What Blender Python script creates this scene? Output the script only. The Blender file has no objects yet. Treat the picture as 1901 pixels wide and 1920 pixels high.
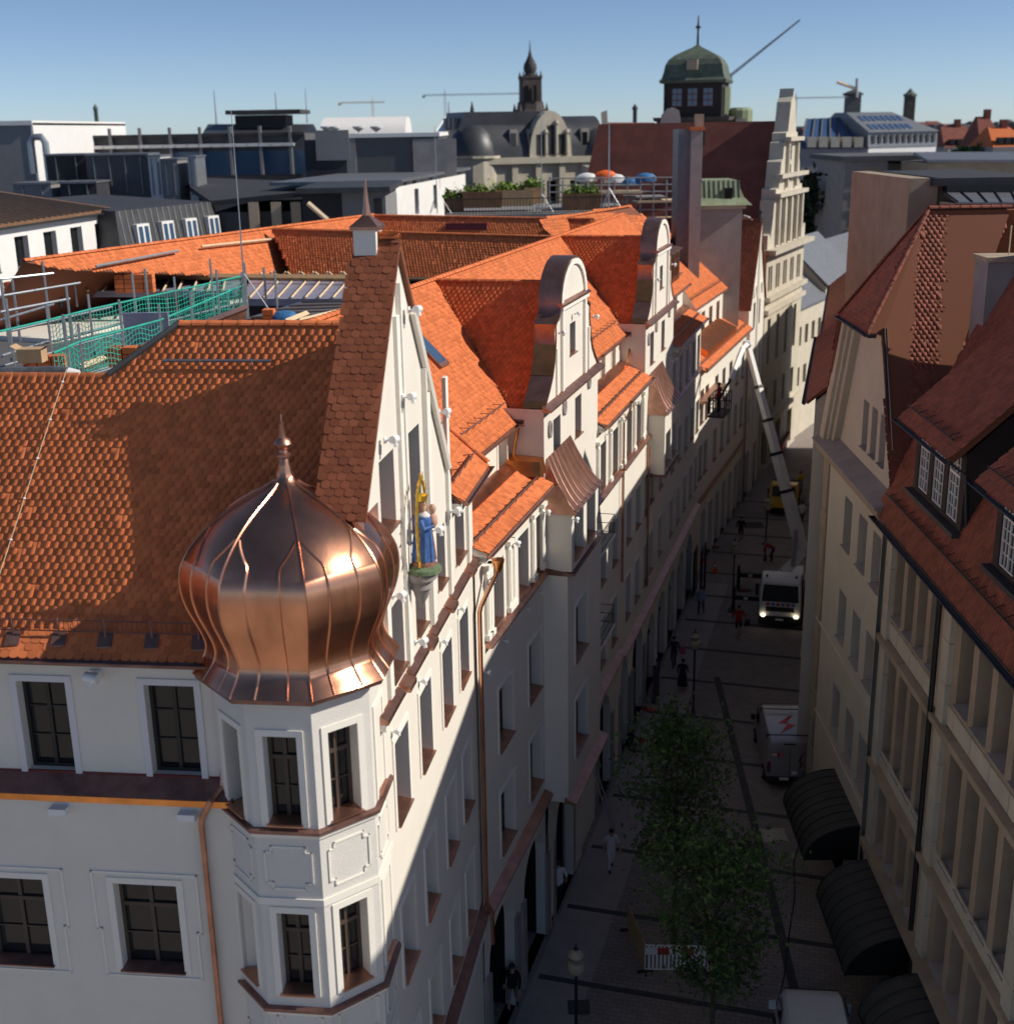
import bpy, math, random
import numpy as np
from mathutils import Vector, Matrix
random.seed(7); rng = np.random.default_rng(7)
scene = bpy.context.scene
col = scene.collection
R_ = math.radians
# ------------------------------------------------------------------ camera
F, CX, CY, H = 2368.0, 950.5, 960.0, 27.0
PITCH = math.atan(720/2368.0); ROLL = -0.0173
fw = np.array([0, math.cos(PITCH), -math.sin(PITCH)]); _r0 = np.array([1., 0, 0]); _u0 = np.cross(_r0, fw)
RT = math.cos(ROLL)*_r0+math.sin(ROLL)*_u0; UP = -math.sin(ROLL)*_r0+math.cos(ROLL)*_u0
EYE = np.array([0, 0, H])
cam_d = bpy.data.cameras.new('camera'); cam = bpy.data.objects.new('camera', cam_d); col.objects.link(cam)
cam_d.sensor_fit = 'HORIZONTAL'; cam_d.sensor_width = 36; cam_d.lens = 36*F/1901
cam_d.clip_start = 0.5; cam_d.clip_end = 9000
M = Matrix.Identity(4)
for i in range(3):
    M[i][0] = RT[i]; M[i][1] = UP[i]; M[i][2] = -fw[i]; M[i][3] = EYE[i]
cam.matrix_world = M
cam_d.dof.use_dof = True; cam_d.dof.focus_distance = 34; cam_d.dof.aperture_fstop = 0.62
scene.camera = cam
# ------------------------------------------------------------------ sky and sun
SUN_AZ, SUN_EL = 95.0, 36.5          # clockwise from +y, and above the horizon
world = bpy.data.worlds.new('World'); scene.world = world; world.use_nodes = True
nt = world.node_tree; bg = nt.nodes['Background']
sky = nt.nodes.new('ShaderNodeTexSky'); sky.sky_type = 'NISHITA'; sky.sun_disc = False
sky.sun_elevation = R_(SUN_EL); sky.sun_rotation = R_(SUN_AZ)
sky.altitude = 500; sky.air_density = 0.5; sky.dust_density = 0.3; sky.ozone_density = 2.2
nt.links.new(sky.outputs[0], bg.inputs[0]); bg.inputs[1].default_value = 0.105
sd = bpy.data.lights.new('sun', 'SUN'); sun = bpy.data.objects.new('sun', sd); col.objects.link(sun)
sd.energy = 4.6; sd.angle = R_(0.53); sd.color = (1.0, 0.93, 0.82)
sv = Vector((math.sin(R_(SUN_AZ))*math.cos(R_(SUN_EL)), math.cos(R_(SUN_AZ))*math.cos(R_(SUN_EL)), math.sin(R_(SUN_EL))))
sun.rotation_euler = sv.to_track_quat('Z', 'Y').to_euler(); sun.location = (60, 0, 90)
vs = scene.view_settings; vs.view_transform = 'Standard'; vs.look = 'None'; vs.exposure = 0.0; vs.gamma = 1
scene.render.resolution_x = 1013; scene.render.resolution_y = 1024
scene.render.engine = 'CYCLES'; scene.cycles.max_bounces = 12; scene.cycles.diffuse_bounces = 7

# ------------------------------------------------------------------ pixel helpers (directions only)
def ray(x, y): return fw+RT*((x-CX)/F)-UP*((y-CY)/F)
def G(x, y, z=0.):
    d = ray(x, y); return EYE+d*((z-H)/d[2])
def at(x, y, depth): return EYE+ray(x, y)*depth
def proj(p):
    d = np.array(p, float)-EYE; z = d@fw; return CX+F*(d@RT)/z, CY-F*(d@UP)/z, z
def vpdir(x):
    r = ray(x, 240-(x-950)*0.0173); r[2] = 0; return r/np.linalg.norm(r)
Z = np.array([0, 0, 1.])
class Fr:                                   # a vertical wall: u runs along it, n points outwards
    def __init__(s, o, u):
        s.o = np.array([o[0], o[1], 0.]); u = np.array([u[0], u[1], 0.]); s.u = u/np.linalg.norm(u)
        s.n = np.array([s.u[1], -s.u[0], 0]); s.rz = math.atan2(s.u[1], s.u[0])
    def p(s, a, h, d=0.): return s.o+s.u*a+s.n*d+Z*h
    def pix(s, x, y, d=0.):
        o = s.o+s.n*d; r = ray(x, y); t = ((o-EYE)@s.n)/(r@s.n); q = EYE+r*t
        return float((q-o)@s.u), float(q[2])
    def off(s, a, d, turn=0.):
        q = s.p(a, 0, d); c, k = math.cos(turn), math.sin(turn)
        return Fr(q, (s.u[0]*c-s.u[1]*k, s.u[0]*k+s.u[1]*c))

# ------------------------------------------------------------------ objects
def link(o):
    col.objects.link(o); return o
def thing(name, label, cat, loc=(0, 0, 0), group=None, rz=0.):
    o = bpy.data.objects.new(name, None); o.empty_display_size = .3; link(o)
    o.location = Vector([float(c) for c in loc]); o.rotation_euler = (0, 0, rz)
    o['label'] = label; o['category'] = cat
    if group: o['group'] = group
    return o
def tag(o, label, cat, group=None):
    o['label'] = label; o['category'] = cat
    if group: o['group'] = group
    return o
def copy_tree(o, parent=None):
    c = o.copy(); link(c)
    if parent is not None:
        c.parent = parent; c.matrix_parent_inverse = o.matrix_parent_inverse.copy()
    for ch in o.children: copy_tree(ch, c)
    return c
def dup(root, loc, rz=0., label=None):
    c = copy_tree(root); c.location = Vector([float(q) for q in loc]); c.rotation_euler = (0, 0, rz)
    if label: c['label'] = label
    return c
def world_loc(o):
    v = np.array(o.location); p = o.parent
    while p is not None: v = v+np.array(p.location); p = p.parent
    return v
class MB:
    def __init__(s): s.v = []; s.f = []
    def add(s, pts):
        b = len(s.v); s.v += [tuple(float(c) for c in q) for q in pts]; return b
    def poly(s, pts): b = s.add(pts); s.f.append(tuple(range(b, b+len(pts)))); return s
    def hexa(s, q):                        # 4 bottom points then the 4 above them
        b = s.add(q)
        s.f += [tuple(b+i for i in t) for t in ((3, 2, 1, 0), (4, 5, 6, 7), (0, 1, 5, 4), (1, 2, 6, 5), (2, 3, 7, 6), (3, 0, 4, 7))]; return s
    def fbox(s, fr, s0, s1, h0, h1, d0, d1):
        return s.hexa([fr.p(s0, h0, d1), fr.p(s1, h0, d1), fr.p(s1, h0, d0), fr.p(s0, h0, d0),
                       fr.p(s0, h1, d1), fr.p(s1, h1, d1), fr.p(s1, h1, d0), fr.p(s0, h1, d0)])
    def box(s, x0, x1, y0, y1, z0, z1):
        return s.hexa([(x0, y0, z0), (x1, y0, z0), (x1, y1, z0), (x0, y1, z0), (x0, y0, z1), (x1, y0, z1), (x1, y1, z1), (x0, y1, z1)])
    def prism(s, pts, vec):                # polygon swept by vec
        n = len(pts); vec = np.array(vec, float); a = s.add(pts); b = s.add([np.array(q, float)+vec for q in pts])
        s.f.append(tuple(range(a+n-1, a-1, -1))); s.f.append(tuple(range(b, b+n)))
        for i in range(n): j = (i+1) % n; s.f.append((a+i, a+j, b+j, b+i))
        return s
    def strip(s, A, B):                    # band between two polylines
        a = s.add(A); b = s.add(B)
        for i in range(len(A)-1): s.f.append((a+i, a+i+1, b+i+1, b+i))
        return s
    def tube(s, pts, r, n=8, cap=True):
        pts = [np.array(q, float) for q in pts]; rings = []
        rr = r if hasattr(r, '__len__') else [r]*len(pts); prev = None
        for i, q in enumerate(pts):
            t = pts[min(i+1, len(pts)-1)]-pts[max(i-1, 0)]; t = t/(np.linalg.norm(t)+1e-9)
            if prev is None: a = np.cross(t, Z if abs(t[2]) < .9 else np.array([1., 0, 0]))
            else: a = prev-t*(prev@t)
            a = a/(np.linalg.norm(a)+1e-9); prev = a; b = np.cross(t, a)
            rings.append(s.add([q+(a*math.cos(k*2*math.pi/n)+b*math.sin(k*2*math.pi/n))*rr[i] for k in range(n)]))
        for i in range(len(pts)-1):
            for k in range(n):
                l = (k+1) % n; s.f.append((rings[i]+k, rings[i]+l, rings[i+1]+l, rings[i+1]+k))
        if cap:
            s.f.append(tuple(rings[0]+k for k in range(n-1, -1, -1))); s.f.append(tuple(rings[-1]+k for k in range(n)))
        return s
    def lathe(s, prof, c=(0, 0, 0), n=16, ph=0., sx=1., sy=1.):
        c = np.array(c, float); rings = []
        for r, z in prof:
            rings.append(s.add([c+np.array([sx*r*math.cos(ph+k*2*math.pi/n), sy*r*math.sin(ph+k*2*math.pi/n), z]) for k in range(n)]))
        for i in range(len(prof)-1):
            for k in range(n):
                l = (k+1) % n; s.f.append((rings[i]+k, rings[i]+l, rings[i+1]+l, rings[i+1]+k))
        s.f.append(tuple(rings[0]+k for k in range(n-1, -1, -1))); s.f.append(tuple(rings[-1]+k for k in range(n)))
        return s
    def build(s, name, mat, parent=None, smooth=False, kind=None):
        o = np.array(s.v, float).reshape(-1, 3)
        if parent is not None: o = o-world_loc(parent)
        me = bpy.data.meshes.new(name); me.from_pydata(o.tolist(), [], s.f); me.update()
        if smooth:
            me.polygons.foreach_set('use_smooth', [True]*len(me.polygons))
            try: me.set_sharp_from_angle(angle=R_(40))
            except Exception: pass
        if mat is not None: me.materials.append(MAT[mat])
        ob = link(bpy.data.objects.new(name, me))
        if parent is not None: ob.parent = parent
        if kind: ob['kind'] = kind
        return ob
def inst(name, me, parent, loc, rz=0., rot=None):
    o = link(bpy.data.objects.new(name, me))
    l = np.array(loc, float)
    if parent is not None: o.parent = parent; l = l-world_loc(parent)
    o.location = Vector(l.tolist())
    o.rotation_euler = rot if rot is not None else (0, 0, rz)
    return o
def mesh_of(mb, name, mat, smooth=False):
    me = bpy.data.meshes.new(name); me.from_pydata(mb.v, [], mb.f); me.update()
    if smooth:
        me.polygons.foreach_set('use_smooth', [True]*len(me.polygons))
        try: me.set_sharp_from_angle(angle=R_(40))
        except Exception: pass
    me.materials.append(MAT[mat]); return me
def structure(o): o['kind'] = 'structure'; return o

# ------------------------------------------------------------------ materials
MAT = {}
def mat(name, rgb, rough=.7, metal=0., var=0., vscale=6., bump=0., bscale=40., island=0., spec=None, rgb2=None, detail=4, stretch=None):
    m = bpy.data.materials.new(name); m.use_nodes = True; n = m.node_tree; b = n.nodes['Principled BSDF']
    b.inputs['Base Color'].default_value = (*rgb, 1); b.inputs['Roughness'].default_value = rough; b.inputs['Metallic'].default_value = metal
    if spec is not None: b.inputs['Specular IOR Level'].default_value = spec
    L = n.links.new
    tc = n.nodes.new('ShaderNodeTexCoord'); src = tc.outputs['Object']
    if stretch:
        mp = n.nodes.new('ShaderNodeMapping'); mp.inputs['Scale'].default_value = stretch; L(src, mp.inputs[0]); src = mp.outputs[0]
    out = None
    if var > 0 or rgb2 is not None:
        t = n.nodes.new('ShaderNodeTexNoise'); t.inputs['Scale'].default_value = vscale; t.inputs['Detail'].default_value = detail; t.inputs['Roughness'].default_value = .62
        L(src, t.inputs['Vector'])
        r = n.nodes.new('ShaderNodeValToRGB'); r.color_ramp.elements[0].position = .3; r.color_ramp.elements[1].position = .72
        a = tuple(c*(1-var) for c in rgb); c2 = rgb2 if rgb2 is not None else tuple(min(1, c*(1+var)) for c in rgb)
        r.color_ramp.elements[0].color = (*a, 1); r.color_ramp.elements[1].color = (*c2, 1)
        L(t.outputs[0], r.inputs[0]); out = r.outputs[0]
    if island > 0:
        g = n.nodes.new('ShaderNodeNewGeometry'); oi = n.nodes.new('ShaderNodeObjectInfo')
        ad = n.nodes.new('ShaderNodeMath'); ad.operation = 'ADD'; L(g.outputs['Random Per Island'], ad.inputs[0]); L(oi.outputs['Random'], ad.inputs[1])
        fr = n.nodes.new('ShaderNodeMath'); fr.operation = 'FRACT'; L(ad.outputs[0], fr.inputs[0])
        mr = n.nodes.new('ShaderNodeMapRange'); mr.inputs['To Min'].default_value = 1-island; mr.inputs['To Max'].default_value = 1+island; L(fr.outputs[0], mr.inputs[0])
        hs = n.nodes.new('ShaderNodeHueSaturation'); L(mr.outputs[0], hs.inputs['Value'])
        if out is not None: L(out, hs.inputs['Color'])
        else: hs.inputs['Color'].default_value = (*rgb, 1)
        out = hs.outputs[0]
    if out is not None: L(out, b.inputs['Base Color'])
    if bump > 0:
        t = n.nodes.new('ShaderNodeTexNoise'); t.inputs['Scale'].default_value = bscale; t.inputs['Detail'].default_value = 5; L(src, t.inputs['Vector'])
        k = n.nodes.new('ShaderNodeBump'); k.inputs['Strength'].default_value = bump; k.inputs['Distance'].default_value = .03
        L(t.outputs[0], k.inputs['Height']); L(k.outputs[0], b.inputs['Normal'])
    MAT[name] = m; return m
def emis(name, rgb, s):
    m = mat(name, rgb, .4); b = m.node_tree.nodes['Principled BSDF']
    b.inputs['Emission Color'].default_value = (*rgb, 1); b.inputs['Emission Strength'].default_value = s
mat('plaster', (.755, .71, .63), .9, var=.035, vscale=.8, bump=.25, bscale=30)
mat('plaster_rough', (.70, .67, .62), .92, var=.04, vscale=2, bump=.28, bscale=34)
mat('trim', (.83, .79, .71), .85, var=.02, vscale=3)
mat('trim_grey', (.70, .69, .69), .85, var=.02, vscale=3)
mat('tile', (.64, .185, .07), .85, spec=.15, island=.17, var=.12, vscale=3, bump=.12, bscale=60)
mat('tile_shade', (.26, .085, .045), .85, spec=.15, island=.2, var=.15, vscale=3, bump=.12, bscale=60)  # roof tile with the grazing shade of the steep slope put into its colour
mat('tile_old', (.25, .072, .042), .78, island=.2, var=.2, vscale=1.5, bump=.15, bscale=60)
mat('roof_under', (.20, .07, .035), .9)
mat('roof_red', (.20, .06, .04), .85, var=.25, vscale=.8, bump=.2, bscale=20)
mat('copper', (.74, .36, .22), .27, metal=1., var=.22, vscale=1.6, bump=.22, bscale=1.7, stretch=(1, 1, .5))
mat('copper_dull', (.50, .27, .195), .42, metal=1., var=.24, vscale=2.5, bump=.08, bscale=4)
mat('copper_old', (.30, .17, .14), .5, metal=.8, var=.3, vscale=3, bump=.1, bscale=10)
mat('copper_bright', (.86, .36, .12), .3, metal=1., var=.2, vscale=2, bump=.12, bscale=4)
mat('verdigris', (.10, .125, .095), .72, metal=.1, var=.35, vscale=.6, bump=.1, bscale=5, stretch=(4, 4, .4))
mat('verdigris_light', (.24, .28, .17), .75, var=.3, vscale=.5, stretch=(3, 3, .5))
mat('frame_brown', (.075, .052, .04), .5)
mat('frame_dark', (.022, .02, .02), .5)
mat('frame_white', (.75, .74, .72), .6)
mat('glass', (.012, .014, .016), .06, spec=.6, var=.3, vscale=2)
mat('glass_blue', (.05, .10, .18), .08, spec=.8)
mat('zinc', (.20, .21, .23), .5, metal=.5, var=.15, vscale=2)
mat('zinc_dark', (.06, .062, .068), .6, metal=.3, var=.25, vscale=1.2)
mat('steel', (.42, .44, .46), .45, metal=.8, var=.15, vscale=3)
mat('steel_dark', (.02, .02, .022), .5, metal=.2)
mat('stone', (.38, .30, .215), .88, var=.14, vscale=.9, bump=.3, bscale=14, island=.07)
mat('stone_light', (.52, .47, .375), .88, var=.10, vscale=.9, bump=.25, bscale=14, island=.04)
mat('stone_grey', (.33, .30, .285), .9, var=.15, vscale=1, bump=.2, bscale=14)
mat('cream', (.56, .51, .42), .9, var=.05, vscale=.8, bump=.12, bscale=20)
mat('white_wall', (.76, .745, .72), .9, var=.04, vscale=1)
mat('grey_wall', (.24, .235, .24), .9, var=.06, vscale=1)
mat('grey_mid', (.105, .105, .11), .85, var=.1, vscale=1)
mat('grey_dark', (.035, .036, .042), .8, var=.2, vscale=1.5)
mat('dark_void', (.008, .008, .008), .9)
mat('bounce_stone', (.36, .31, .26), .9, var=.08, vscale=.6)  # warm pale tone chosen to reflect sun, out of view
mat('paving_band', (.075, .07, .072), .9, var=.2, vscale=3)
mat('slab', (.36, .325, .30), .9, var=.12, vscale=1.2)
mat('white_paint', (.78, .77, .75), .35, var=.04, vscale=3)
mat('white_metal', (.80, .80, .79), .45)
mat('silver', (.42, .41, .42), .32, metal=.55, var=.05, vscale=2)
mat('black', (.012, .012, .013), .5)
mat('rubber', (.015, .015, .015), .85)
mat('red', (.50, .03, .035), .45, var=.1, vscale=4)
mat('red_dark', (.16, .02, .022), .6, var=.2, vscale=4)
mat('orange', (.85, .14, .02), .5)
mat('yellow', (.75, .45, .02), .4, var=.1, vscale=3)
mat('yellow_cloth', (.70, .66, .18), .85)
mat('blue_mark', (.06, .14, .5), .5)
mat('pink', (.62, .03, .22), .6)
mat('teal_cloth', (.12, .36, .33), .9)
mat('skin', (.44, .27, .19), .6)
mat('hair', (.03, .022, .017), .7)
mat('cloth_white', (.72, .70, .70), .9)
mat('cloth_blue', (.26, .34, .52), .9)
mat('cloth_navy', (.02, .025, .045), .9)
mat('cloth_black', (.014, .013, .014), .9)
mat('cloth_red', (.35, .025, .02), .9)
mat('cloth_pink', (.45, .12, .16), .9)
mat('cloth_purple', (.05, .03, .06), .9)
mat('cloth_grey', (.18, .17, .17), .9)
mat('wood', (.46, .30, .16), .75, var=.2, vscale=4, stretch=(1, 6, 6))
mat('wood_pale', (.66, .50, .32), .75, var=.12, vscale=4)
mat('rust', (.20, .105, .055), .9, var=.3, vscale=4, stretch=(1, 1, .4))
mat('membrane', (.27, .27, .36), .4, var=.25, vscale=1.2)
mat('net', (.02, .36, .28), .8, var=.2, vscale=2)
mat('net_dark', (.01, .17, .14), .8, var=.2, vscale=2)
mat('cardboard', (.50, .33, .19), .9, var=.1, vscale=4)
mat('tarp_blue', (.04, .16, .36), .6, var=.3, vscale=6, bump=.4, bscale=12)
mat('foil', (.09, .095, .11), .35, var=.3, vscale=5, bump=.3, bscale=10)
mat('gold', (.72, .47, .06), .35, metal=.75, var=.2, vscale=8)
mat('statue_blue', (.05, .13, .36), .7, var=.3, vscale=10)
mat('statue_skin', (.55, .33, .24), .7, var=.15, vscale=9)
mat('statue_brown', (.23, .11, .08), .8, var=.3, vscale=9)
mat('statue_green', (.12, .17, .09), .8, var=.3, vscale=9)
mat('lamp_glass', (.34, .30, .23), .2, spec=.6)
mat('bark', (.09, .07, .052), .9, var=.3, vscale=10, bump=.5, bscale=25)
mat('leaf', (.062, .115, .022), .65, island=.42)
mat('leaf_bright', (.15, .24, .025), .65, island=.35)
mat('leaf_dark', (.02, .045, .016), .75, island=.4)
mat('awning', (.052, .05, .044), .8, var=.15, vscale=3)
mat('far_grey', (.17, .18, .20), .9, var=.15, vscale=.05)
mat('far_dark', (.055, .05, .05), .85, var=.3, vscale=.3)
mat('tower_stone', (.085, .068, .06), .9, var=.4, vscale=.3, bump=.3, bscale=1.5)
mat('dark_brown_wood', (.03, .022, .02), .8, var=.2, vscale=2)
mat('crane_grey', (.30, .33, .36), .7)
mat('crane_tan', (.55, .42, .3), .7)
mat('slate', (.045, .048, .056), .45, var=.25, vscale=.6, bump=.1, bscale=3)
mat('solar', (.06, .11, .22), .2, spec=.7)
emis('headlight', (1., .85, .6), 3.0); emis('beacon', (1., .35, .03), 4.0)
# paving: small setts with a slow stain on top
m = mat('paving', (.20, .182, .176), .88); n = m.node_tree; b = n.nodes['Principled BSDF']; L = n.links.new
tc = n.nodes.new('ShaderNodeTexCoord'); mp = n.nodes.new('ShaderNodeMapping'); mp.inputs['Rotation'].default_value = (0, 0, R_(14)); L(tc.outputs['Object'], mp.inputs[0])
bk = n.nodes.new('ShaderNodeTexBrick'); L(mp.outputs[0], bk.inputs['Vector']); bk.inputs['Scale'].default_value = 1.0
bk.inputs['Brick Width'].default_value = .34; bk.inputs['Row Height'].default_value = .2; bk.inputs['Mortar Size'].default_value = .012
bk.inputs['Color1'].default_value = (.34, .30, .28, 1); bk.inputs['Color2'].default_value = (.27, .24, .225, 1); bk.inputs['Mortar'].default_value = (.17, .15, .14, 1)
nz = n.nodes.new('ShaderNodeTexNoise'); nz.inputs['Scale'].default_value = .35; nz.inputs['Detail'].default_value = 6; L(tc.outputs['Object'], nz.inputs['Vector'])
rp = n.nodes.new('ShaderNodeValToRGB'); rp.color_ramp.elements[0].color = (.72, .7, .7, 1); rp.color_ramp.elements[1].color = (1.16, 1.12, 1.08, 1); L(nz.outputs[0], rp.inputs[0])
mx = n.nodes.new('ShaderNodeMix'); mx.data_type = 'RGBA'; mx.blend_type = 'MULTIPLY'; mx.inputs[0].default_value = 1; L(bk.outputs[0], mx.inputs[6]); L(rp.outputs[0], mx.inputs[7]); L(mx.outputs[2], b.inputs['Base Color'])
kb = n.nodes.new('ShaderNodeBump'); kb.inputs['Strength'].default_value = .3; kb.inputs['Distance'].default_value = .02; L(bk.outputs['Fac'], kb.inputs['Height']); kb.invert = True; L(kb.outputs[0], b.inputs['Normal'])

# ------------------------------------------------------------------ builders shared by the houses
def wall_mesh(mb, fr, s0, s1, h0, top, ops, d=0., rd=.25, extra_h=()):
    """wall face at offset d from s0 to s1; top is a height or a list of (s,h); ops are (sa,sb,ha,hb[,rise]) openings"""
    if not hasattr(top, '__len__'): top = [(s0, top), (s1, top)]
    ts = [t[0] for t in top]; th = [t[1] for t in top]
    ss = sorted(set([s0, s1]+[round(a, 4) for o in ops for a in o[:2]]+[t for t in ts if s0 < t < s1]))
    tp = lambda s: float(np.interp(s, ts, th))
    for a, b in zip(ss[:-1], ss[1:]):
        if b-a < 1e-4: continue
        mid = (a+b)/2; ta, tb = tp(a+1e-5), tp(b-1e-5)
        mine = sorted([(o[2], o[3]) for o in ops if o[0]-1e-4 < mid < o[1]+1e-4])
        lo = h0
        for ha, hb in mine:
            if ha > lo: mb.poly([fr.p(a, lo, d), fr.p(b, lo, d), fr.p(b, ha, d), fr.p(a, ha, d)])
            lo = hb
        if max(ta, tb) > lo: mb.poly([fr.p(a, lo, d), fr.p(b, lo, d), fr.p(b, max(tb, lo), d), fr.p(a, max(ta, lo), d)])
    for o in ops:
        a, b, ha, hb = o[:4]; rise = o[4] if len(o) > 4 else 0
        if rise:
            n = 10; arc = []
            for k in range(n+1):
                t = math.pi*(1-k/n); arc.append(((a+b)/2+(b-a)/2*math.cos(t), hb-rise+rise*math.sin(t)))
            mb.strip([fr.p(q[0], q[1], d) for q in arc], [fr.p(q[0], hb, d) for q in arc])
            mb.strip([fr.p(q[0], q[1], d-rd) for q in arc], [fr.p(q[0], q[1], d) for q in arc])
            hs = hb-rise
        else:
            hs = hb; mb.poly([fr.p(a, hb, d-rd), fr.p(b, hb, d-rd), fr.p(b, hb, d), fr.p(a, hb, d)])
        mb.poly([fr.p(a, ha, d), fr.p(a, ha, d-rd), fr.p(a, hs, d-rd), fr.p(a, hs, d)])
        mb.poly([fr.p(b, ha, d-rd), fr.p(b, ha, d), fr.p(b, hs, d), fr.p(b, hs, d-rd)])
        mb.poly([fr.p(a, ha, d), fr.p(b, ha, d), fr.p(b, ha, d-rd), fr.p(a, ha, d-rd)])
    return mb
_wc = {}
def lbox(mb, x0, x1, y0, y1, z0, z1): mb.box(x0, x1, y0, y1, z0, z1)
def win_meshes(w, h, style):
    key = (round(w, 2), round(h, 2), style)
    if key in _wc: return _wc[key]
    w, h = key[0], key[1]
    f = MB(); t = .07 if style != 'fine' else .045; fm = {'brown': 'frame_brown', 'dark': 'frame_dark', 'fine': 'frame_white', 'white': 'frame_white', 'plain': 'frame_brown', 'shop': 'frame_dark'}[style]
    f.box(0, w, 0, .07, 0, t); f.box(0, w, 0, .07, h-t, h); f.box(0, t, 0, .07, t, h-t); f.box(w-t, w, 0, .07, t, h-t)
    if style in ('brown', 'dark', 'fine', 'white'):
        f.box(w/2-t*.55, w/2+t*.55, .002, .068, t, h-t)
        tr = h*.70
        if style in ('brown', 'fine'): f.box(t, w-t, -.01, .066, tr-.04, tr+.04)
        nb = {'brown': 1, 'dark': 2, 'fine': 3, 'white': 0}[style]
        for k in range(nb):
            z = t+(k+1)*((tr if style != 'dark' else h)-t)/(nb+1); f.box(t, w-t, .012, .05, z-.014, z+.014)
        if style == 'fine':
            f.box(t, w-t, .012, .05, tr+(h-tr)/2-.012, tr+(h-tr)/2+.012)
            for q in (.25, .75): f.box(w*q-.012, w*q+.012, .014, .048, t, h-t)
    me = mesh_of(f, 'window', fm)
    g = MB(); g.poly([(0, .045, 0), (w, .045, 0), (w, .045, h), (0, .045, h)])
    pm = mesh_of(g, 'pane', 'glass')
    _wc[key] = (me, pm); return _wc[key]
_sc = {}
def window(parent, fr, s, h, w, ht, rd=.25, d=0., style='brown', sill='copper_dull', surround=None, name='window'):
    me, pm = win_meshes(w, ht, style)
    o = inst(name, me, parent, fr.p(s, h, d-rd), fr.rz)
    p = inst('pane', pm, None, (0, 0, 0)); p.parent = o
    if sill:
        k = (round(w, 2), round(rd, 2), sill)
        if k not in _sc:
            b = MB(); b.hexa([(-.03, -rd-.09, .0), (w+.03, -rd-.09, .0), (w+.03, 0, .05), (-.03, 0, .05), (-.03, -rd-.09, .03), (w+.03, -rd-.09, .03), (w+.03, 0, .08), (-.03, 0, .08)])
            _sc[k] = mesh_of(b, 'sill', sill)
        q = inst('sill', _sc[k], None, (0, 0, 0)); q.parent = o
    if surround:
        k = (round(w, 2), round(ht, 2), round(rd, 2), surround)
        if k not in _sc:
            b = MB(); e = .13
            for i, (x0, x1, z0, z1) in enumerate(((-e, -.002, -.02, ht+e), (w+.002, w+e, -.02, ht+e), (-.001, w+.001, ht+.002, ht+e))): b.box(x0, x1, -rd-.03, -rd+.02, z0, z1)
            _sc[k] = mesh_of(b, 'surround', surround)
        q = inst('surround', _sc[k], None, (0, 0, 0)); q.parent = o
    return o
def ops_of(wins, extra=0.): return [(w[0], w[0]+w[2], w[1], w[1]+w[3]) for w in wins]
# ---- tiles
def tile_verts(w, l, th, n):
    """biber tile lying in the roof plane: x across, y up the slope, z out; foot rounded and lifted"""
    e = w*.485; top = []; lift = .019
    for k in range(n+1):
        t = math.pi+math.pi*k/n; top.append((e*math.cos(t), e*.55*math.sin(t)+e*.55, lift))
    top += [(e, l, .006), (-e, l, .006)]
    v = [np.array(q) for q in top]; m = n+1
    v += [np.array((q[0], q[1], q[2]-th)) for q in top[:m]]
    f = [tuple(range(m+2))]
    for k in range(m-1): f.append((m+2+k, m+2+k+1, k+1, k))
    f.append((m+2, 0, m+1)); f.append((m-1, 2*m+1, m))
    return np.array(v), f
def pt_in(poly, x, y):
    c = np.zeros(len(x), bool); n = len(poly); j = n-1
    for i in range(n):
        xi, yi = poly[i]; xj, yj = poly[j]
        k = ((yi > y) != (yj > y)) & (x < (xj-xi)*(y-yi)/(yj-yi+1e-12)+xi); c ^= k; j = i
    return c
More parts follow.
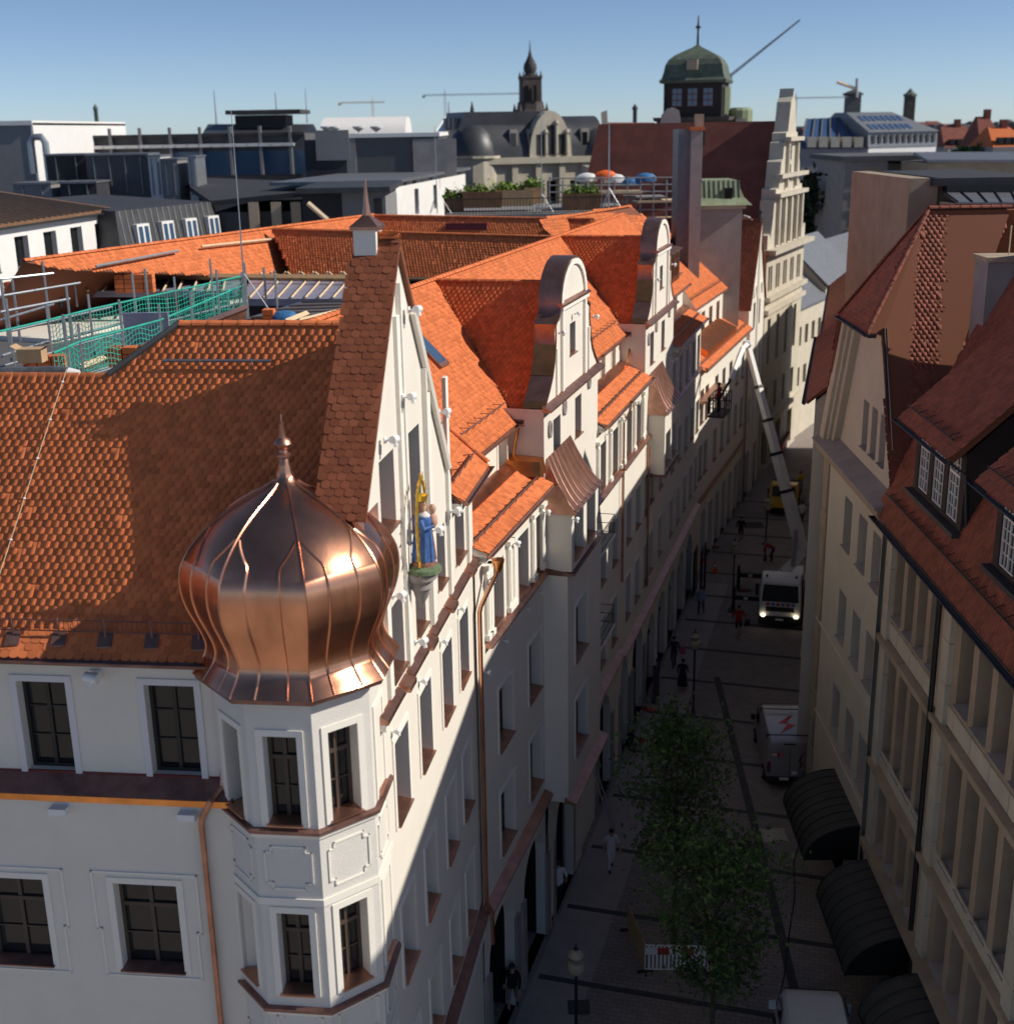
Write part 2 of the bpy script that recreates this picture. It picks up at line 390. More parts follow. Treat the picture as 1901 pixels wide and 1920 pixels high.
def tiled(parent, pts, mt='tile', w=.18, e=.15, singles=0, n=6, under='roof_under', thick=.10, name='roof', hole=None):
    """slope through 3-D points pts (planar): a slab with biber tiles on it; the first points with most view get single tiles"""
    P = np.array(pts, float); nr = np.zeros(3)
    for i in range(len(P)): nr += np.cross(P[i]-P[0], P[(i+1) % len(P)]-P[0])
    nr /= np.linalg.norm(nr)
    if nr[2] < 0: nr = -nr
    al = np.cross(Z, nr); al /= np.linalg.norm(al); up = np.cross(nr, al)
    o = P[np.argmin(P[:, 2])]; q2 = [((q-o)@al, (q-o)@up) for q in P]
    mb = MB(); mb.prism([q-nr*.012 for q in P], -nr*thick); ro = mb.build(name, under, parent)
    xs = [q[0] for q in q2]; ys = [q[1] for q in q2]; cx = []; cy = []; r = 0; y = min(ys)-.03
    while y < max(ys)-.05:
        x = np.arange(min(xs)-w, max(xs)+w, w)+(w/2 if r % 2 else 0); cx.append(x); cy.append(np.full(len(x), y)); y += e; r += 1
    cx = np.concatenate(cx); cy = np.concatenate(cy)
    k = pt_in(q2, cx, cy+e*.6)
    if hole is not None: k &= ~pt_in([((np.array(q)-o)@al, (np.array(q)-o)@up) for q in hole], cx, cy+e*.6)
    cx, cy = cx[k], cy[k]; N = len(cx)
    if N == 0: return ro
    tv, tf = tile_verts(w, e*1.9, .014, n)
    C = o+cx[:, None]*al+cy[:, None]*up
    jx = rng.normal(0, .003, N); jr = rng.normal(0, .012, N); jz = rng.normal(0, .0025, N)
    idx = np.arange(N)
    if singles and N > singles:
        dep = (C-EYE)@fw; order = np.argsort(dep); sing = order[:singles]; rest = order[singles:]
    elif singles: sing, rest = idx, idx[:0]
    else: sing, rest = idx[:0], idx
    if len(sing):
        mb = MB(); mb.v = [tuple(q) for q in tv]; mb.f = tf; me = mesh_of(mb, 'tile', mt)
        Rm = Matrix(((al[0], up[0], nr[0]), (al[1], up[1], nr[1]), (al[2], up[2], nr[2])))
        base = world_loc(ro)
        for i in sing:
            t = link(bpy.data.objects.new('tile', me)); t.parent = ro
            mm = (Rm @ Matrix.Rotation(float(jr[i]), 3, 'Z')).to_4x4(); mm.translation = Vector((C[i]+al*jx[i]+nr*jz[i]-base).tolist()); t.matrix_local = mm
    if len(rest):
        m = len(tv); c, s = np.cos(jr[rest]), np.sin(jr[rest])
        X = tv[None, :, 0]*c[:, None]-tv[None, :, 1]*s[:, None]+jx[rest][:, None]; Y = tv[None, :, 0]*s[:, None]+tv[None, :, 1]*c[:, None]
        Zz = tv[None, :, 2]+jz[rest][:, None]
        V = C[rest][:, None, :]+X[..., None]*al+Y[..., None]*up+Zz[..., None]*nr-world_loc(parent)
        fl = np.concatenate([np.array(f) for f in tf]); fs = np.array([len(f) for f in tf]); K = len(rest)
        me = bpy.data.meshes.new('tiles'); me.vertices.add(K*m); me.vertices.foreach_set('co', V.reshape(-1).astype(np.float32))
        li = (fl[None, :]+(np.arange(K)*m)[:, None]).reshape(-1); me.loops.add(len(li)); me.loops.foreach_set('vertex_index', li.astype(np.int32))
        tot = np.tile(fs, K); st = np.concatenate([[0], np.cumsum(tot)[:-1]]); me.polygons.add(len(tot)); me.polygons.foreach_set('loop_start', st.astype(np.int32)); me.polygons.foreach_set('loop_total', tot.astype(np.int32))
        me.update(calc_edges=True); me.materials.append(MAT[mt])
        t = link(bpy.data.objects.new('tiles', me)); t.parent = parent; t['kind'] = 'stuff'
    return ro
_rt = {}
def ridge(parent, a, b, mt='tile', r=.10, seg=.33):
    a = np.array(a, float); b = np.array(b, float); Lg = np.linalg.norm(b-a); n = max(1, int(round(Lg/seg))); sl = Lg/n
    k = (round(sl, 3), r, mt)
    if k not in _rt:
        mb = MB(); A = []; B = []; C = []
        for i in range(7):
            t = math.pi*i/6; A.append((0, r*1.12*math.cos(t), r*1.0*math.sin(t)-.02)); B.append((sl*.18, r*1.12*math.cos(t), r*1.0*math.sin(t)-.02)); C.append((sl*1.03, r*math.cos(t), r*.86*math.sin(t)-.02))
        mb.strip(A, B); mb.strip(B, C); mb.strip([(q[0], q[1]*.85, q[2]*.85) for q in A], A); _rt[k] = mesh_of(mb, 'ridge_tile', mt, False)
    d = (b-a)/Lg; y = np.cross(Z, d); y /= np.linalg.norm(y)+1e-9; z = np.cross(d, y); base = world_loc(parent)
    for i in range(n):
        o = link(bpy.data.objects.new('ridge_tile', _rt[k])); o.parent = parent
        mm = Matrix(((d[0], y[0], z[0]), (d[1], y[1], z[1]), (d[2], y[2], z[2]))).to_4x4(); mm.translation = Vector((a+d*sl*i-base).tolist()); o.matrix_local = mm
def snow_guard(parent, a, b, up, mt='copper_old', h=.22, n=None):
    """rail on bent hooks above an eave from a to b; up is the outward roof normal"""
    a, b, up = np.array(a, float), np.array(b, float), np.array(up, float); Lg = np.linalg.norm(b-a); d = (b-a)/Lg; n = n or max(2, int(Lg/.62))
    mb = MB(); mb.tube([a+up*h, b+up*h], .022, 6); mb.tube([a+up*h*.45, b+up*h*.45], .014, 5)
    dn = np.cross(d, up); dn = dn if dn[2] < 0 else -dn
    for i in range(n):
        q = a+d*Lg*(i+.5)/n
        mb.tube([q-dn*.22, q+up*h, q+dn*.04], .014, 5)
    return mb.build('snow_guard', mt, parent)
def gutter(parent, a, b, out, mt='copper_old', r=.085):
    a, b, out = np.array(a, float), np.array(b, float), np.array(out, float); A = []; B = []
    mb = MB()
    for k in range(7):
        t = math.pi*k/6; q = out*(-r*math.cos(t))+Z*(-r*math.sin(t)); A.append(a+q); B.append(b+q)
    mb.strip(A, B); mb.tube([A[-1], B[-1]], .014, 6); mb.poly(A); mb.poly(B)
    return mb.build('gutter', mt, parent)
def downpipe(parent, pts, mt='copper_dull', r=.055):
    mb = MB(); mb.tube(pts, r, 8); o = mb.build('downpipe', mt, parent, True); return o
# two kinds of facade floodlight
def make_light():
    mb = MB(); mb.box(-.04, .04, -.16, 0, -.02, .02); mb.box(-.09, .09, -.03, .0, -.07, .07); return mesh_of(mb, 'bracket', 'white_metal')
def make_head():
    mb = MB(); mb.tube([(-.10, -.20, .03), (.14, -.23, .0)], [.085, .095], 10); mb.tube([(.0, -.24, -.05), (.0, -.26, -.14)], [.05, .055], 8); return mesh_of(mb, 'lamp_head', 'white_metal', True)
LIGHT_M = LIGHT_H = None
def flood(fr, s, h, d, label, scale=1.):
    global LIGHT_M, LIGHT_H
    if LIGHT_M is None: LIGHT_M, LIGHT_H = make_light(), make_head()
    t = thing('facade_floodlight', label, 'floodlight', fr.p(s, h, d), 'floodlights fixed to the white facades', rz=fr.rz)
    for nm, me in (('bracket', LIGHT_M), ('lamp_head', LIGHT_H)):
        o = link(bpy.data.objects.new(nm, me)); o.parent = t
    t.scale = (scale,)*3
    return t
# ================================================================== GROUND
mb = MB(); mb.poly([(-4000, -200, -.02), (4000, -200, -.02), (4000, 7000, -.02), (-4000, 7000, -.02)])
structure(mb.build('ground', 'slab')); bpy.data.objects['ground'].data.materials[0] = MAT['far_grey']
mb = MB(); mb.poly([(-30, -10, 0), (60, -10, 0), (75, 170, 0), (10, 170, 0), (-6, 60, 0)])
structure(mb.build('street_paving', 'paving'))
mb = MB(); mb.poly([(-80, -80, .004), (11, -80, .004), (11, 18, .004), (-3, 20.5, .004), (-80, 29, .004)]); structure(mb.build('bounce_paving', 'bounce_stone'))  # unseen ground added to bounce warm light onto the shaded facade

# ================================================================== frames of the left row
J = G(912, 2015)
W1 = Fr(J, vpdir(1350)); W2 = Fr(J, vpdir(1665))
WL = Fr((-7.6, 21.54), (math.cos(R_(6.5)), -math.sin(R_(6.5))))
MR_D, MR_H = -4.8, 22.1

# ================================================================== A: corner house
A = thing('corner_house', 'white corner house with steep tiled gable, copper onion turret and orange tiled roof', 'house', WL.p(0, 0, -4))
# --- facade facing the camera
lw = [(s, h, 1.28, 2.0) for s in (-11.15, -8.42, -5.69, -2.96, -.23) for h in (11.0, 7.1)]
uw = [(s, 15.2, .97, 1.9) for s in (-9.4, -6.88, -4.36, -1.84, .68)]
mb = MB(); wall_mesh(mb, WL, -13, 3.2, 0, 14.82, ops_of(lw), 0, .22); wall_mesh(mb, WL, -13, 4.6, 14.6, 17.6, ops_of(uw), -.35, .2)
mb.build('wall', 'plaster', A)
for s, h, w, t in lw: window(A, WL, s, h, w, t, .22, 0, 'brown', 'copper_old', 'trim')
for s, h, w, t in uw: window(A, WL, s, h, w, t, .2, -.35, 'dark', None, 'trim_grey', 'french_window')
for i, s in enumerate((-11.15, -8.42, -5.69, -2.96, -.23)):       # stepped outer mouldings
    for h in (11.0, 7.1):
        mb = MB(); q = [(-.34, -.12), (-.34, .95), (-.42, .95), (-.42, 2.24), (1.70, 2.24), (1.70, .95), (1.62, .95), (1.62, -.12), (-.34, -.12)]
        for (a0, b0), (a1, b1) in zip(q[:-1], q[1:]): mb.fbox(WL, s+min(a0, a1)-.02, s+max(a0, a1)+.02, h+min(b0, b1)-.02, h+max(b0, b1)+.02, -.01, .028)
        mb.build('window_moulding', 'trim', A)
mb = MB()
mb.hexa([WL.p(-13, 14.80, .07), WL.p(2.35, 14.80, .07), WL.p(2.35, 14.80, -.36), WL.p(-13, 14.80, -.36), WL.p(-13, 14.93, .07), WL.p(2.35, 14.93, .07), WL.p(2.35, 15.2, -.36), WL.p(-13, 15.2, -.36)])
mb.build('copper_ledge', 'copper_old', A)
mb = MB(); mb.fbox(WL, -13, 2.35, 14.79, 14.92, .072, .085); mb.build('ledge_fascia', 'copper_bright', A)
mb = MB(); mb.fbox(WL, -13, 2.6, 15.1, 15.22, -.37, -.33); mb.build('base_strip', 'red_dark', A)
# --- main roof
EV, RG = (-.06, 17.72), (-5.12, 23.1)
def mr(s, h): return WL.p(s, h, EV[0]+(RG[0]-EV[0])*(h-EV[1])/(RG[1]-EV[1]))
tiled(A, [mr(-13, 17.72), mr(4.6, 17.72), mr(4.6, 23.1), mr(.2, 23.1), mr(-1.04, 22.2), mr(-13, 22.2)], 'tile', singles=300)
mb = MB(); mb.prism([mr(.2, 23.1), mr(4.6, 23.1), mr(4.6, 17.8), mr(-13, 17.8), mr(-13, 22.2), mr(-1.04, 22.2)], WL.n*-.15)
mb.poly([mr(-13, 22.2)-WL.n*.2, mr(-1.04, 22.2)-WL.n*.2, WL.p(-1.04, 17, -4.2), WL.p(-13, 17, -4.2)]); mb.build('roof_deck', 'roof_under', A)
ridge(A, mr(.15, 23.17), mr(4.5, 23.17))
mb = MB(); mb.tube([mr(-1.1, 22.25)+WL.n*.05, mr(.2, 23.2)+WL.n*.05], .07, 6); mb.build('verge_strip', 'zinc_dark', A)
mb = MB(); q = [mr(-.25, 22.02), mr(1.95, 22.02)]; nn = np.cross(WL.u, mr(0, 23)-mr(0, 22)); nn /= np.linalg.norm(nn)
nn = nn if nn[2] > 0 else -nn
o1 = nn*.16; mb.tube([mr(.05, 22.42)+o1, mr(2.35, 22.42)+o1], .035, 6)
for s in (.85, 1.95): mb.tube([mr(s, 22.30)+nn*.02, mr(s, 22.42)+o1*1.5], .014, 5)
mb.build('roof_rail', 'zinc', A)
mb = MB()                                             # lightning conductor wire with clips
a, b = mr(-2.0, 22.3)+nn*.09, mr(-2.35, 18.35)+nn*.09; mb.tube([a, b], .008, 5); mb.build('conductor_wire', 'wood_pale', A)
mb = MB()
for k in range(6): q = a+(b-a)*(k+.35)/6; mb.lathe([(.02, -.02), (.035, 0), (.02, .02)], q, 8)
mb.build('conductor_clip', 'white_metal', A)
mb = MB()                                             # snow fence above the eave
b0, b1 = mr(-13, 18.02)+nn*.02, mr(2.2, 18.02)+nn*.02
for k in (.12, .34): mb.tube([b0+Z*k, b1+Z*k], .013, 5)
Lb = np.linalg.norm(b1-b0); d = (b1-b0)/Lb
for k in range(int(Lb/.095)): q = b0+d*k*.095; mb.tube([q+Z*.12, q+Z*.34], .007, 4, False)
mb.build('snow_fence', 'copper_old', A)
for k in range(17):
    q = b0+d*(.45+k*.9); mb = MB(); mb.tube([q, q+Z*.38], .022, 6); mb.hexa([q+np.array(v) for v in ((-.13, -.16, -.14), (.13, -.16, -.14), (.13, .06, .06), (-.13, .06, .06), (-.13, -.16, -.11), (.13, -.16, -.11), (.13, .06, .09), (-.13, .06, .09))]); mb.build('fence_post', 'copper_old', A)
gutter(A, WL.p(-13, 17.70, .02), WL.p(2.55, 17.70, .02), WL.n, 'copper_old', .09)
# --- wall on the lane with the tall gable
ws = [(-8.5, 1.12), (-6.28, 1.1), (-3.95, 1.1), (-1.88, 1.1)]
w1w = [(s, h, w, 1.88) for s, w in ws for h in (13.38, 9.6, 6.15)]
g1w = [(-8.4, 16.5, 1.1, 1.55), (-6.2, 16.6, .9, 1.4), (-4.0, 16.85, .85, 1.4), (-1.95, 16.75, 1.1, 1.45), (-8.6, 19.6, 1.1, 1.5), (-6.25, 19.0, .95, 2.1)]
mb = MB()
arches = [(-8.9, -6.3, 0, 4.5, 1.3), (-5.0, -2.4, 0, 4.5, 1.3)]
wall_mesh(mb, W1, -9.75, .3, 0, [(-9.75, 20.75), (-6.69, 24.96), (-2.6, 19.36), (-2.55, 18.3), (.3, 18.3)], ops_of(w1w)+ops_of(g1w)+arches+[(-9.75, -8.78, 17.45, 20.4)], -.05, .3)
mb.poly([W1.p(-9.9, 18.5, -.85), W1.p(-2.5, 18.5, -.85), W1.p(-2.5, 19.2, -.85), W1.p(-6.69, 24.9, -.85), W1.p(-9.9, 20.5, -.85)])
mb.fbox(W1, -.1, .32, 0, 16.3, -1.0, -.06)
mb.build('lane_wall', 'plaster', A)
for s, h, w, t in w1w+g1w: window(A, W1, s, h, w, t, .3, -.05, 'brown', 'copper_dull', 'trim' if h < 16 else None)
mb = MB()
for s in (-8.62, -7.0, -4.62, -2.75, -.45): mb = MB(); mb.fbox(W1, s-.13, s+.13, 16.35, (23.6 if -8 < s < -5 else (21.6 if s > -5 else 19.5)) if s < -2.6 else 18.2, -.06, .03); mb.build('pilaster', 'trim', A)
for s, h0_, h1_ in ((-6.86, 18.9, 24.2), (-4.95, 16.4, 22.2)): mb = MB(); mb.fbox(W1, s, s+.1, h0_, h1_, -.06, .06); mb.build('lesene', 'trim', A)
mb = MB()                                            # raking moulding under the far verge
for (sa, ha), (sb, hb) in (((-5.75, 23.5), (-2.85, 19.5)),):
    mb.tube([W1.p(sa, ha, .03), W1.p(sb, hb, .03)], .085, 6)
mb.build('raking_moulding', 'trim', A)
mb = MB()
for k, (s0, s1, up) in enumerate(((-9.4, -8.0, 1), (-7.9, -7.35, 0), (-7.25, -5.85, 1), (-5.75, -5.2, 0), (-5.1, -3.6, 1), (-3.5, -2.95, 0), (-2.85, -1.1, 1), (-1.0, -.45, 0), (-.4, .28, 1))):
    dd = .12 if up else .2; mb.hexa([W1.p(s0, 16.12, dd), W1.p(s1, 16.12, dd), W1.p(s1, 16.12, -.06), W1.p(s0, 16.12, -.06), W1.p(s0, 16.22, dd), W1.p(s1, 16.22, dd), W1.p(s1, 16.30, -.06), W1.p(s0, 16.30, -.06)])
mb.build('sill_ledge', 'copper_dull', A)
mb = MB(); mb.fbox(W1, -9.4, .28, 15.98, 16.13, -.06, .07); mb.fbox(W1, -9.4, .28, 4.9, 5.05, -.06, .10); mb.build('cornice', 'trim', A)
mb = MB(); mb.hexa([W1.p(-9.4, 5.55, .2), W1.p(.25, 5.55, .2), W1.p(.25, 5.55, -.06), W1.p(-9.4, 5.55, -.06), W1.p(-9.4, 5.62, .2), W1.p(.25, 5.62, .2), W1.p(.25, 5.78, -.06), W1.p(-9.4, 5.78, -.06)]); mb.build('lower_ledge', 'copper_old', A)
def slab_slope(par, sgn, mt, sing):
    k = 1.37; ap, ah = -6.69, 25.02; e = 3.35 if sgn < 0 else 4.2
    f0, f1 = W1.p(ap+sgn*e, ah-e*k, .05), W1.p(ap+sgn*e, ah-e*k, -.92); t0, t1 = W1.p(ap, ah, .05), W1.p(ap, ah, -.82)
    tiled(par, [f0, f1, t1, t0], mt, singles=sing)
slab_slope(A, -1, 'tile_shade', 260); slab_slope(A, 1, 'tile', 0)  # camera-side slope takes the tile darkened for shade
ridge(A, W1.p(-6.69, 25.05, .05), W1.p(-6.69, 25.05, -.32), r=.09)
mb = MB(); mb.fbox(W1, -6.92, -6.45, 24.3, 25.22, -.80, -.36); mb.build('ridge_pier', 'trim', A)
mb = MB(); mb.fbox(W1, -6.97, -6.40, 25.2, 25.27, -.85, -.31); q = W1.p(-6.685, 25.52, -.58)
b = mb.add([W1.p(-6.98, 25.26, -.86), W1.p(-6.39, 25.26, -.86), W1.p(-6.39, 25.26, -.30), W1.p(-6.98, 25.26, -.30), q]); mb.f += [(b, b+1, b+4), (b+1, b+2, b+4), (b+2, b+3, b+4), (b+3, b, b+4)]
mb.build('pier_cap', 'copper_dull', A)
mb = MB(); mb.lathe([(.085, 25.44), (.05, 25.7), (.018, 26.1), (.004, 26.15)], (q[0], q[1], 0), 8); mb.build('spike', 'copper_dull', A)
# --- turret
T0 = WL.p(3.56, 0, -.78); AP = 1.47; SD = 2*AP*math.tan(math.pi/8)
faces = []
for k in range(8):
    ang = math.atan2(WL.n[1], WL.n[0])+k*math.pi/4; n_ = np.array([math.cos(ang), math.sin(ang), 0]); u_ = np.array([-n_[1], n_[0], 0])
    faces.append(Fr(T0+n_*AP-u_*SD/2, u_))
vis = {0: 'front', 1: 'rdiag', 2: 'right', 7: 'ldiag'}
mbw = MB()
for k, f in enumerate(faces):
    if k in vis:
        wl_ = [((SD-.62)/2, h, .62, 1.8) for h in (14.86, 11.2, 7.5)]
        wall_mesh(mbw, f, 0, SD, 0, 17.5, ops_of(wl_), 0, .26)
    else: wall_mesh(mbw, f, 0, SD, 14, 17.5, [], 0, .2)
mbw.build('turret_wall', 'plaster_rough', A)
for k in vis:
    f = faces[k]
    for h in (14.86, 11.2, 7.5): window(A, f, (SD-.62)/2, h, .62, 1.8, .26, 0, 'brown', 'copper_dull', 'trim')
    for h in (12.6, 9.0):
        mb = MB(); e0, e1, b0_, b1_ = .17, SD-.17, h+.93, h+1.81; c_ = .12
        path = [(e0+c_, b0_), (e1-c_, b0_), (e1-c_, b0_+c_), (e1, b0_+c_), (e1, b1_-c_), (e1-c_, b1_-c_), (e1-c_, b1_), (e0+c_, b1_), (e0+c_, b1_-c_), (e0, b1_-c_), (e0, b0_+c_), (e0+c_, b0_+c_), (e0+c_, b0_)]
        for (a0, c0), (a1, c1) in zip(path[:-1], path[1:]): mb.fbox(f, min(a0, a1)-.018, max(a0, a1)+.018, min(c0, c1)-.018, max(c0, c1)+.018, -.01, .025)
        mb.build('panel_moulding', 'trim', A)
PH = math.atan2(faces[0].o[1]-T0[1], faces[0].o[0]-T0[0]); CR = 1/math.cos(math.pi/8)
def ring(name, m_, prof): mb = MB(); mb.lathe([(r*CR, z) for r, z in prof], (T0[0], T0[1], 0), 8, PH); return mb.build(name, m_, A)
for z in (14.82, 10.95, 7.2): ring('turret_ledge', 'copper_old', [(AP-.3, z-.1), (AP+.11, z-.1), (AP+.11, z-.04), (AP-.3, z+.06)]); ring('turret_cornice', 'trim', [(AP-.3, z-.2), (AP+.05, z-.2), (AP+.07, z-.101), (AP-.3, z-.101)])
for z in (13.26, 9.6): ring('turret_band', 'trim', [(AP-.2, z-.07), (AP+.035, z-.07), (AP+.035, z+.07), (AP-.2, z+.07)])
ring('turret_eave', 'copper_old', [(AP-.2, 17.40), (1.74, 17.40), (1.77, 17.50), (AP-.2, 17.50)])
pz = [17.50, 17.58, 17.70, 17.85, 18.02, 18.2, 18.45, 18.8, 19.1, 19.35, 19.6, 19.9, 20.2, 20.45, 20.65, 20.8, 20.92, 21.05, 21.3]
pr = [1.84, 1.80, 1.68, 1.58, 1.54, 1.58, 1.68, 1.83, 1.895, 1.90, 1.86, 1.70, 1.44, 1.14, .82, .52, .27, .15, .10]
zz = np.linspace(17.5, 21.3, 64); rr_ = np.interp(zz, pz, pr)
for _ in range(3): rr_[1:-1] = (rr_[:-2]+2*rr_[1:-1]+rr_[2:])/4
mb = MB(); mb.lathe([(r*CR*.975, z) for r, z in zip(rr_, zz)], (T0[0], T0[1], 0), 8, PH)
dome = mb.build('onion_dome', 'copper', A, True)
def dome_pt(k, t, z):
    r = float(np.interp(z, zz, rr_))*CR*.975; a0, a1 = PH+k*math.pi/4, PH+(k+1)*math.pi/4
    return np.array([T0[0]+r*(math.cos(a0)*(1-t)+math.cos(a1)*t), T0[1]+r*(math.sin(a0)*(1-t)+math.sin(a1)*t), z])
for k in range(8):
    for t in (0, .3, .7):
        pts = []
        for z in np.linspace(17.51, 21.0, 40):
            tt = t
            if t and z > 19.9:
                e_ = min(1, (z-19.9)/.45); tt = t+((0 if t < .5 else 1)-t)*e_
                if e_ >= 1: break
            pts.append(dome_pt(k, tt, z))
        mb = MB(); mb.tube(pts, .020 if t == 0 else .024, 5); o = mb.build('seam', 'copper', dome, True)
mb = MB(); mb.lathe([(.155, 20.95), (.12, 21.1), (.085, 21.42), (.08, 21.43), (.14, 21.46), (.14, 21.5), (.085, 21.53), (.075, 21.58), (.14, 21.63), (.165, 21.69), (.14, 21.75), (.07, 21.80), (.045, 22.05), (.05, 22.06), (.018, 22.08), (.012, 22.2), (.003, 22.22)], (T0[0], T0[1], 0), 12)
mb.build('finial', 'copper_dull', A, True)
mb = MB(); pp = [WL.p(2.12, 17.5, -.3), WL.p(2.12, 15.5, -.28), WL.p(2.08, 15.1, -.2), WL.p(1.95, 14.95, .12), WL.p(1.76, 14.6, .12), WL.p(1.72, 14.45, .1), WL.p(1.72, 0, .1)]
mb.tube(pp, .06, 8); mb.build('downpipe', 'copper_dull', A, True)
# lower walls / back, so the house is a closed block
mb = MB(); mb.poly([WL.p(-13, 0, 0), WL.p(-13, 22.0, -4.1), WL.p(-13, 17.6, 0)]); mb.poly([WL.p(-13, 0, -9), WL.p(-13, 0, 0), WL.p(-13, 19.5, -4.1), WL.p(-13, 19.5, -9)])
mb.build('end_wall', 'plaster', A)
# fittings on the walls
for s, h, lab in ((-.24, 17.3, 'white twin-lamp light under the eave between the french windows'),): flood(WL, s, h, -.35, lab, 1.1)
for s, lab in ((-1.09, 'white slatted box fixed under the copper ledge above the net-covered window'), (1.46, 'white slatted box fixed under the copper ledge beside the copper downpipe')):
    b = thing('vent_box', lab, 'vent box', WL.p(s, 14.6, 0), 'white boxes under the ledge')
    mb = MB(); mb.fbox(WL, s-.17, s+.17, 14.55, 14.68, 0.001, .20); mb.build('case', 'white_metal', b)
    mb = MB()
    for k in range(7): mb.fbox(WL, s-.16+k*.05, s-.135+k*.05, 14.52, 14.55, .02, .20)
    mb.build('slat', 'white_metal', b)
# copper pipe at the joint of the two facades
mb = MB(); mb.tube([W2.p(.75, 15.9, .42), W2.p(.70, 15.62, .40), W2.p(.12, 14.9, .14), W2.p(.06, 14.75, .12), W2.p(.06, 5.9, .12), W2.p(.0, 5.6, .3), W2.p(.0, 4.6, .3)], .06, 8)
JOINT_PIPE = mb
# ================================================================== B and C: gabled houses along the lane
def ledge(par, fr, s0, s1, h, d0, d1, mt='copper_dull', name='ledge', t=.06, up=.14):
    mb = MB(); mb.hexa([fr.p(s0, h, d1), fr.p(s1, h, d1), fr.p(s1, h, d0), fr.p(s0, h, d0), fr.p(s0, h+t, d1), fr.p(s1, h+t, d1), fr.p(s1, h+t+up, d0), fr.p(s0, h+t+up, d0)])
    return mb.build(name, mt, par)
GP = [(3.95, 18.65), (3.78, 18.85), (3.35, 19.15), (2.95, 19.5), (2.68, 19.95), (2.52, 20.4), (2.45, 20.8), (2.5, 21.05), (2.35, 21.15), (2.1, 21.2), (1.95, 21.35), (1.9, 21.6)]
for k in range(1, 9): t = math.pi/2*k/8; GP.append((1.9*math.cos(t), 21.62+1.33*math.sin(t)))
def gable_bay(par, fr, c, sc=1.0):
    prof = [(c-x, h) for x, h in GP]+[(c+x, h) for x, h in GP[::-1][1:]]
    gw = (c-.45, 19.75, .8, 1.05); lw_ = [(c-2.75, 16.62, .95, 1.45), (c+.3, 16.75, .95, 1.4)]
    mb = MB()
    wall_mesh(mb, fr, c-3.95, c+3.95, 16.2, 18.66, ops_of(lw_), .02, .3)
    pf = [(s, h) for s, h in prof]
    # front of the curved gable, cut round its window
    ops = ops_of([gw]); ss = sorted(set([round(s, 4) for s, h in pf]+[gw[0], gw[0]+gw[2]]))
    # monotone top profile by interpolation on the left and right halves
    L_ = sorted([(s, h) for s, h in pf if s <= c+1e-6]); 
    def top(s):
        x = abs(s-c); best = 18.65
        for (x0, h0), (x1, h1) in zip(GP[:-1], GP[1:]):
            if min(x0, x1)-1e-9 <= x <= max(x0, x1)+1e-9:
                tt = 0 if abs(x1-x0) < 1e-9 else (x-x0)/(x1-x0); best = max(best, h0+(h1-h0)*tt)
        return best
    xs = sorted(set([0]+[x for x, h in GP])); tops = [(c-x, top(c-x)) for x in xs[::-1]]+[(c+x, top(c+x)) for x in xs[1:]]
    wall_mesh(mb, fr, c-3.95, c+3.95, 18.64, tops, ops, .02, .25)
    wall_mesh(mb, fr, c-3.95, c+3.95, 18.64, tops, [], -.63, .25)
    mb.poly([fr.p(c-3.95, 16.2, .02), fr.p(c-3.95, 16.2, -1.6), fr.p(c-3.95, 18.66, -1.6), fr.p(c-3.95, 18.66, .02)])
    mb.poly([fr.p(c+3.95, 16.2, .02), fr.p(c+3.95, 16.2, -1.6), fr.p(c+3.95, 18.66, -1.6), fr.p(c+3.95, 18.66, .02)])
    mb.build('gable_wall', 'plaster', par)
    window(par, fr, gw[0], gw[1], gw[2], gw[3], .25, .02, 'plain', 'copper_dull')
    for w_ in lw_: window(par, fr, *w_, .3, .02, 'brown', 'copper_dull')
    out = [fr.p(s, h+.03, .07) for s, h in prof]; inn = [fr.p(s, h+.03, -.66) for s, h in prof]
    mb = MB(); mb.strip(out, inn); low = [fr.p(c+(s-c)*.985, h-.04, .07) for s, h in prof]; mb.strip(low, out); mb.build('copper_coping', 'copper_dull', par, True)
    for i0, i1 in ((3, 5), (0, 1)):                                  # brighter new sheets let into the coping
        mb = MB(); mb.strip([q+Z*.012-fr.u*.012 for q in out[i0:i1+1]], [q+Z*.012-fr.u*.012 for q in inn[i0:i1+1]]); mb.build('coping_sheet', 'copper_bright', par, True)
    mb = MB(); A1, A2, A3 = [], [], []
    for k in range(13):
        t = math.pi*k/12; A1.append(fr.p(c-1.6*math.cos(t), 21.60+1.12*math.sin(t), .1)); A2.append(fr.p(c-1.84*math.cos(t), 21.60+1.30*math.sin(t), .1)); A3.append(fr.p(c-1.6*math.cos(t), 21.60+1.12*math.sin(t), .02))
    mb.strip(A1, A2); mb.strip(A3, A1); mb.fbox(fr, c-1.9, c+1.9, 21.42, 21.56, .02, .16)
    for s in (c-1.75, c+1.5): mb.fbox(fr, s, s+.25, 18.8, 21.4, .02, .11)
    for s in (c-2.4, c+2.25): mb.fbox(fr, s, s+.15, 18.8, 20.3, .02, .08)
    mb.build('gable_moulding', 'trim', par)
    ledge(par, fr, c-4.05, c+4.05, 18.58, 0.0, .28); ledge(par, fr, c-2.0, c+2.0, 21.56, .0, .2, up=.06)
    # cross roof
    P = fr.p
    tiled(par, [P(c, 22.06, -.62), P(c, 22.06, MR_D), P(c-3.95, 18.12, -.87), P(c-3.95, 18.12, -.62)], 'tile', n=4)
    tiled(par, [P(c, 22.06, MR_D), P(c, 22.06, -.62), P(c+3.95, 18.12, -.62), P(c+3.95, 18.12, -.87)], 'tile', n=4)
    ridge(par, P(c, 22.1, -.65), P(c, 22.1, MR_D))
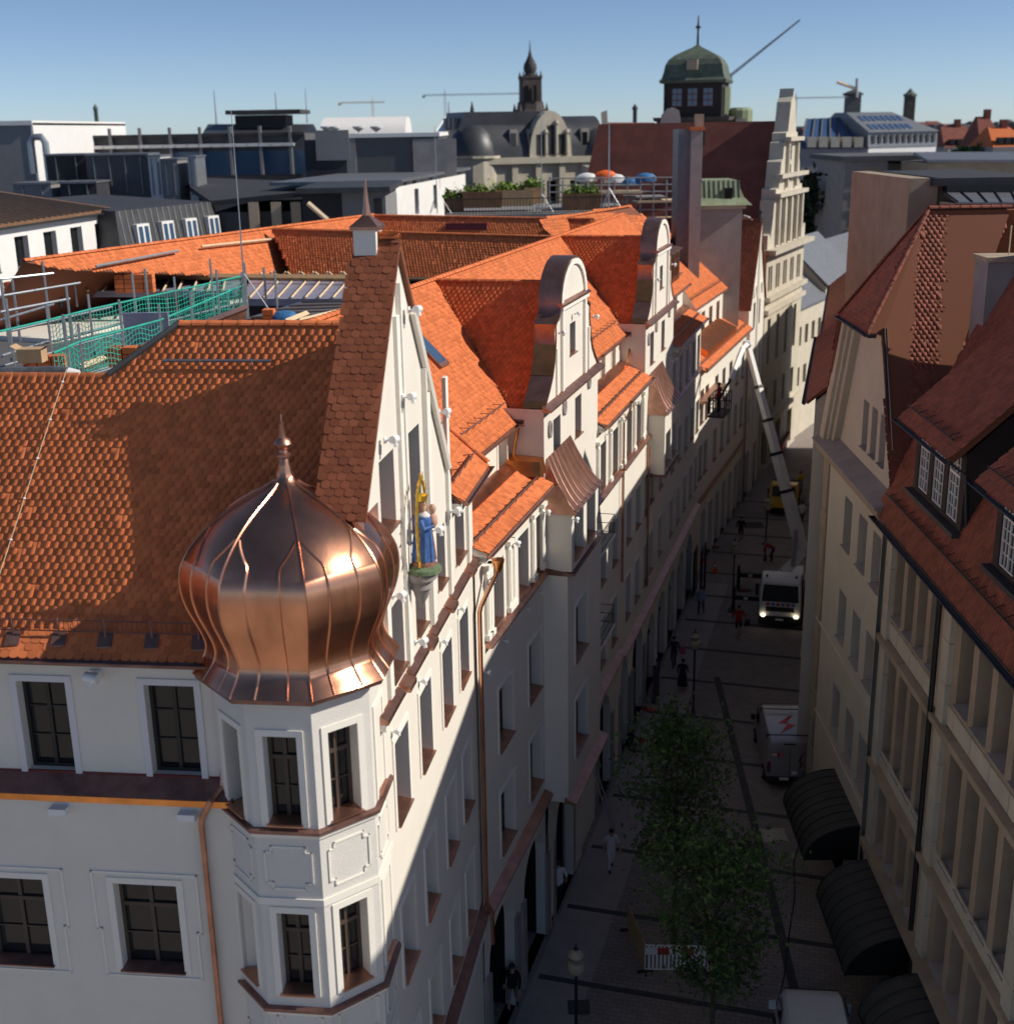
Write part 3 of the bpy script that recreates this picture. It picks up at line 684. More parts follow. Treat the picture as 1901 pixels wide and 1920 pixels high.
    mb = MB(); mb.tube([P(c-3.9, 18.25, -.62), P(c-3.9, 18.25, -1.9)], .09, 6); mb.build('valley_gutter', 'copper_old', par)
    for k, (s, h) in enumerate(((c-3.3, 17.9), (c-1.35, 18.2), (c+2.35, 18.35))):   # round cartouche hooks
        mb = MB(); q = fr.p(s, h, .06); ring_ = []
        for i in range(13): t = 2*math.pi*i/12; ring_.append(q+fr.u*.15*math.cos(t)+Z*.24*math.sin(t))
        mb.tube(ring_, .05, 6); mb.build('cartouche', 'stone_grey', par, True)
def eave_roof(par, fr, s0, s1, hg=16.35, dw=-1.1, hw=16.95, sings=0):
    P = fr.p
    tiled(par, [P(s0, hg, .33), P(s1, hg, .33), P(s1, hw-.10, dw+.35), P(s0, hw-.10, dw+.35)], 'tile', n=4, singles=sings)
    mb = MB(); mb.hexa([P(s0, hw-.25, dw+.42), P(s1, hw-.25, dw+.42), P(s1, hw-.25, dw), P(s0, hw-.25, dw), P(s0, hw-.08, dw+.42), P(s1, hw-.08, dw+.42), P(s1, hw+.1, dw), P(s0, hw+.1, dw)]); mb.build('flashing', 'copper', par)
    gutter(par, P(s0-.05, hg-.02, .42), P(s1+.05, hg-.02, .42), fr.n, 'copper_dull')
    up = np.cross(fr.u, P(0, hw, dw)-P(0, hg, .33)); up /= np.linalg.norm(up); up = up if up[2] > 0 else -up
    snow_guard(par, P(s0+.1, hg+.16, -.1), P(s1-.1, hg+.16, -.1), up)
    mb = MB(); mb.poly([P(s0, hg-.2, .3), P(s0, hg-.2, -1.1), P(s0, hw, -1.1), P(s0, hg, .33)]); mb.poly([P(s1, hg-.2, .3), P(s1, hg, .33), P(s1, hw, -1.1), P(s1, hg-.2, -1.1)]); mb.fbox(fr, s0, s1, hg-.25, hg-.08, .0, .30); mb.build('eave_soffit', 'trim', par)
def main_slope(par, fr, e0, e1, r0, r1, d=-.85, h=18.2, guard=True):
    P = fr.p
    tiled(par, [P(e0, h, d), P(e1, h, d), P(r1, MR_H, MR_D), P(r0, MR_H, MR_D)], 'tile', n=4)
    gutter(par, P(e0, h-.02, d+.09), P(e1, h-.02, d+.09), fr.n, 'copper_dull')
    up = np.cross(fr.u, P(0, MR_H, MR_D)-P(0, h, d)); up /= np.linalg.norm(up); up = up if up[2] > 0 else -up
    if guard: snow_guard(par, P(e0+.15, h+.5, d-.5), P(e1-.15, h+.5, d-.5), up)
    ridge(par, P(r0, MR_H+.05, MR_D), P(r1, MR_H+.05, MR_D))
def oriel(par, fr, s0, s1, hb, ht, d, top):
    """box oriel with a concave copper roof rising to the wall at height top"""
    P = fr.p; mb = MB(); w_ = (s1-s0)
    wn = [(s0+.35, hb+.25, w_*.34, 1.6), (s0+w_*.55, hb+.25, w_*.34, 1.6)]
    wall_mesh(mb, fr, s0, s1, hb, ht, ops_of(wn), d, .3)
    mb.poly([P(s0, hb, d), P(s0, hb, 0), P(s0, ht, 0), P(s0, ht, d)]); mb.poly([P(s1, hb, 0), P(s1, hb, d), P(s1, ht, d), P(s1, ht, 0)]); mb.poly([P(s0, hb, 0), P(s1, hb, 0), P(s1, hb, d), P(s0, hb, d)])
    mb.build('oriel_wall', 'plaster', par)
    for q in wn: window(par, fr, *q, .3, d, 'brown', 'copper_dull')
    A_, n_ = [], 8
    for k in range(n_+1):
        t = k/n_; A_.append((d+.16-(d+.14)*t, ht+.03+(top-ht)*(t**1.5), t))
    mb = MB(); e = .12; tl = [P(s0-e+(w_*.10)*t, h, dd) for dd, h, t in A_]; tr_ = [P(s1+e-(w_*.10)*t, h, dd) for dd, h, t in A_]; mb.strip(tl, tr_)
    bl = [P(s0-e+(w_*.10)*t, ht+.02, max(dd-.02, .0)) for dd, h, t in A_]
    mb.strip([P(s0-e, ht+.03, d+.16), P(s0-e, ht+.03, 0.02)], [tl[0], P(s0-e+w_*.10, top, .02)])
    mb.poly(tl+[P(s0-e, ht+.03, .02)]); mb.poly(tr_[::-1]+[P(s1+e, ht+.03, .02)][::-1])
    mb.poly([P(s0-e, ht+.025, d+.16), P(s1+e, ht+.025, d+.16), P(s1+e, ht+.025, 0), P(s0-e, ht+.025, 0)]); rf = mb.build('oriel_roof', 'copper_dull', par)
    for k in range(8):
        t = (k+.5)/8; mb = MB(); mb.tube([tl[i]*(1-t)+tr_[i]*t+Z*.012 for i in range(n_+1)], .018, 5); mb.build('seam', 'copper_old', rf)
    ledge(par, fr, s0-.05, s1+.05, hb-.12, -.02, d+.1, 'copper_old')
def arch_row(ops): return [(a, b, 0, 4.55, 1.3) for a, b in ops]

B = thing('gabled_house', 'white house with curved copper-capped gable beside the pipe at the bent facade', 'house', W2.p(6, 0, -3), 'white gabled houses along the lane')
C_ = thing('gabled_house', 'white house with the second curved gable and copper dormers, past the first gable', 'house', W2.p(30, 0, -3), 'white gabled houses along the lane')
JOINT_PIPE.build('downpipe', 'copper', B, True)
mb = MB(); q = W2.p(.75, 16.0, .45); mb.lathe([(.06, -.32), (.12, -.2), (.17, 0), (.17, .04)], q, 10); mb.build('rainwater_head', 'copper_bright', B, True)
# --- B
bw = [(s, h, 1.45, t) for s in (2.0, 5.3) for h, t in ((6.2, 2.05), (9.6, 2.0))]
b3 = [(1.6, 13.5, 1.15, 1.95), (4.3, 13.5, 1.15, 1.95), (6.3, 13.5, .8, 1.95)]
b2 = [(s, h, 1.15, t) for s in (15.8, 18.2) for h, t in ((6.2, 2.0), (9.7, 1.9), (13.5, 1.95))]
bay = [(8.25, 6.35, 1.75, 2.1), (8.25, 9.85, 1.75, 2.0)]
mb = MB(); ar = arch_row([(.55, 3.2), (4.4, 7.05)]); ar2 = arch_row([(15.6, 18.2)])
wall_mesh(mb, W2, .1, 7.2, 0, 16.3, ops_of(bw)+ops_of(b3)+ar, 0, .32)
wall_mesh(mb, W2, 12.3, 20, 0, 16.3, ops_of(b2)+ar2, 0, .32)
wall_mesh(mb, W2, 7.2, 12.3, 13.2, 16.3, [], 0.0, .3)
wall_mesh(mb, W2, 7.2, 12.3, 5.2, 13.3, ops_of(bay), .8, .32)
wall_mesh(mb, W2, 7.2, 12.3, 0, 5.3, arch_row([(8.3, 10.9)]), .1, .32)
for s in (7.2, 12.3): mb.poly([W2.p(s, 5.2, .8), W2.p(s, 5.2, -.1), W2.p(s, 13.3, -.1), W2.p(s, 13.3, .8)])
mb.poly([W2.p(7.2, 13.3, .8), W2.p(12.3, 13.3, .8), W2.p(12.3, 13.3, 0), W2.p(7.2, 13.3, 0)]); mb.poly([W2.p(7.2, 5.2, .8), W2.p(12.3, 5.2, .8), W2.p(12.3, 5.2, 0), W2.p(7.2, 5.2, 0)])
uw_ = [(6.05, 16.85, .95, 1.05), (3.2, 16.85, .95, 1.05)]
wall_mesh(mb, W2, .2, 7.4, 16.2, 18.25, ops_of(uw_), -1.1, .25); uw2 = [(16.2, 16.9, .85, 1.05), (18.6, 16.9, .85, 1.05)]
wall_mesh(mb, W2, 15.2, 20.0, 16.2, 18.25, ops_of(uw2), -1.1, .25)
mb.build('wall', 'plaster', B)
for q in bw+b3+b2: window(B, W2, *q, .32, 0, 'brown', 'copper_dull', 'trim' if q[1] < 13 else None)
for q in bay: window(B, W2, *q, .32, .8, 'brown', 'copper_dull', 'trim')
for q in uw_+uw2: window(B, W2, *q, .25, -1.1, 'fine', None, 'trim')
def pilasters(par, fr, ss, h0=13.62, h1=15.9):
    for s in ss:
        mb = MB(); mb.fbox(fr, s-.17, s+.17, h0, h1-.25, .0, .09); mb.fbox(fr, s-.24, s+.24, h1-.25, h1-.12, 0, .16); mb.fbox(fr, s-.2, s+.2, h0-.02, h0+.14, .0, .14); mb.fbox(fr, s-.11, s+.11, h0+.3, h1-.4, .09, .115); mb.build('pilaster', 'trim', par)
pilasters(B, W2, (1.05, 1.3, 3.2, 3.6, 5.85, 7.0)); pilasters(B, W2, (15.3, 17.6, 19.7))
ledge(B, W2, .9, 7.2, 13.36, -.02, .2); ledge(B, W2, 12.4, 19.8, 13.36, -.02, .2)
ledge(B, W2, .15, 7.15, 5.45, -.02, .3, 'copper_dull'); ledge(B, W2, 7.1, 12.4, 5.2, .7, 1.12, 'copper_dull'); ledge(B, W2, 12.4, 20, 5.3, -.02, .3, 'copper_dull')
oriel(B, W2, 7.25, 11.2, 13.45, 15.35, .92, 17.0)
gable_bay(B, W2, 11.3)
eave_roof(B, W2, .15, 7.25, sings=180); eave_roof(B, W2, 15.3, 20.0)
W2a = W1.off(0, 0)
tiled(A, [W1.p(-2.5, 18.55, .28), W1.p(.95, 18.55, .28), W1.p(2.0, MR_H, MR_D+.6), W1.p(-2.5, MR_H, MR_D+.6)], 'tile', n=4)
gutter(A, W1.p(-2.45, 18.52, .36), W1.p(.98, 18.52, .36), W1.n, 'copper_dull'); snow_guard(A, W1.p(-2.3, 18.85, -.1), W1.p(.6, 18.85, -.1), (W1.n*.57+Z*.82))
mb = MB(); mb.poly([W1.p(.97, 18.1, .26), W1.p(.97, 18.1, -1.8), W1.p(.97, 20.0, -1.8), W1.p(.97, 18.55, .28)]); mb.fbox(W1, -2.5, .95, 18.28, 18.5, -.06, .25); mb.build('eave_board', 'trim', A)
ridge(A, W1.p(.98, 18.62, .28), W1.p(2.0, MR_H-.2, MR_D+.9), r=.08)
main_slope(B, W2, .6, 7.4, .2, 11.3); main_slope(B, W2, 15.2, 20.0, 11.3, 20.0)
mb = MB(); q = [W2.p(5.75, 20.1, -2.78), W2.p(6.5, 20.1, -2.78), W2.p(6.5, 21.1, -3.8), W2.p(5.75, 21.1, -3.8)]     # roof window
nrm = np.array(W2.n)*.72+Z*.7; nrm /= np.linalg.norm(nrm)
mb.prism([v+nrm*.02 for v in q], nrm*.10); rw = mb.build('roof_window', 'copper_old', B)
mb = MB(); c4 = sum(q)/4; mb.poly([c4+(v-c4)*.8+nrm*.125 for v in q]); mb.build('pane', 'glass_blue', rw)
mb = MB(); mb.tube([W2.p(7.15, 18.1, -.75), W2.p(7.15, 17.3, -.9), W2.p(7.15, 17.0, -.9)], .05, 8); mb.build('downpipe', 'copper_bright', B, True)
mb = MB(); mb.hexa([W2.p(6.6, 16.7, .1), W2.p(7.35, 16.7, .1), W2.p(7.35, 16.7, -1.1), W2.p(6.6, 16.7, -1.1), W2.p(6.9, 17.1, .0), W2.p(7.34, 17.15, .0), W2.p(7.34, 17.2, -1.09), W2.p(6.9, 17.1, -1.09)]); mb.build('flashing', 'copper_bright', B)
downpipe(B, [W2.p(19.9, 16.2, .4), W2.p(19.9, 15.9, .35), W2.p(19.75, 15.5, .14), W2.p(19.75, 9.0, .14), W2.p(19.75, 8.6, .14)], 'copper_dull')
# --- C
cw = [(s, h, 1.15, t) for s in (21.2, 23.4, 25.6, 33.2, 35.6, 38.0, 40.4, 42.4) for h, t in ((6.2, 2.0), (9.7, 1.9), (13.5, 1.95))]
cw = [q for q in cw if not (q[0] in (25.6,) and q[1] > 13)]
cb = [(27.0, 6.35, 1.1, 2.0), (29.6, 6.35, 1.1, 2.0), (27.0, 9.85, 1.1, 2.0), (29.6, 9.85, 1.1, 2.0)]
mb = MB(); wall_mesh(mb, W2, 20.01, 43.8, 0, 16.3, ops_of(cw)+ops_of(cb)+arch_row([(20.4, 22.1), (23.2, 25.8)])+[(27.0, 29.3, 0, 3.9, 1.1), (30.2, 32.5, 0, 3.9, 1.1), (33.5, 35.8, 0, 3.9, 1.1), (36.8, 39.1, 0, 3.9, 1.1), (40.1, 42.4, 0, 3.9, 1.1)], 0, .32)
u3 = [(21.0, 16.9, .85, 1.05), (23.2, 16.9, .85, 1.05), (34.0, 16.9, .85, 1.05), (36.2, 16.9, .85, 1.05), (38.4, 16.9, .85, 1.05), (40.6, 16.9, .85, 1.05)]
wall_mesh(mb, W2, 20.0, 25.3, 16.2, 18.25, ops_of(u3[:2]), -1.1, .25); wall_mesh(mb, W2, 33.1, 43.8, 16.2, 18.25, ops_of(u3[2:]), -1.1, .25)
mb.poly([W2.p(43.8, 0, 0), W2.p(43.8, 0, -8), W2.p(43.8, 18, -8), W2.p(43.8, 18, -1.1), W2.p(43.8, 16.3, 0)])
mb.build('wall', 'plaster', C_)
for q in cw+cb: window(C_, W2, *q, .32, 0, 'brown', 'copper_dull', 'trim' if q[1] < 13 else None)
for q in u3: window(C_, W2, *q, .25, -1.1, 'fine', None, 'trim')
pilasters(C_, W2, (20.3, 22.7, 24.8, 32.6, 34.8))
ledge(C_, W2, 20.1, 43.7, 13.36, -.02, .2); ledge(C_, W2, 20.1, 43.7, 5.0, -.02, .3, 'copper_dull')
oriel(C_, W2, 26.2, 30.3, 11.6, 14.4, .8, 16.2)
gable_bay(C_, W2, 29.2); eave_roof(C_, W2, 20.0, 25.2); eave_roof(C_, W2, 33.2, 43.7)
main_slope(C_, W2, 20.0, 25.2, 20.0, 29.2); main_slope(C_, W2, 33.1, 44.5, 29.2, 44.5)
downpipe(C_, [W2.p(25.9, 13, .14), W2.p(25.9, 6.2, .14)]); downpipe(C_, [W2.p(25.6, 18.0, -.7), W2.p(24.9, 17.0, -.7)], 'copper_bright')
# copper dormers on C's far slope
for s in (34.6, 36.4, 38.9, 40.2, 41.5):
    hh = 19.0; mb = MB(); P = W2.p; mb.hexa([P(s, 18.7, -1.15), P(s+1.05, 18.7, -1.15), P(s+1.05, 18.7, -4.2), P(s, 18.7, -4.2), P(s, 20.35, -1.15), P(s+1.05, 20.35, -1.15), P(s+1.05, 20.9, -4.2), P(s, 20.9, -4.2)]); mb.build('dormer', 'copper_bright', C_)
    mb = MB(); mb.hexa([P(s-.1, 20.36, -1.0), P(s+1.15, 20.36, -1.0), P(s+1.15, 20.91, -4.2), P(s-.1, 20.91, -4.2), P(s-.1, 20.42, -1.0), P(s+1.15, 20.42, -1.0), P(s+1.15, 20.97, -4.2), P(s-.1, 20.97, -4.2)]); mb.build('dormer_roof', 'copper_dull', C_)
    window(C_, W2, s+.15, 18.95, .75, 1.3, -.03, -1.16, 'brown', None)
# balcony rails
for h in (12.25, 8.6):
    mb = MB()
    for k in (0, .35, .7): mb.tube([W2.p(12.45, h+k+.1, .0), W2.p(12.45, h+k+.1, .75), W2.p(15.0, h+k+.1, .75), W2.p(15.0, h+k+.1, .0)], .015, 5)
    for k in range(14): mb.tube([W2.p(12.5+k*.19, h+.02, .75), W2.p(12.5+k*.19, h+.82, .75)], .010, 4)
    for k in range(4): mb.tube([W2.p(12.45, h+.02, .1+k*.18), W2.p(12.45, h+.82, .1+k*.18)], .010, 4)
    bl = mb.build('balcony_rail', 'steel_dark', B); mb = MB(); mb.fbox(W2, 12.4, 15.05, h-.05, h+.03, 0, .8); mb.build('balcony_slab', 'trim', B)
# dark depth behind the arches
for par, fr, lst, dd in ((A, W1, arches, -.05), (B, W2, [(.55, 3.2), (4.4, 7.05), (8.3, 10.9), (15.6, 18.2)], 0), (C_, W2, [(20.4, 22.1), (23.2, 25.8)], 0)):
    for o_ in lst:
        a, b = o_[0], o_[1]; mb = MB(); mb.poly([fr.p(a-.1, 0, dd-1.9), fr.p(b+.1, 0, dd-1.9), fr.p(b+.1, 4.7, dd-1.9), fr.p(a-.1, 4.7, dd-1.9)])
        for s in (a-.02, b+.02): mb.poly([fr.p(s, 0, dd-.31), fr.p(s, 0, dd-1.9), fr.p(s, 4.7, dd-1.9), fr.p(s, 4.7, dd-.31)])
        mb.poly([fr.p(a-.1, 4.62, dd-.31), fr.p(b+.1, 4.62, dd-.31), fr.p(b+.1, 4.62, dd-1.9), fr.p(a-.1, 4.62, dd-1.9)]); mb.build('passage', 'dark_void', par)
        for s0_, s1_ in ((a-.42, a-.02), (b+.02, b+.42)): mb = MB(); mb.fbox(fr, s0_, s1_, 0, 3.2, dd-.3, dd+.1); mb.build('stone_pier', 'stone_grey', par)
for a in (27.0, 30.2, 33.5, 36.8, 40.1):
    mb = MB(); mb.fbox(W2, a+.02, a+2.28, .05, 3.85, -.32, -.28); mb.build('shop_window', 'glass', C_); mb = MB(); mb.fbox(W2, a+1.1, a+1.2, 0, 3.8, -.29, -.22); mb.fbox(W2, a, a+2.3, 2.5, 2.6, -.29, -.22); mb.build('shop_frame', 'frame_dark', C_)

# ================================================================== D: house where the lane bends, E: small gabled house after it
oD = W2.p(44.3, 0, -.15); WD = Fr(oD, (math.sin(R_(19.8)), math.cos(R_(19.8))))
D = thing('bend_house', 'white house with new bright copper eave roof behind the lift basket', 'house', WD.p(8, 0, -3))
dw_ = [(s, h, 1.15, t) for s in (.8, 2.4, 5.6, 8.2, 10.8, 13.4, 15.8) for h, t in ((6.1, 2.1), (9.6, 2.1))]+[(s, 13.8, 1.2, 1.7) for s in (4.6, 7.2, 9.8, 12.4)]
mb = MB(); shop = [(s, s+1.5, 0, 3.6) for s in (2.2, 4.6, 7.0, 9.4, 11.8, 14.2, 16.0)]
wall_mesh(mb, WD, -.6, 17.6, 0, 12.9, ops_of([q for q in dw_ if q[1] < 12])+shop, 0, .35); wall_mesh(mb, WD, -.6, 17.6, 12.5, 16.2, ops_of([q for q in dw_ if q[1] > 12]), -1.3, .3)
mb.poly([WD.p(-.6, 0, 0), WD.p(-.6, 0, -4), WD.p(-.6, 16.2, -4), WD.p(-.6, 16.2, -1.3), WD.p(-.6, 12.9, 0)]); mb.poly([WD.p(17.6, 0, 0), WD.p(17.6, 0, -8), WD.p(17.6, 16.2, -8), WD.p(17.6, 16.2, -1.3), WD.p(17.6, 12.9, 0)])
mb.build('wall', 'plaster', D)
for q in dw_: window(D, WD, *q, .35 if q[1] < 12 else .3, 0 if q[1] < 12 else -1.3, 'plain', 'copper_dull', None)
for s, b_, _, _ in shop:
    mb = MB(); mb.poly([WD.p(s, 0, -.35), WD.p(b_, 0, -.35), WD.p(b_, 3.6, -.35), WD.p(s, 3.6, -.35)]); mb.build('shop_window', 'glass', D)
tiled(D, [WD.p(.2, 13.05, .35), WD.p(17.7, 13.05, .35), WD.p(17.7, 14.1, -1.3), WD.p(.2, 14.1, -1.3)], 'tile', n=4)
mb = MB(); mb.hexa([WD.p(3.0, 13.35, -.05), WD.p(13.2, 13.35, -.05), WD.p(13.2, 14.0, -1.3), WD.p(3.0, 14.0, -1.3), WD.p(3.0, 13.75, .0), WD.p(13.2, 13.75, .0), WD.p(13.2, 14.35, -1.3), WD.p(3.0, 14.35, -1.3)]); cs = mb.build('copper_sheet_roof', 'copper_bright', D)
for k in range(12): mb = MB(); s = 3.2+k*.88; mb.tube([WD.p(s, 13.78, -.0), WD.p(s, 14.38, -1.3)], .022, 5); mb.build('seam', 'copper_dull', cs)
gutter(D, WD.p(.2, 13.02, .44), WD.p(17.7, 13.02, .44), WD.n, 'copper_dull'); snow_guard(D, WD.p(.4, 13.3, .0), WD.p(17.4, 13.3, .0), WD.n*.5+Z*.86)
mb = MB(); mb.fbox(WD, -.3, 5.5, 11.2, 11.35, 0, .75); mb.build('canopy', 'copper_dull', D)
mb = MB(); mb.fbox(WD, -.5, 17.5, 4.7, 4.85, 0, .2); mb.build('ledge', 'copper_dull', D)
tiled(D, [WD.p(-.9, 16.2, -1.0), WD.p(17.8, 16.2, -1.0), WD.p(17.8, 20.6, -5.6), WD.p(-.9, 20.6, -5.6)], 'tile', n=4)
gutter(D, WD.p(-.9, 16.2, -.92), WD.p(17.8, 16.2, -.92), WD.n, 'copper_dull'); ridge(D, WD.p(-.9, 20.65, -5.6), WD.p(17.8, 20.65, -5.6)); snow_guard(D, WD.p(-.7, 16.7, -1.4), WD.p(17.6, 16.7, -1.4), WD.n*.7+Z*.7)
downpipe(D, [WD.p(17.4, 13, .2), WD.p(17.4, 0, .2)])
WE = WD.off(17.65, 0, 0)
E_ = thing('pointed_gable_house', 'small white house with pointed gable and arched moulding past the copper eave', 'house', WE.p(4, 0, -3))
ew = [(s, h, .9, 1.9) for s in (1.2, 3.4, 5.6) for h in (5.6, 9.0)]+[(2.0, 12.6, .9, 1.9), (4.4, 12.6, .9, 1.9)]
mb = MB(); wall_mesh(mb, WE, 0, 7.2, 0, [(0, 14.6), (3.6, 20.2), (7.2, 14.6)], ops_of(ew)+[(.8, 2.6, 0, 3.4), (3.6, 6.2, 0, 3.4)], 0.1, .3)
mb.poly([WE.p(0, 0, .1), WE.p(0, 0, -8), WE.p(0, 14.6, -8), WE.p(0, 14.6, .1)]); mb.poly([WE.p(7.2, 0, .1), WE.p(7.2, 0, -8), WE.p(7.2, 14.6, -8), WE.p(7.2, 14.6, .1)]); mb.build('wall', 'plaster', E_)
for q in ew: window(E_, WE, *q, .3, .1, 'plain', None)
mb = MB(); mb.tube([WE.p(3.6, 0, .14), WE.p(3.6, 20, .14)], .12, 6)
for c in (2.45, 4.85): mb.tube([WE.p(c-.7*math.cos(math.pi*k/8), 14.9+.9*math.sin(math.pi*k/8), .14) for k in range(9)], .08, 5)
mb.build('gable_moulding', 'trim', E_)
for a, b_, k in ((-.2, 3.6, 0), (7.4, 3.6, 1)): tiled(E_, [WE.p(a, 14.3, .25), WE.p(b_, 20.3, .25), WE.p(b_, 20.3, -9), WE.p(a, 14.3, -9)], 'tile_old' if k == 0 else 'tile', n=4)
ridge(E_, WE.p(3.6, 20.4, .25), WE.p(3.6, 20.4, -9), 'tile_old'); mb = MB(); mb.lathe([(.12, 20.2), (.1, 20.8), (.2, 20.9), (.2, 21.0), (.05, 21.1)], WE.p(3.6, 0, .1)*np.array([1, 1, 0]), 8); mb.build('finial', 'zinc_dark', E_)
for q in (): pass
mb = MB(); mb.fbox(W2, -.2, 19.9, 15.0, 18.3, -11, -1.5); mb.build('core', 'roof_under', B)
mb = MB(); mb.fbox(W2, 20.1, 43.6, 15.0, 18.1, -11, -1.5); mb.build('core', 'roof_under', C_)
mb = MB(); mb.fbox(WD, -.4, 17.4, .2, 16.0, -9, -1.7); mb.build('core', 'roof_under', D)
# ---- floodlights on the lane walls
FLD = [(W1, -8.45, 21.5, .04, .85, 'white floodlight above the left window of the tall pointed gable'), (W1, -6.95, 22.0, .04, .85, 'white floodlight above the niche window over the statue'), (W1, -6.2, 23.6, .04, .85, 'white floodlight just under the tip of the pointed gable'), (W1, -3.75, 21.0, .04, .85, 'white floodlight on the raking moulding of the pointed gable'), (W1, -4.85, 18.6, .04, .85, 'white floodlight to the right of the statue console'), (W1, -2.9, 18.45, .04, .85, 'white floodlight under the lower end of the raking moulding'), (W1, -8.4, 18.4, .04, .85, 'white floodlight beside the onion dome'), (W1, -6.75, 16.75, .04, .85, 'white floodlight under the statue console')]
for k, s in enumerate((-8.6, -6.2, -4.0, -1.9)): FLD.append((W1, s, 15.6, -.05, .6, 'small white lamp under the copper ledge, '+['first', 'second', 'third', 'fourth'][k]+' from the turret'))
for k, (s, h, d) in enumerate(((.9, 15.4, .1), (3.4, 15.6, .1), (6.9, 15.5, .1))): FLD.append((W2, s, h, d, .7, ['white floodlight on the first pilaster by the bent copper pipe', 'white floodlight on the middle pilaster under the small eave roof', 'white floodlight on the last pilaster before the oriel'][k]))
FLD += [(W2, 7.3, 15.2, .92, .7, 'white floodlight on the near corner of the oriel'), (W2, 11.4, 15.2, .3, .7, 'white floodlight where the oriel roof meets the wall'), (W2, 11.6, 13.0, .3, .7, 'white floodlight below the far end of the oriel'), (W2, 9.0, 20.8, .1, .7, 'white floodlight on the near edge of the first curved gable'), (W2, 14.0, 20.6, .1, .7, 'white floodlight on the far edge of the first curved gable'), (W2, 11.2, 21.1, .1, .6, 'white floodlight above the window of the first curved gable'), (W2, 27.0, 20.4, .1, .7, 'white floodlight on the near edge of the second curved gable'), (W2, 31.7, 20.6, .1, .7, 'white floodlight on the far edge of the second curved gable')]
for s in (16.8, 19.3, 22.8, 33.5, 36.4, 39.1): FLD.append((W2, s, 15.7, .05, .7, 'small white floodlight under an eave roof of the farther white facade'))
for s, h in ((2.6, 12.9), (5.0, 12.95), (6.6, 12.9), (.8, 12.7)): FLD.append((W2, s, h, .02, .45, 'small shaded floodlight under the copper ledge before the projecting bay'))
for fr, s, h, d, sc, lab in FLD: flood(fr, s, h, d, lab, sc)
# ================================================================== right-hand house
CR0 = G(1531, 1540); WR = Fr(CR0, -vpdir(1020))
R0 = thing('stone_house', 'beige stone house with white half-hipped gable, dormers and dark red tiled roof', 'house', WR.p(8, 0, -5))
P = WR.p
ww = [(s, h, 1.15, 1.9) for s in (1.3, 3.45, 5.4) for h in (12.2, 8.65, 4.85)]
mb = MB(); wall_mesh(mb, WR, -1.3, 7.25, 0, 15.2, ops_of(ww)+[(1.6, 4.4, 0, 3.2)], 0, .42); mb.build('plaster_wall', 'cream', R0)
for q in ww: window(R0, WR, *q, .42, 0, 'brown', 'stone_grey', None)
mb = MB(); mb.poly([P(1.6, 0, -.42), P(4.4, 0, -.42), P(4.4, 3.2, -.42), P(1.6, 3.2, -.42)]); mb.build('shop_window', 'glass', R0)
for k in range(12):                                                # quoin stones on the far corner
    mb = MB(); mb.fbox(WR, -2.2, -1.3 if k % 2 else -1.5, k*1.26+.015, k*1.26+1.245, -.6, .06 if k % 2 else .045); mb.build('quoin_stone', 'stone', R0)
mb = MB(); mb.fbox(WR, -2.19, -1.4, 0, 15.2, -.6, .02); mb.poly([P(-2.15, 0, .0), P(-2.15, 0, -14), P(-2.15, 15.2, -14), P(-2.15, 15.2, .0)]); mb.build('end_wall', 'stone', R0)
for h in (8.0, 4.3):                                               # string course
    mb = MB(); mb.fbox(WR, -2.2, 7.2, h, h+.1, 0, .05); mb.build('string_course', 'cream', R0)
mb = MB(); A_ = [P(7.25+.35*(1-math.cos(t)), 0, .0+.3*math.sin(t)) for t in np.linspace(0, math.pi/2, 6)]; mb.strip(A_, [q+Z*15.0 for q in A_]); mb.build('rounded_corner', 'cream', R0)
# cornice under the gable with copings
mb = MB(); mb.fbox(WR, -2.45, 7.2, 14.85, 15.1, -.1, .25); mb.fbox(WR, -2.5, 7.2, 15.1, 15.28, -.1, .42); mb.build('cornice', 'stone', R0)
for k in range(7): mb = MB(); s = -2.5+k*1.38; mb.hexa([P(s+.01, 15.285, .5), P(s+1.37, 15.285, .5), P(s+1.37, 15.285, -.3), P(s+.01, 15.285, -.3), P(s+.01, 15.36, .5), P(s+1.37, 15.36, .5), P(s+1.37, 15.62, -.3), P(s+.01, 15.62, -.3)]); mb.build('coping_slab', 'stone_grey', R0)
# gable
gc = 2.25
gw = [(2.05, 16.1, .75, 1.7), (3.25, 16.1, .75, 1.7), (4.4, 16.1, .75, 1.7)]
mb = MB(); wall_mesh(mb, WR, gc-3.6, gc+4.5, 15.4, [(gc-3.6, 17.2), (gc-1.95, 20.6), (gc+2.1, 20.6), (gc+4.5, 15.6)], ops_of(gw), -.25, .4); mb.build('gable_wall', 'cream', R0)
for q in gw: window(R0, WR, *q, .4, -.25, 'plain', 'stone_grey')
mb = MB()
for k, (a, b, dd) in enumerate(((-4.65, -4.0, .25), (-4.15, -3.75, .12), (-3.85, -3.4, .0))):      # raking mouldings of the far verge
    x = 2.55; mb.prism([P(gc+a, 15.4, dd), P(gc+b, 15.4, dd), P(gc+b+x, 20.7, dd), P(gc+a+x, 20.7, dd)], -WR.n*.4)
mb.build('raking_moulding', 'stone_light', R0)
mb = MB(); mb.tube([P(gc+4.6, 15.4, -.15), P(gc+2.1, 20.6, -.15)], .05, 6); mb.build('verge_board', 'dark_brown_wood', R0)
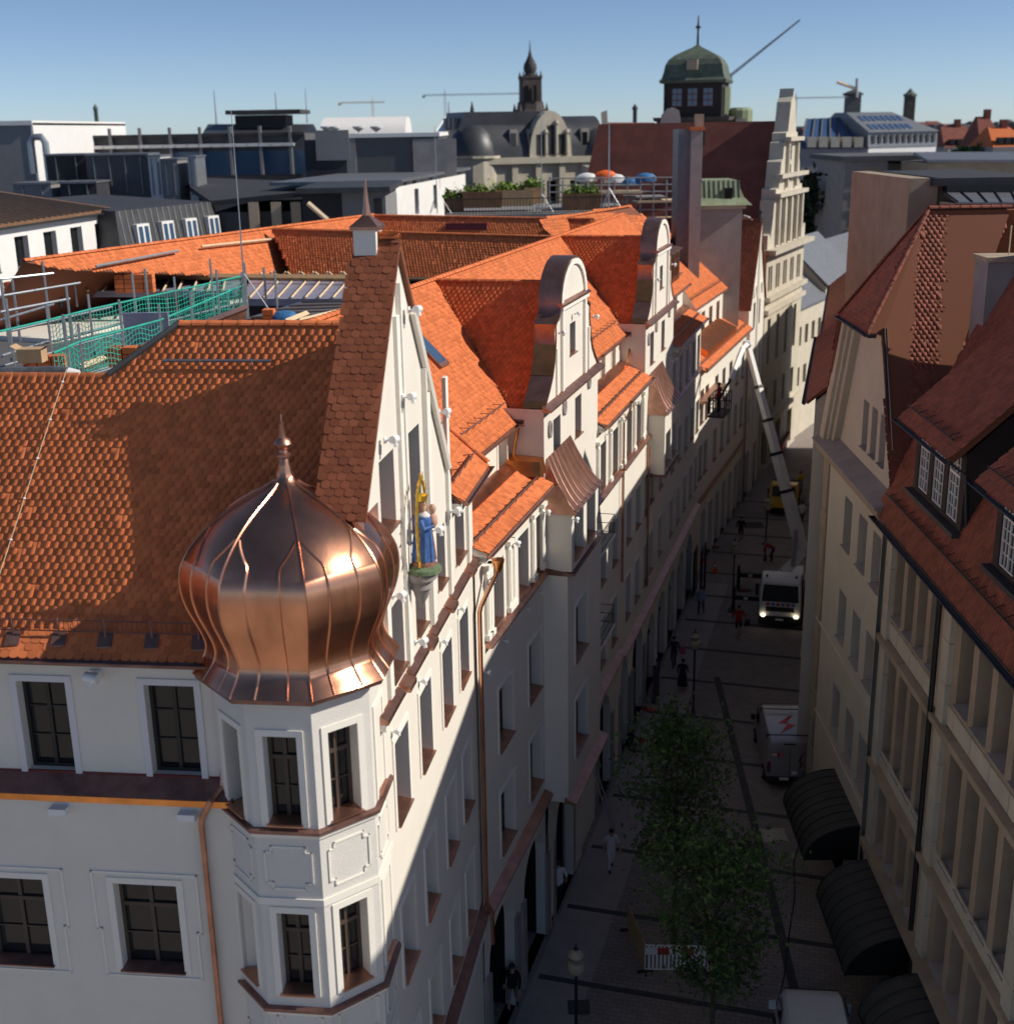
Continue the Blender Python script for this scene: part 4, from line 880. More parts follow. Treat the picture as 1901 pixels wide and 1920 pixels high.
# gable roof: camera-side slope, half hip, far slope
RH = 24.2
tiled(R0, [P(gc, RH, -1.9), P(gc+2.15, 20.45, .38), P(gc+2.15, 20.45, -.1), P(gc+4.68, 15.5, -.1), P(gc+4.68, 15.5, -.6), P(gc, RH, -4.6)], 'tile_old', singles=220, n=5)
tiled(R0, [P(gc-2.05, 20.45, .38), P(gc+2.15, 20.45, .38), P(gc, RH, -1.9)], 'tile_old', n=4)
tiled(R0, [P(gc, RH, -1.9), P(gc, RH, -14), P(gc-4.6, 15.5, -14), P(gc-4.6, 15.5, .1), P(gc-2.05, 20.45, .38)], 'tile_old', n=4)
ridge(R0, P(gc, RH+.06, -1.9), P(gc, RH+.06, -4.6), 'tile_old'); ridge(R0, P(gc+2.15, 20.5, .4), P(gc, RH+.06, -1.9), 'tile_old', .085); ridge(R0, P(gc-2.05, 20.5, .4), P(gc, RH+.06, -1.9), 'tile_old', .085)
gutter(R0, P(gc-2.1, 20.42, .46), P(gc+2.2, 20.42, .46), WR.n, 'zinc_dark', .08)
mb = MB(); mb.fbox(WR, gc-2.1, gc+2.2, 20.3, 20.42, .1, .37); mb.build('hip_soffit', 'dark_brown_wood', R0)
# main roof over the stone part
ME, MH, MD = .35, 26.0, -5.4
def msl(s, d): return P(s, 15.1+(ME-d)*(MH-15.1)/(ME-MD), d)
tiled(R0, [msl(6.7, ME), msl(30, ME), msl(30, MD), msl(7.6, MD), msl(5.2, -3.6)], 'tile_old', singles=80, n=5)
mb = MB(); mb.poly([P(7.6, MH, MD), P(30, MH, MD), P(30, 15, -11), P(7.6, 15, -11)]); mb.poly([P(7.6, MH, MD), P(7.6, 15, -11), P(5.2, 15, -3.6), msl(5.2, -3.6)]); mb.build('rear_slope', 'roof_red', R0); ridge(R0, P(7.6, MH+.05, MD), P(30, MH+.05, MD), 'tile_old')
gutter(R0, P(6.8, 15.02, .48), P(30, 15.02, .48), WR.n, 'zinc_dark', .1)
mb = MB(); mb.fbox(WR, 6.9, 30, 14.93, 15.0, .36, .40); mb.build('gutter_board', 'cloth_navy', R0)
nm_ = np.cross(WR.u, msl(8, MD)-msl(8, ME)); nm_ /= np.linalg.norm(nm_); nm_ = nm_ if nm_[2] > 0 else -nm_
snow_guard(R0, msl(7.2, .0), msl(29.5, .0), nm_, 'steel_dark', .2)
# dormers with three casements
for s0 in (8.35, 15.4, 22.4):
    w_ = 4.5; dr = thing('_', '', '') if False else None
    mb = MB(); fw_ = [(s0+.35, 16.5, 1.02, 1.85), (s0+1.72, 16.5, 1.02, 1.85), (s0+3.1, 16.5, 1.02, 1.85)]
    wall_mesh(mb, WR, s0, s0+w_, 15.7, 18.55, ops_of(fw_), -.3, .1)
    for s in (s0, s0+w_): mb.poly([P(s, 15.7, -.3), P(s, 18.55, -.3), P(s, 21.2, -3.0), P(s, 20.4, -3.0)])
    mb.build('dormer_wall', 'dark_brown_wood', R0)
    for q in fw_: window(R0, WR, *q, .04, -.3, 'fine', None)
    mb = MB(); mb.fbox(WR, s0-.1, s0+w_+.1, 16.25, 16.38, -.4, -.05); mb.build('dormer_apron', 'zinc_dark', R0)
    tiled(R0, [P(s0-.25, 18.5, .25), P(s0+w_+.25, 18.5, .25), P(s0+w_+.25, 21.9, -3.35), P(s0-.25, 21.9, -3.35)], 'tile_old', n=4, thick=.16)
    gutter(R0, P(s0-.3, 18.44, .34), P(s0+w_+.3, 18.44, .34), WR.n, 'zinc_dark', .07); snow_guard(R0, P(s0+.1, 18.85, -.1), P(s0+w_-.1, 18.85, -.1), nm_, 'steel_dark', .2)
    downpipe(R0, [P(s0+w_-.15, 18.3, .1), P(s0+w_+.02, 18.0, -.3), P(s0+w_+.06, 16.4, -.45)], 'zinc_dark', .04)
mb = MB(); mb.fbox(WR, 4.9, 6.1, 16.5, 22.85, -4.2, -2.7); ch = mb.build('chimney', 'stone_grey', R0); mb = MB(); mb.fbox(WR, 4.82, 6.18, 22.86, 23.0, -4.28, -2.62); mb.build('chimney_cap', 'stone', ch)
mb = MB(); mb.tube([P(5.5, 23.0, -3.5), P(5.5, 23.9, -3.5)], .02, 6); mb.build('aerial', 'wood_pale', ch)
mb = MB(); mb.tube([P(4.6, 20.1, -.2), P(6.2, 17.0, -.2)], .012, 5); mb.build('conductor_wire', 'stone_light', R0)
# stone facade: piers, spandrels, deep windows
sw = []
for b0, n_, st in ((8.35, 4, 1.2), (14.6, 4, 1.38), (20.9, 4, 1.38), (27.0, 2, 1.38)):
    for k in range(n_):
        for h, t in ((12.15, 2.45), (7.4, 3.4), (4.1, 2.4)): sw.append((b0+k*st, h, st-.38, t))
mb = MB(); wall_mesh(mb, WR, 7.6, 30, 3.0, 15.0, ops_of(sw), 0, .5); mb.build('stone_wall', 'stone', R0)
for q in sw: window(R0, WR, *q, .5, 0, 'brown', 'stone_grey', None)
for s in (7.62, 13.55, 19.95, 26.1):
    for k in range(10):
        mb = MB(); mb.fbox(WR, s, s+.62, 3.0+k*1.19+.01, 3.0+k*1.19+1.18, 0, .16); mb.build('pier_stone', 'stone_light', R0)
for h, hh, dd in ((11.15, .2, .28), (6.75, .2, .28), (3.75, .22, .34), (14.72, .25, .3)):
    for k in range(9): s = 7.6+k*2.5; mb = MB(); mb.fbox(WR, s+.008, s+2.49, h, h+hh, 0, dd); mb.build('cornice_stone', 'stone', R0)
for h in (11.4, 6.98):
    for k in range(16): s = 7.7+k*1.4; mb = MB(); mb.fbox(WR, s+.02, s+1.38, h, h+.55, 0, .05); mb.build('spandrel_stone', 'stone_light', R0)
mb = MB()
for s in (7.6, 9.0, 13.2, 14.4, 19.0, 20.4, 26): mb.fbox(WR, s, s+.8, 0, 3.75, -.4, .0)
mb.fbox(WR, 7.6, 30, 3.1, 3.76, -.4, -.01); mb.build('ground_floor_wall', 'stone', R0)
mb = MB(); mb.poly([P(7.6, 0, -.45), P(30, 0, -.45), P(30, 3.6, -.45), P(7.6, 3.6, -.45)]); mb.build('shop_window', 'glass', R0)
downpipe(R0, [P(13.3, 14.9, .3), P(13.3, 14.6, .22), P(13.3, 4.3, .22)], 'steel_dark', .08)
mb = MB(); mb.fbox(WR, -1.9, 29.8, 0, 15.0, -10.8, -1.0); mb.build('core', 'stone', R0)
# curved metal awnings
for s0, s1, lab in ((2.35, 6.4, 'dark curved metal awning next to the rounded plaster corner'), (8.5, 12.7, 'dark curved metal awning below the stone piers and downpipe'), (14.4, 18.6, 'dark curved metal awning furthest up the stone facade, cut by the frame')):
    aw = thing('awning', lab, 'awning', P((s0+s1)/2, 2.2, 0), 'curved awnings on the stone house')
    prof = [(1.85*math.cos(t), 2.25+1.35*math.sin(t)) for t in np.linspace(0, math.pi/2, 12)]
    mb = MB(); mb.strip([P(s0, h, d) for d, h in prof], [P(s1, h, d) for d, h in prof]); mb.strip([P(s0, h-.03, d-.02) for d, h in prof], [P(s1, h-.03, d-.02) for d, h in prof]); mb.build('hood', 'awning', aw, True)
    for s in (s0, s1):
        mb = MB(); mb.poly([P(s, h, d) for d, h in prof]+[P(s, 2.25, .02)]); mb.build('end_panel', 'black', aw)
    for k in range(9):
        s = s0+(s1-s0)*k/8; mb = MB(); mb.tube([P(s, h+.01, d+.01) for d, h in prof], .028, 6); mb.build('rib', 'black', aw)
    mb = MB(); mb.tube([P(s0, 2.24, 1.86), P(s1, 2.24, 1.86)], .035, 6); mb.build('front_bar', 'black', aw)
# ================================================================== the rest of the right-hand row, behind that house
def row_house(fr, s0, s1, ev, rg, dep, label, mt='cream', rm='tile_old'):
    t = thing('row_house', label, 'house', fr.p((s0+s1)/2, 0, -4)); P = fr.p
    n_ = int((s1-s0)/2.4); wn = [(s0+.7+k*2.4, h, 1.1, 1.8) for k in range(n_) for h in (4.9, 8.4, 11.9) if h+2 < ev]
    mb = MB(); wall_mesh(mb, fr, s0, s1, 0, ev, ops_of(wn), 0, .3); mb.poly([P(s0, 0, 0), P(s0, 0, -dep), P(s0, ev, -dep), P(s0, rg, -dep/2), P(s0, ev, 0)]); mb.poly([P(s1, 0, 0), P(s1, 0, -dep), P(s1, ev, -dep), P(s1, rg, -dep/2), P(s1, ev, 0)]); mb.poly([P(s0, 0, -dep), P(s1, 0, -dep), P(s1, ev, -dep), P(s0, ev, -dep)]); mb.build('wall', mt, t)
    for q in wn: window(t, fr, *q, .3, 0, 'plain', 'stone_grey')
    tiled(t, [P(s0-.2, ev, .35), P(s1+.2, ev, .35), P(s1+.2, rg, -dep/2), P(s0-.2, rg, -dep/2)], rm, n=4)
    mb = MB(); mb.poly([P(s0-.2, rg, -dep/2), P(s1+.2, rg, -dep/2), P(s1+.2, ev, -dep-.3), P(s0-.2, ev, -dep-.3)]); mb.build('rear_slope', 'roof_red', t); ridge(t, P(s0-.2, rg+.05, -dep/2), P(s1+.2, rg+.05, -dep/2), rm)
    gutter(t, P(s0-.2, ev-.03, .42), P(s1+.2, ev-.03, .42), fr.n, 'zinc_dark'); return t
hd = R_(15.0); WQ = Fr(WR.p(-3.2, 0, .3)+np.array([math.sin(hd), math.cos(hd), 0])*62, (-math.sin(hd), -math.cos(hd)))
row_house(WQ, 46, 62, 16.6, 21.2, 10, 'red roofed row house directly behind the half-hipped gable')
row_house(WQ, 24, 45.8, 14.2, 18.8, 12, 'red roofed row house two doors beyond the half-hipped gable')
row_house(WQ, 2, 23.8, 14.0, 19.5, 12, 'row house at the far end of the shaded side of the lane')
# ================================================================== street surface details
P = W2.p
for k in range(17):                                   # dark drainage bands across the lane
    s = -3.4+k*4.1; a = P(s, 0, .35); b = P(s, 0, 15 if s < 12 else 9.3); mb = MB(); w_ = W2.u*.13
    mb.prism([a-w_+Z*.004, b-w_+Z*.004, b+w_+Z*.004, a+w_+Z*.004], Z*.004); structure(mb.build('paving_band', 'paving_band'))
mb = MB()                                             # lighter slab strip along the white facades and a dark carriageway seam
mb.prism([P(-4, .004, .2), P(-4, .004, 2.1), P(44, .004, 2.1), P(44, .004, .2)], Z*.003); structure(mb.build('pavement', 'slab'))
e0, e1 = WR.p(24, 0, 3.3), WR.p(2, 0, 2.6); e2 = WR.p(-14, 0, 2.2); mb = MB(); q = np.array([.16, 0, 0])
mb.prism([e0-q+Z*.009, e0+q+Z*.009, e1+q+Z*.009, e1-q+Z*.009], Z*.003); mb.prism([e1-q+Z*.009, e1+q+Z*.009, e2+q+Z*.009, e2-q+Z*.009], Z*.003); structure(mb.build('gutter_channel', 'paving_band'))
for px, py, a in ((1450, 1567, .5), (1412, 985, .7), (1085, 1890, .35)):
    c = G(px, py); mb = MB(); mb.box(c[0]-a, c[0]+a, c[1]-a, c[1]+a, .012, .016); structure(mb.build('manhole_cover', 'stone_light' if px == 1450 else 'paving_band'))
cab = thing('cable', 'thin dark cable lying along the paving under the awnings', 'cable', G(1500, 1800)); mb = MB()
mb.tube([G(x, y, .02) for x, y in ((1497, 1585), (1488, 1620), (1490, 1680), (1478, 1760), (1470, 1830), (1455, 1900))], .02, 5); mb.build('cord', 'black', cab)

# ================================================================== people
def person(px, py, label, top='cloth_white', bottom='cloth_black', shoe='cloth_black', hair='hair', pose='walk', face=0., hgt=1.75, sleeve=True, shorts=False, skirt=None, z=0., xyz=None, extra=None):
    base = np.array(xyz) if xyz is not None else G(px, py, z); k = hgt/1.76
    L = {}
    if pose == 'walk': jt = dict(pel=(0, 0, .95), ch=(0, .03, 1.30), nk=(0, .04, 1.50), hd=(0, .07, 1.60), ht=(0, .06, 1.70), h0=(.10, 0, .90), k0=(.11, .17, .50), a0=(.11, .14, .09), t0=(.11, .30, .04), h1=(-.10, 0, .90), k1=(-.11, -.02, .50), a1=(-.11, -.28, .14), t1=(-.11, -.15, .04), s0=(.19, .02, 1.43), e0=(.26, -.10, 1.16), w0=(.27, .0, .92), s1=(-.19, .02, 1.43), e1=(-.26, .12, 1.17), w1=(-.25, .30, .98))
    elif pose == 'bend': jt = dict(pel=(0, -.12, .90), ch=(0, .22, 1.12), nk=(0, .42, 1.20), hd=(0, .52, 1.19), ht=(0, .60, 1.15), h0=(.11, -.12, .86), k0=(.14, .0, .48), a0=(.13, -.06, .09), t0=(.13, .1, .04), h1=(-.11, -.12, .86), k1=(-.15, .08, .48), a1=(-.15, .0, .09), t1=(-.15, .16, .04), s0=(.19, .34, 1.15), e0=(.22, .44, .88), w0=(.15, .55, .66), s1=(-.19, .34, 1.15), e1=(-.22, .46, .88), w1=(-.12, .58, .68))
    elif pose == 'crouch': jt = dict(pel=(0, -.1, .42), ch=(0, .08, .76), nk=(0, .18, .93), hd=(0, .24, 1.02), ht=(0, .27, 1.11), h0=(.11, -.08, .40), k0=(.17, .30, .50), a0=(.15, .05, .09), t0=(.15, .22, .04), h1=(-.11, -.08, .40), k1=(-.17, .30, .50), a1=(-.15, .05, .09), t1=(-.15, .22, .04), s0=(.19, .12, .88), e0=(.25, .32, .68), w0=(.16, .50, .52), s1=(-.19, .12, .88), e1=(-.25, .32, .68), w1=(-.14, .52, .55))
    else: jt = dict(pel=(0, 0, .95), ch=(0, .02, 1.30), nk=(0, .02, 1.50), hd=(0, .06, 1.60), ht=(0, .05, 1.70), h0=(.10, 0, .90), k0=(.12, .03, .50), a0=(.13, 0, .09), t0=(.15, .16, .04), h1=(-.10, 0, .90), k1=(-.11, .05, .50), a1=(-.12, .04, .09), t1=(-.15, .2, .04), s0=(.19, 0, 1.43), e0=(.26, .02, 1.16), w0=(.22, .22, 1.02), s1=(-.19, 0, 1.43), e1=(-.26, 0, 1.16), w1=(-.26, .08, .90))
    rad = dict(pel=.155, ch=.165, nk=.06, hd=.095, ht=.08, h0=.095, k0=.065, a0=.045, t0=.04, h1=.095, k1=.065, a1=.045, t1=.04, s0=.07, e0=.047, w0=.033, s1=.07, e1=.047, w1=.033)
    ed = [('pel', 'ch', 'T'), ('ch', 'nk', 'T'), ('nk', 'hd', 'S'), ('hd', 'ht', 'S'), ('pel', 'h0', 'B'), ('h0', 'k0', 'B'), ('k0', 'a0', 'C'), ('a0', 't0', 'F'), ('pel', 'h1', 'B'), ('h1', 'k1', 'B'), ('k1', 'a1', 'C'), ('a1', 't1', 'F'), ('ch', 's0', 'T'), ('s0', 'e0', 'T'), ('e0', 'w0', 'A'), ('ch', 's1', 'T'), ('s1', 'e1', 'T'), ('e1', 'w1', 'A')]
    names = list(jt); me = bpy.data.meshes.new('skel'); V = [tuple(k*c for c in jt[n]) for n in names]
    me.from_pydata(V, [(names.index(a), names.index(b)) for a, b, _ in ed], []); tmp = link(bpy.data.objects.new('skel', me))
    md = tmp.modifiers.new('skin', 'SKIN'); md.use_smooth_shade = True
    for i, n in enumerate(names): me.skin_vertices[0].data[i].radius = (rad[n]*k*(1.12 if n in ('pel', 'ch') else 1), rad[n]*k*(.82 if n in ('pel', 'ch') else 1)); me.skin_vertices[0].data[i].use_root = n == 'pel'
    sb = tmp.modifiers.new('sub', 'SUBSURF'); sb.levels = 1; sb.render_levels = 1
    dg = bpy.context.evaluated_depsgraph_get(); body = bpy.data.meshes.new_from_object(tmp.evaluated_get(dg)); bpy.data.objects.remove(tmp)
    mats = {'T': top, 'S': 'skin', 'B': bottom, 'C': 'skin' if (shorts or skirt) else bottom, 'F': shoe, 'A': top if sleeve else 'skin'}
    order = list(mats); body.materials.clear()
    for o_ in order: body.materials.append(MAT[mats[o_]])
    cen = np.array([p.center for p in body.polygons]); JT = {n: np.array(jt[n])*k for n in names}
    D_ = []
    for a, b, c in ed:
        A_, B_ = JT[a], JT[b]; d = B_-A_; t = np.clip(((cen-A_)@d)/(d@d), 0, 1); r0 = rad[a]*(1-t)+rad[b]*t
        D_.append(np.linalg.norm(cen-(A_+t[:, None]*d), axis=1)-r0*k)
    pick = np.argmin(np.array(D_), axis=0); body.polygons.foreach_set('material_index', [order.index(ed[i][2]) for i in pick])
    body.polygons.foreach_set('use_smooth', [True]*len(body.polygons))
    t = thing('person', label, 'person', base, 'people in the lane', rz=face)
    # hands, with fingers, join the body mesh
    mb = MB(); n0 = len(body.vertices)
    for w_, e_ in (('w0', 'e0'), ('w1', 'e1')):
        d = JT[w_]-JT[e_]; d /= np.linalg.norm(d); sd_ = np.cross(d, (0, 1, .2)); sd_ /= np.linalg.norm(sd_)+1e-9; o_ = JT[w_]
        mb.tube([o_-d*.02, o_+d*.05, o_+d*.09], [.03, .04, .036], 6)
        for i, l in enumerate((.062, .075, .07, .055)): q = o_+d*.085+sd_*(.027-.018*i); mb.tube([q, q+d*l*.6, q+d*l+np.array([0, .012, 0])], [.0095, .009, .007], 5)
        q = o_+d*.03+sd_*.035; mb.tube([q, q+sd_*.03+d*.03, q+sd_*.035+d*.06], [.011, .01, .008], 5)
    hm = mesh_of(mb, 'h', 'skin'); h_o = link(bpy.data.objects.new('h', hm)); b_o = link(bpy.data.objects.new('body', body)); b_o.parent = t
    import bmesh
    bm = bmesh.new(); bm.from_mesh(body); m0 = len(bm.faces); bm.from_mesh(hm); bm.faces.ensure_lookup_table()
    for f in bm.faces[m0:]: f.material_index = order.index('S'); f.smooth = True
    # nose and ears
    bm.to_mesh(body); bm.free(); bpy.data.objects.remove(h_o)
    hd = (JT['hd']+JT['ht'])/2; mb = MB(); mb.lathe([(.02, -.02), (.092, .0), (.106, .05), (.085, .10), (.03, .125)], (hd+np.array([0, -.025, -.03]))*1.0, 10, 0, 1., 1.1)
    v_ = mb; ho = MB(); ho.v = v_.v; ho.f = v_.f; me2 = mesh_of(ho, 'hair', hair, True); h2 = link(bpy.data.objects.new('hair', me2)); h2.parent = t
    mb = MB(); c = hd+np.array([0, .088, -.045]); mb.lathe([(.001, .03), (.014, -.005), (.012, -.015), (.001, -.018)], c, 6)
    for sg in (-1, 1): mb.lathe([(.004, -.03), (.016, 0), (.004, .03)], hd+np.array([sg*.095, 0, -.03]), 6)
    me3 = mesh_of(mb, 'face_features', 'skin', True); h3 = link(bpy.data.objects.new('face_features', me3)); h3.parent = t
    if skirt:
        mb = MB(); mb.lathe([(.17, 1.0*k), (.21, .8*k), (.27, .35*k), (.28, .30*k), (.20, .32*k)], (0, 0, 0), 12, 0, 1., .8); me4 = mesh_of(mb, 'skirt', skirt, True); h4 = link(bpy.data.objects.new('skirt', me4)); h4.parent = t
    return t
def bag(px, py, mt, label, sz=(.34, .16, .42), z=.5, dx=.3):
    c = G(px, py); t = thing('bag', label, 'bag', (c[0], c[1], c[2])); mb = MB(); x = np.array([c[0]+dx, c[1], z])
    mb.lathe([(.04, 0), (sz[0]/2, .04), (sz[0]/2*.96, sz[2]*.7), (sz[0]/2*.6, sz[2])], x, 8, .3, 1., .55); mb.build('body', mt, t, True)
    mb = MB(); mb.tube([x+np.array([-.08, 0, sz[2]*.95]), x+np.array([-.05, 0, sz[2]+.22]), x+np.array([.05, 0, sz[2]+.22]), x+np.array([.08, 0, sz[2]*.95])], .012, 5); mb.build('handle', mt, t); return t
person(1048, 1697, 'person in white T-shirt and black trousers at the second stone arch', 'cloth_white', 'cloth_black', pose='walk', face=R_(20), sleeve=False, hgt=1.8)
person(1145, 1632, 'painter in white shirt and white trousers beside the young tree', 'cloth_white', 'cloth_white', pose='walk', face=R_(195), sleeve=False, hgt=1.82)
person(1180, 1412, 'worker crouching by the arches in dark top and green trousers', 'cloth_navy', 'leaf', pose='crouch', face=R_(-60))
person(962, 1893, 'person in black jacket and grey shorts by the nearest stone arch', 'cloth_black', 'cloth_grey', pose='walk', face=R_(170), shorts=True)
person(940, 1862, 'person in pale blue shirt half behind the one in black by the arch', 'cloth_blue', 'cloth_black', pose='stand', face=R_(165), sleeve=False)
person(1263, 1252, 'person in dark top and purple trousers carrying a pink bag', 'cloth_purple', 'cloth_purple', pose='walk', face=R_(10)); bag(1272, 1252, 'cloth_pink', 'pink bag hanging at the side of a person in dark clothes', z=.75, dx=.2)
person(1279, 1296, 'person in a long black dress near the lamp post', 'cloth_black', 'cloth_black', pose='stand', face=R_(-20), skirt='cloth_black')
person(1314, 1152, 'person in light blue shirt and dark trousers alone in mid lane', 'cloth_blue', 'cloth_navy', pose='walk', face=R_(160))
person(1384, 1194, 'person in dark red top and black shorts beside the lift truck', 'cloth_red', 'cloth_black', pose='walk', face=R_(0), shorts=True, sleeve=False, hgt=1.85); bag(1394, 1192, 'black', 'black bag carried by the person in red beside the truck', z=.55, dx=.18)
person(1388, 1014, 'person in black walking alone past the shop fronts', 'cloth_black', 'cloth_black', pose='walk', face=R_(175), shorts=True)
person(1446, 1053, 'worker in red bending down behind the lift truck', 'cloth_red', 'cloth_black', pose='bend', face=R_(80))
person(1502, 984, 'person in white shirt and black trousers beside the white boom', 'cloth_white', 'cloth_black', pose='walk', face=R_(5))
person(1500, 925, 'worker in yellow jacket behind the yellow truck', 'yellow', 'cloth_black', pose='stand', face=R_(20))
person(1533, 957, 'person in teal top walking at the far right side of the lane', 'teal_cloth', 'cloth_black', pose='walk', face=R_(0), sleeve=False)
person(1521, 1314, 'person in black standing against the stone corner', 'cloth_black', 'cloth_black', pose='stand', face=R_(60))

# ================================================================== lamps, tree, small things
def lamp(px, py, label, loc=None):
    b = np.array(loc) if loc is not None else G(px, py); t = thing('street_lamp', label, 'street lamp', b, 'glass lantern lamps along the lane')
    mb = MB(); mb.lathe([(.10, 0), (.10, .25), (.055, .35), (.045, 3.35), (.07, 3.38), (.07, 3.42)], b, 10); mb.build('pole', 'steel_dark', t, True)
    mb = MB(); mb.lathe([(.10, 3.42), (.24, 3.52), (.30, 3.68), (.26, 3.84), (.12, 3.92)], b, 12); mb.build('lower_glass', 'lamp_glass', t, True)
    mb = MB(); mb.lathe([(.10, 3.92), (.20, 3.97), (.25, 4.08), (.18, 4.2), (.06, 4.26)], b, 12); mb.build('upper_glass', 'lamp_glass', t, True)
    mb = MB(); mb.lathe([(.07, 4.26), (.09, 4.28), (.03, 4.34), (.02, 4.48), (.004, 4.5)], b, 8); mb.build('cap', 'black', t, True)
lamp(1373, 1145, 'lantern lamp post standing in front of the truck outriggers'); lamp(1299, 1342, 'lantern lamp post beside the person in the long black dress')
lamp(1434, 1052, 'lantern lamp post next to the worker in red bending down'); lamp(1080, 2010, 'lantern lamp post with brownish glass near the young trees and stone arches')
def tree(base, hgt, rad, label, nl, mt='leaf', low=.28, seed=1, cat_group=None, lsz=.085, leaf_trunk=.09, flat=1.0, bushy=False, name='tree'):
    r = random.Random(seed); t = thing(name, label, 'tree', base, cat_group); b = np.array(base, float)
    tr_ = MB(); pts = [b+np.array([.08*math.sin(i*1.3)*i/6, .08*math.cos(i*.9)*i/6, hgt*.93*i/6]) for i in range(7)]
    tr_.tube(pts, [leaf_trunk*(1-.85*i/6) for i in range(7)], 7); tips = []
    nb = 26 if not bushy else 40
    for i in range(nb):
        f = low+(.95-low)*(i+.5)/nb; o_ = b+(pts[-1]-b)*f; a = i*2.4+r.random()*.6
        ln = rad*(math.sin(math.pi*min(1, (f-low)/(1.02-low)*.82+.16)))*(.75+.5*r.random())*1.05+.15; up = .75+.5*r.random()
        d = np.array([math.cos(a), math.sin(a), up*flat]); d /= np.linalg.norm(d)
        p1 = o_+d*ln*.5; p2 = o_+d*ln+np.array([0, 0, .18*ln]); tr_.tube([o_, p1, p2], [.035*leaf_trunk/.09, .02*leaf_trunk/.09, .008], 5)
        tips += [(p1, ln*.45), (p2, ln*.35), (o_+d*ln*.75, ln*.4)]
        for j in range(3):
            q = o_+d*ln*(.35+.2*j); e = d+np.array([r.gauss(0, .6), r.gauss(0, .6), r.gauss(.15, .4)]); e /= np.linalg.norm(e); q2 = q+e*ln*.38; tr_.tube([q, q2], [.012, .005], 4, False); tips.append((q2, ln*.3))
    tr_.build('trunk', 'bark', t, True)
    rg = np.random.default_rng(seed); T_ = np.array([q[0] for q in tips]); S_ = np.array([q[1] for q in tips])
    ix = rg.integers(0, len(T_), nl); C = T_[ix]+rg.normal(0, 1, (nl, 3))*(S_[ix][:, None]*.42+.04)
    n1 = rg.normal(0, 1, (nl, 3)); n1[:, 2] = np.abs(n1[:, 2])+.3; n1 /= np.linalg.norm(n1, axis=1)[:, None]
    a_ = np.cross(n1, rg.normal(0, 1, (nl, 3))); a_ /= np.linalg.norm(a_, axis=1)[:, None]+1e-9; c_ = np.cross(n1, a_); sz = lsz*(.6+.8*rg.random(nl))[:, None]
    V = np.stack([C-a_*sz, C+c_*sz*.55+n1*sz*.15, C+a_*sz, C-c_*sz*.55+n1*sz*.15], 1).reshape(-1, 3)-b
    me = bpy.data.meshes.new('crown'); me.from_pydata(V.tolist(), [], [(4*i, 4*i+1, 4*i+2, 4*i+3) for i in range(nl)]); me.materials.append(MAT[mt]); o = link(bpy.data.objects.new('crown', me)); o.parent = t
    return t
tree(G(1262, 1780), 9.2, 1.75, 'young leafy tree inside the barriers, crown against the pale paving', 5200, seed=3, low=.30, leaf_trunk=.10)
tree((5.9, 31.9, 0), 7.6, 1.9, 'young dark leafy tree between the lamp and the parked white van', 5600, seed=8, low=.25, leaf_trunk=.09)
def bucket(px, py, mt, label, r_=.16):
    b = G(px, py); t = thing('bucket', label, 'bucket', b); mb = MB(); mb.lathe([(r_*.8, 0), (r_, .34), (r_*1.06, .34), (r_*1.06, .36), (r_*.94, .36), (r_*.75, .03)], b, 12); mb.build('pail', mt, t, True)
    mb = MB(); mb.tube([b+np.array([r_*math.cos(a), 0, .34+r_*math.sin(a)]) for a in np.linspace(0, math.pi, 9)], .01, 5); mb.build('handle', 'steel', t)
bucket(1030, 1733, 'black', 'black bucket with yellow cloths beside the second stone arch'); bucket(1178, 1352, 'black', 'black bucket left of the red cloth by the arches'); bucket(1203, 1398, 'red', 'red bucket beside the crouching worker')
c = G(1026, 1722); t = thing('cloth_bundle', 'yellow cloth bundle hanging over the black bucket', 'cloth', c); mb = MB(); mb.lathe([(.10, .30), (.20, .42), (.22, .62), (.12, .82), (.03, .9)], c, 9, 0, 1., .7); mb.build('bundle', 'yellow_cloth', t, True)
for px, py, lab in ((1217, 1331, 'red cloth lying on the paving by the arches'), (1338, 1027, 'dark red cloth heap beside the black frame'), (1395, 1108, 'dark red warning mat under the outrigger')):
    c = G(px, py); t = thing('cloth_heap', lab, 'cloth', c); mb = MB(); mb.lathe([(.42, 0), (.34, .09), (.15, .15), (.02, .17)], c, 9, .4, 1.1, .55); mb.build('cloth', 'red' if px == 1217 else 'red_dark', t, True)
def cone(px, py, lab):
    c = G(px, py); t = thing('traffic_cone', lab, 'traffic cone', c); mb = MB(); mb.box(c[0]-.22, c[0]+.22, c[1]-.22, c[1]+.22, 0, .04); mb.build('base', 'orange', t)
    mb = MB(); mb.lathe([(.17, .04), (.11, .36)], c, 12); mb.build('body', 'orange', t); mb = MB(); mb.lathe([(.112, .36), (.08, .52)], c, 12); mb.build('band', 'white_paint', t); mb = MB(); mb.lathe([(.08, .52), (.035, .75)], c, 12); mb.build('tip', 'orange', t)
cone(1340, 1072, 'orange traffic cone standing alone in front of the black frame'); cone(1320, 1055, 'orange traffic cone against the black frame at the wall')
fr_ = W2.off(41.2, 0); t = thing('door_frame', 'black steel frame standing against the white wall by the cones', 'frame', W2.p(41.5, 0, .8)); mb = MB()
for a, b in (((40.9, 0), (40.9, 3.0)), ((42.6, 0), (42.6, 3.0)), ((40.9, 3.0), (42.6, 3.0)), ((40.9, .1), (42.6, .1))): mb.tube([W2.p(a[0], a[1], .8), W2.p(b[0], b[1], .8)], .07, 6)
mb.build('bars', 'black', t); mb = MB(); mb.fbox(W2, 41.0, 42.5, .1, 2.9, .3, .36); mb.build('panel', 'black', t)
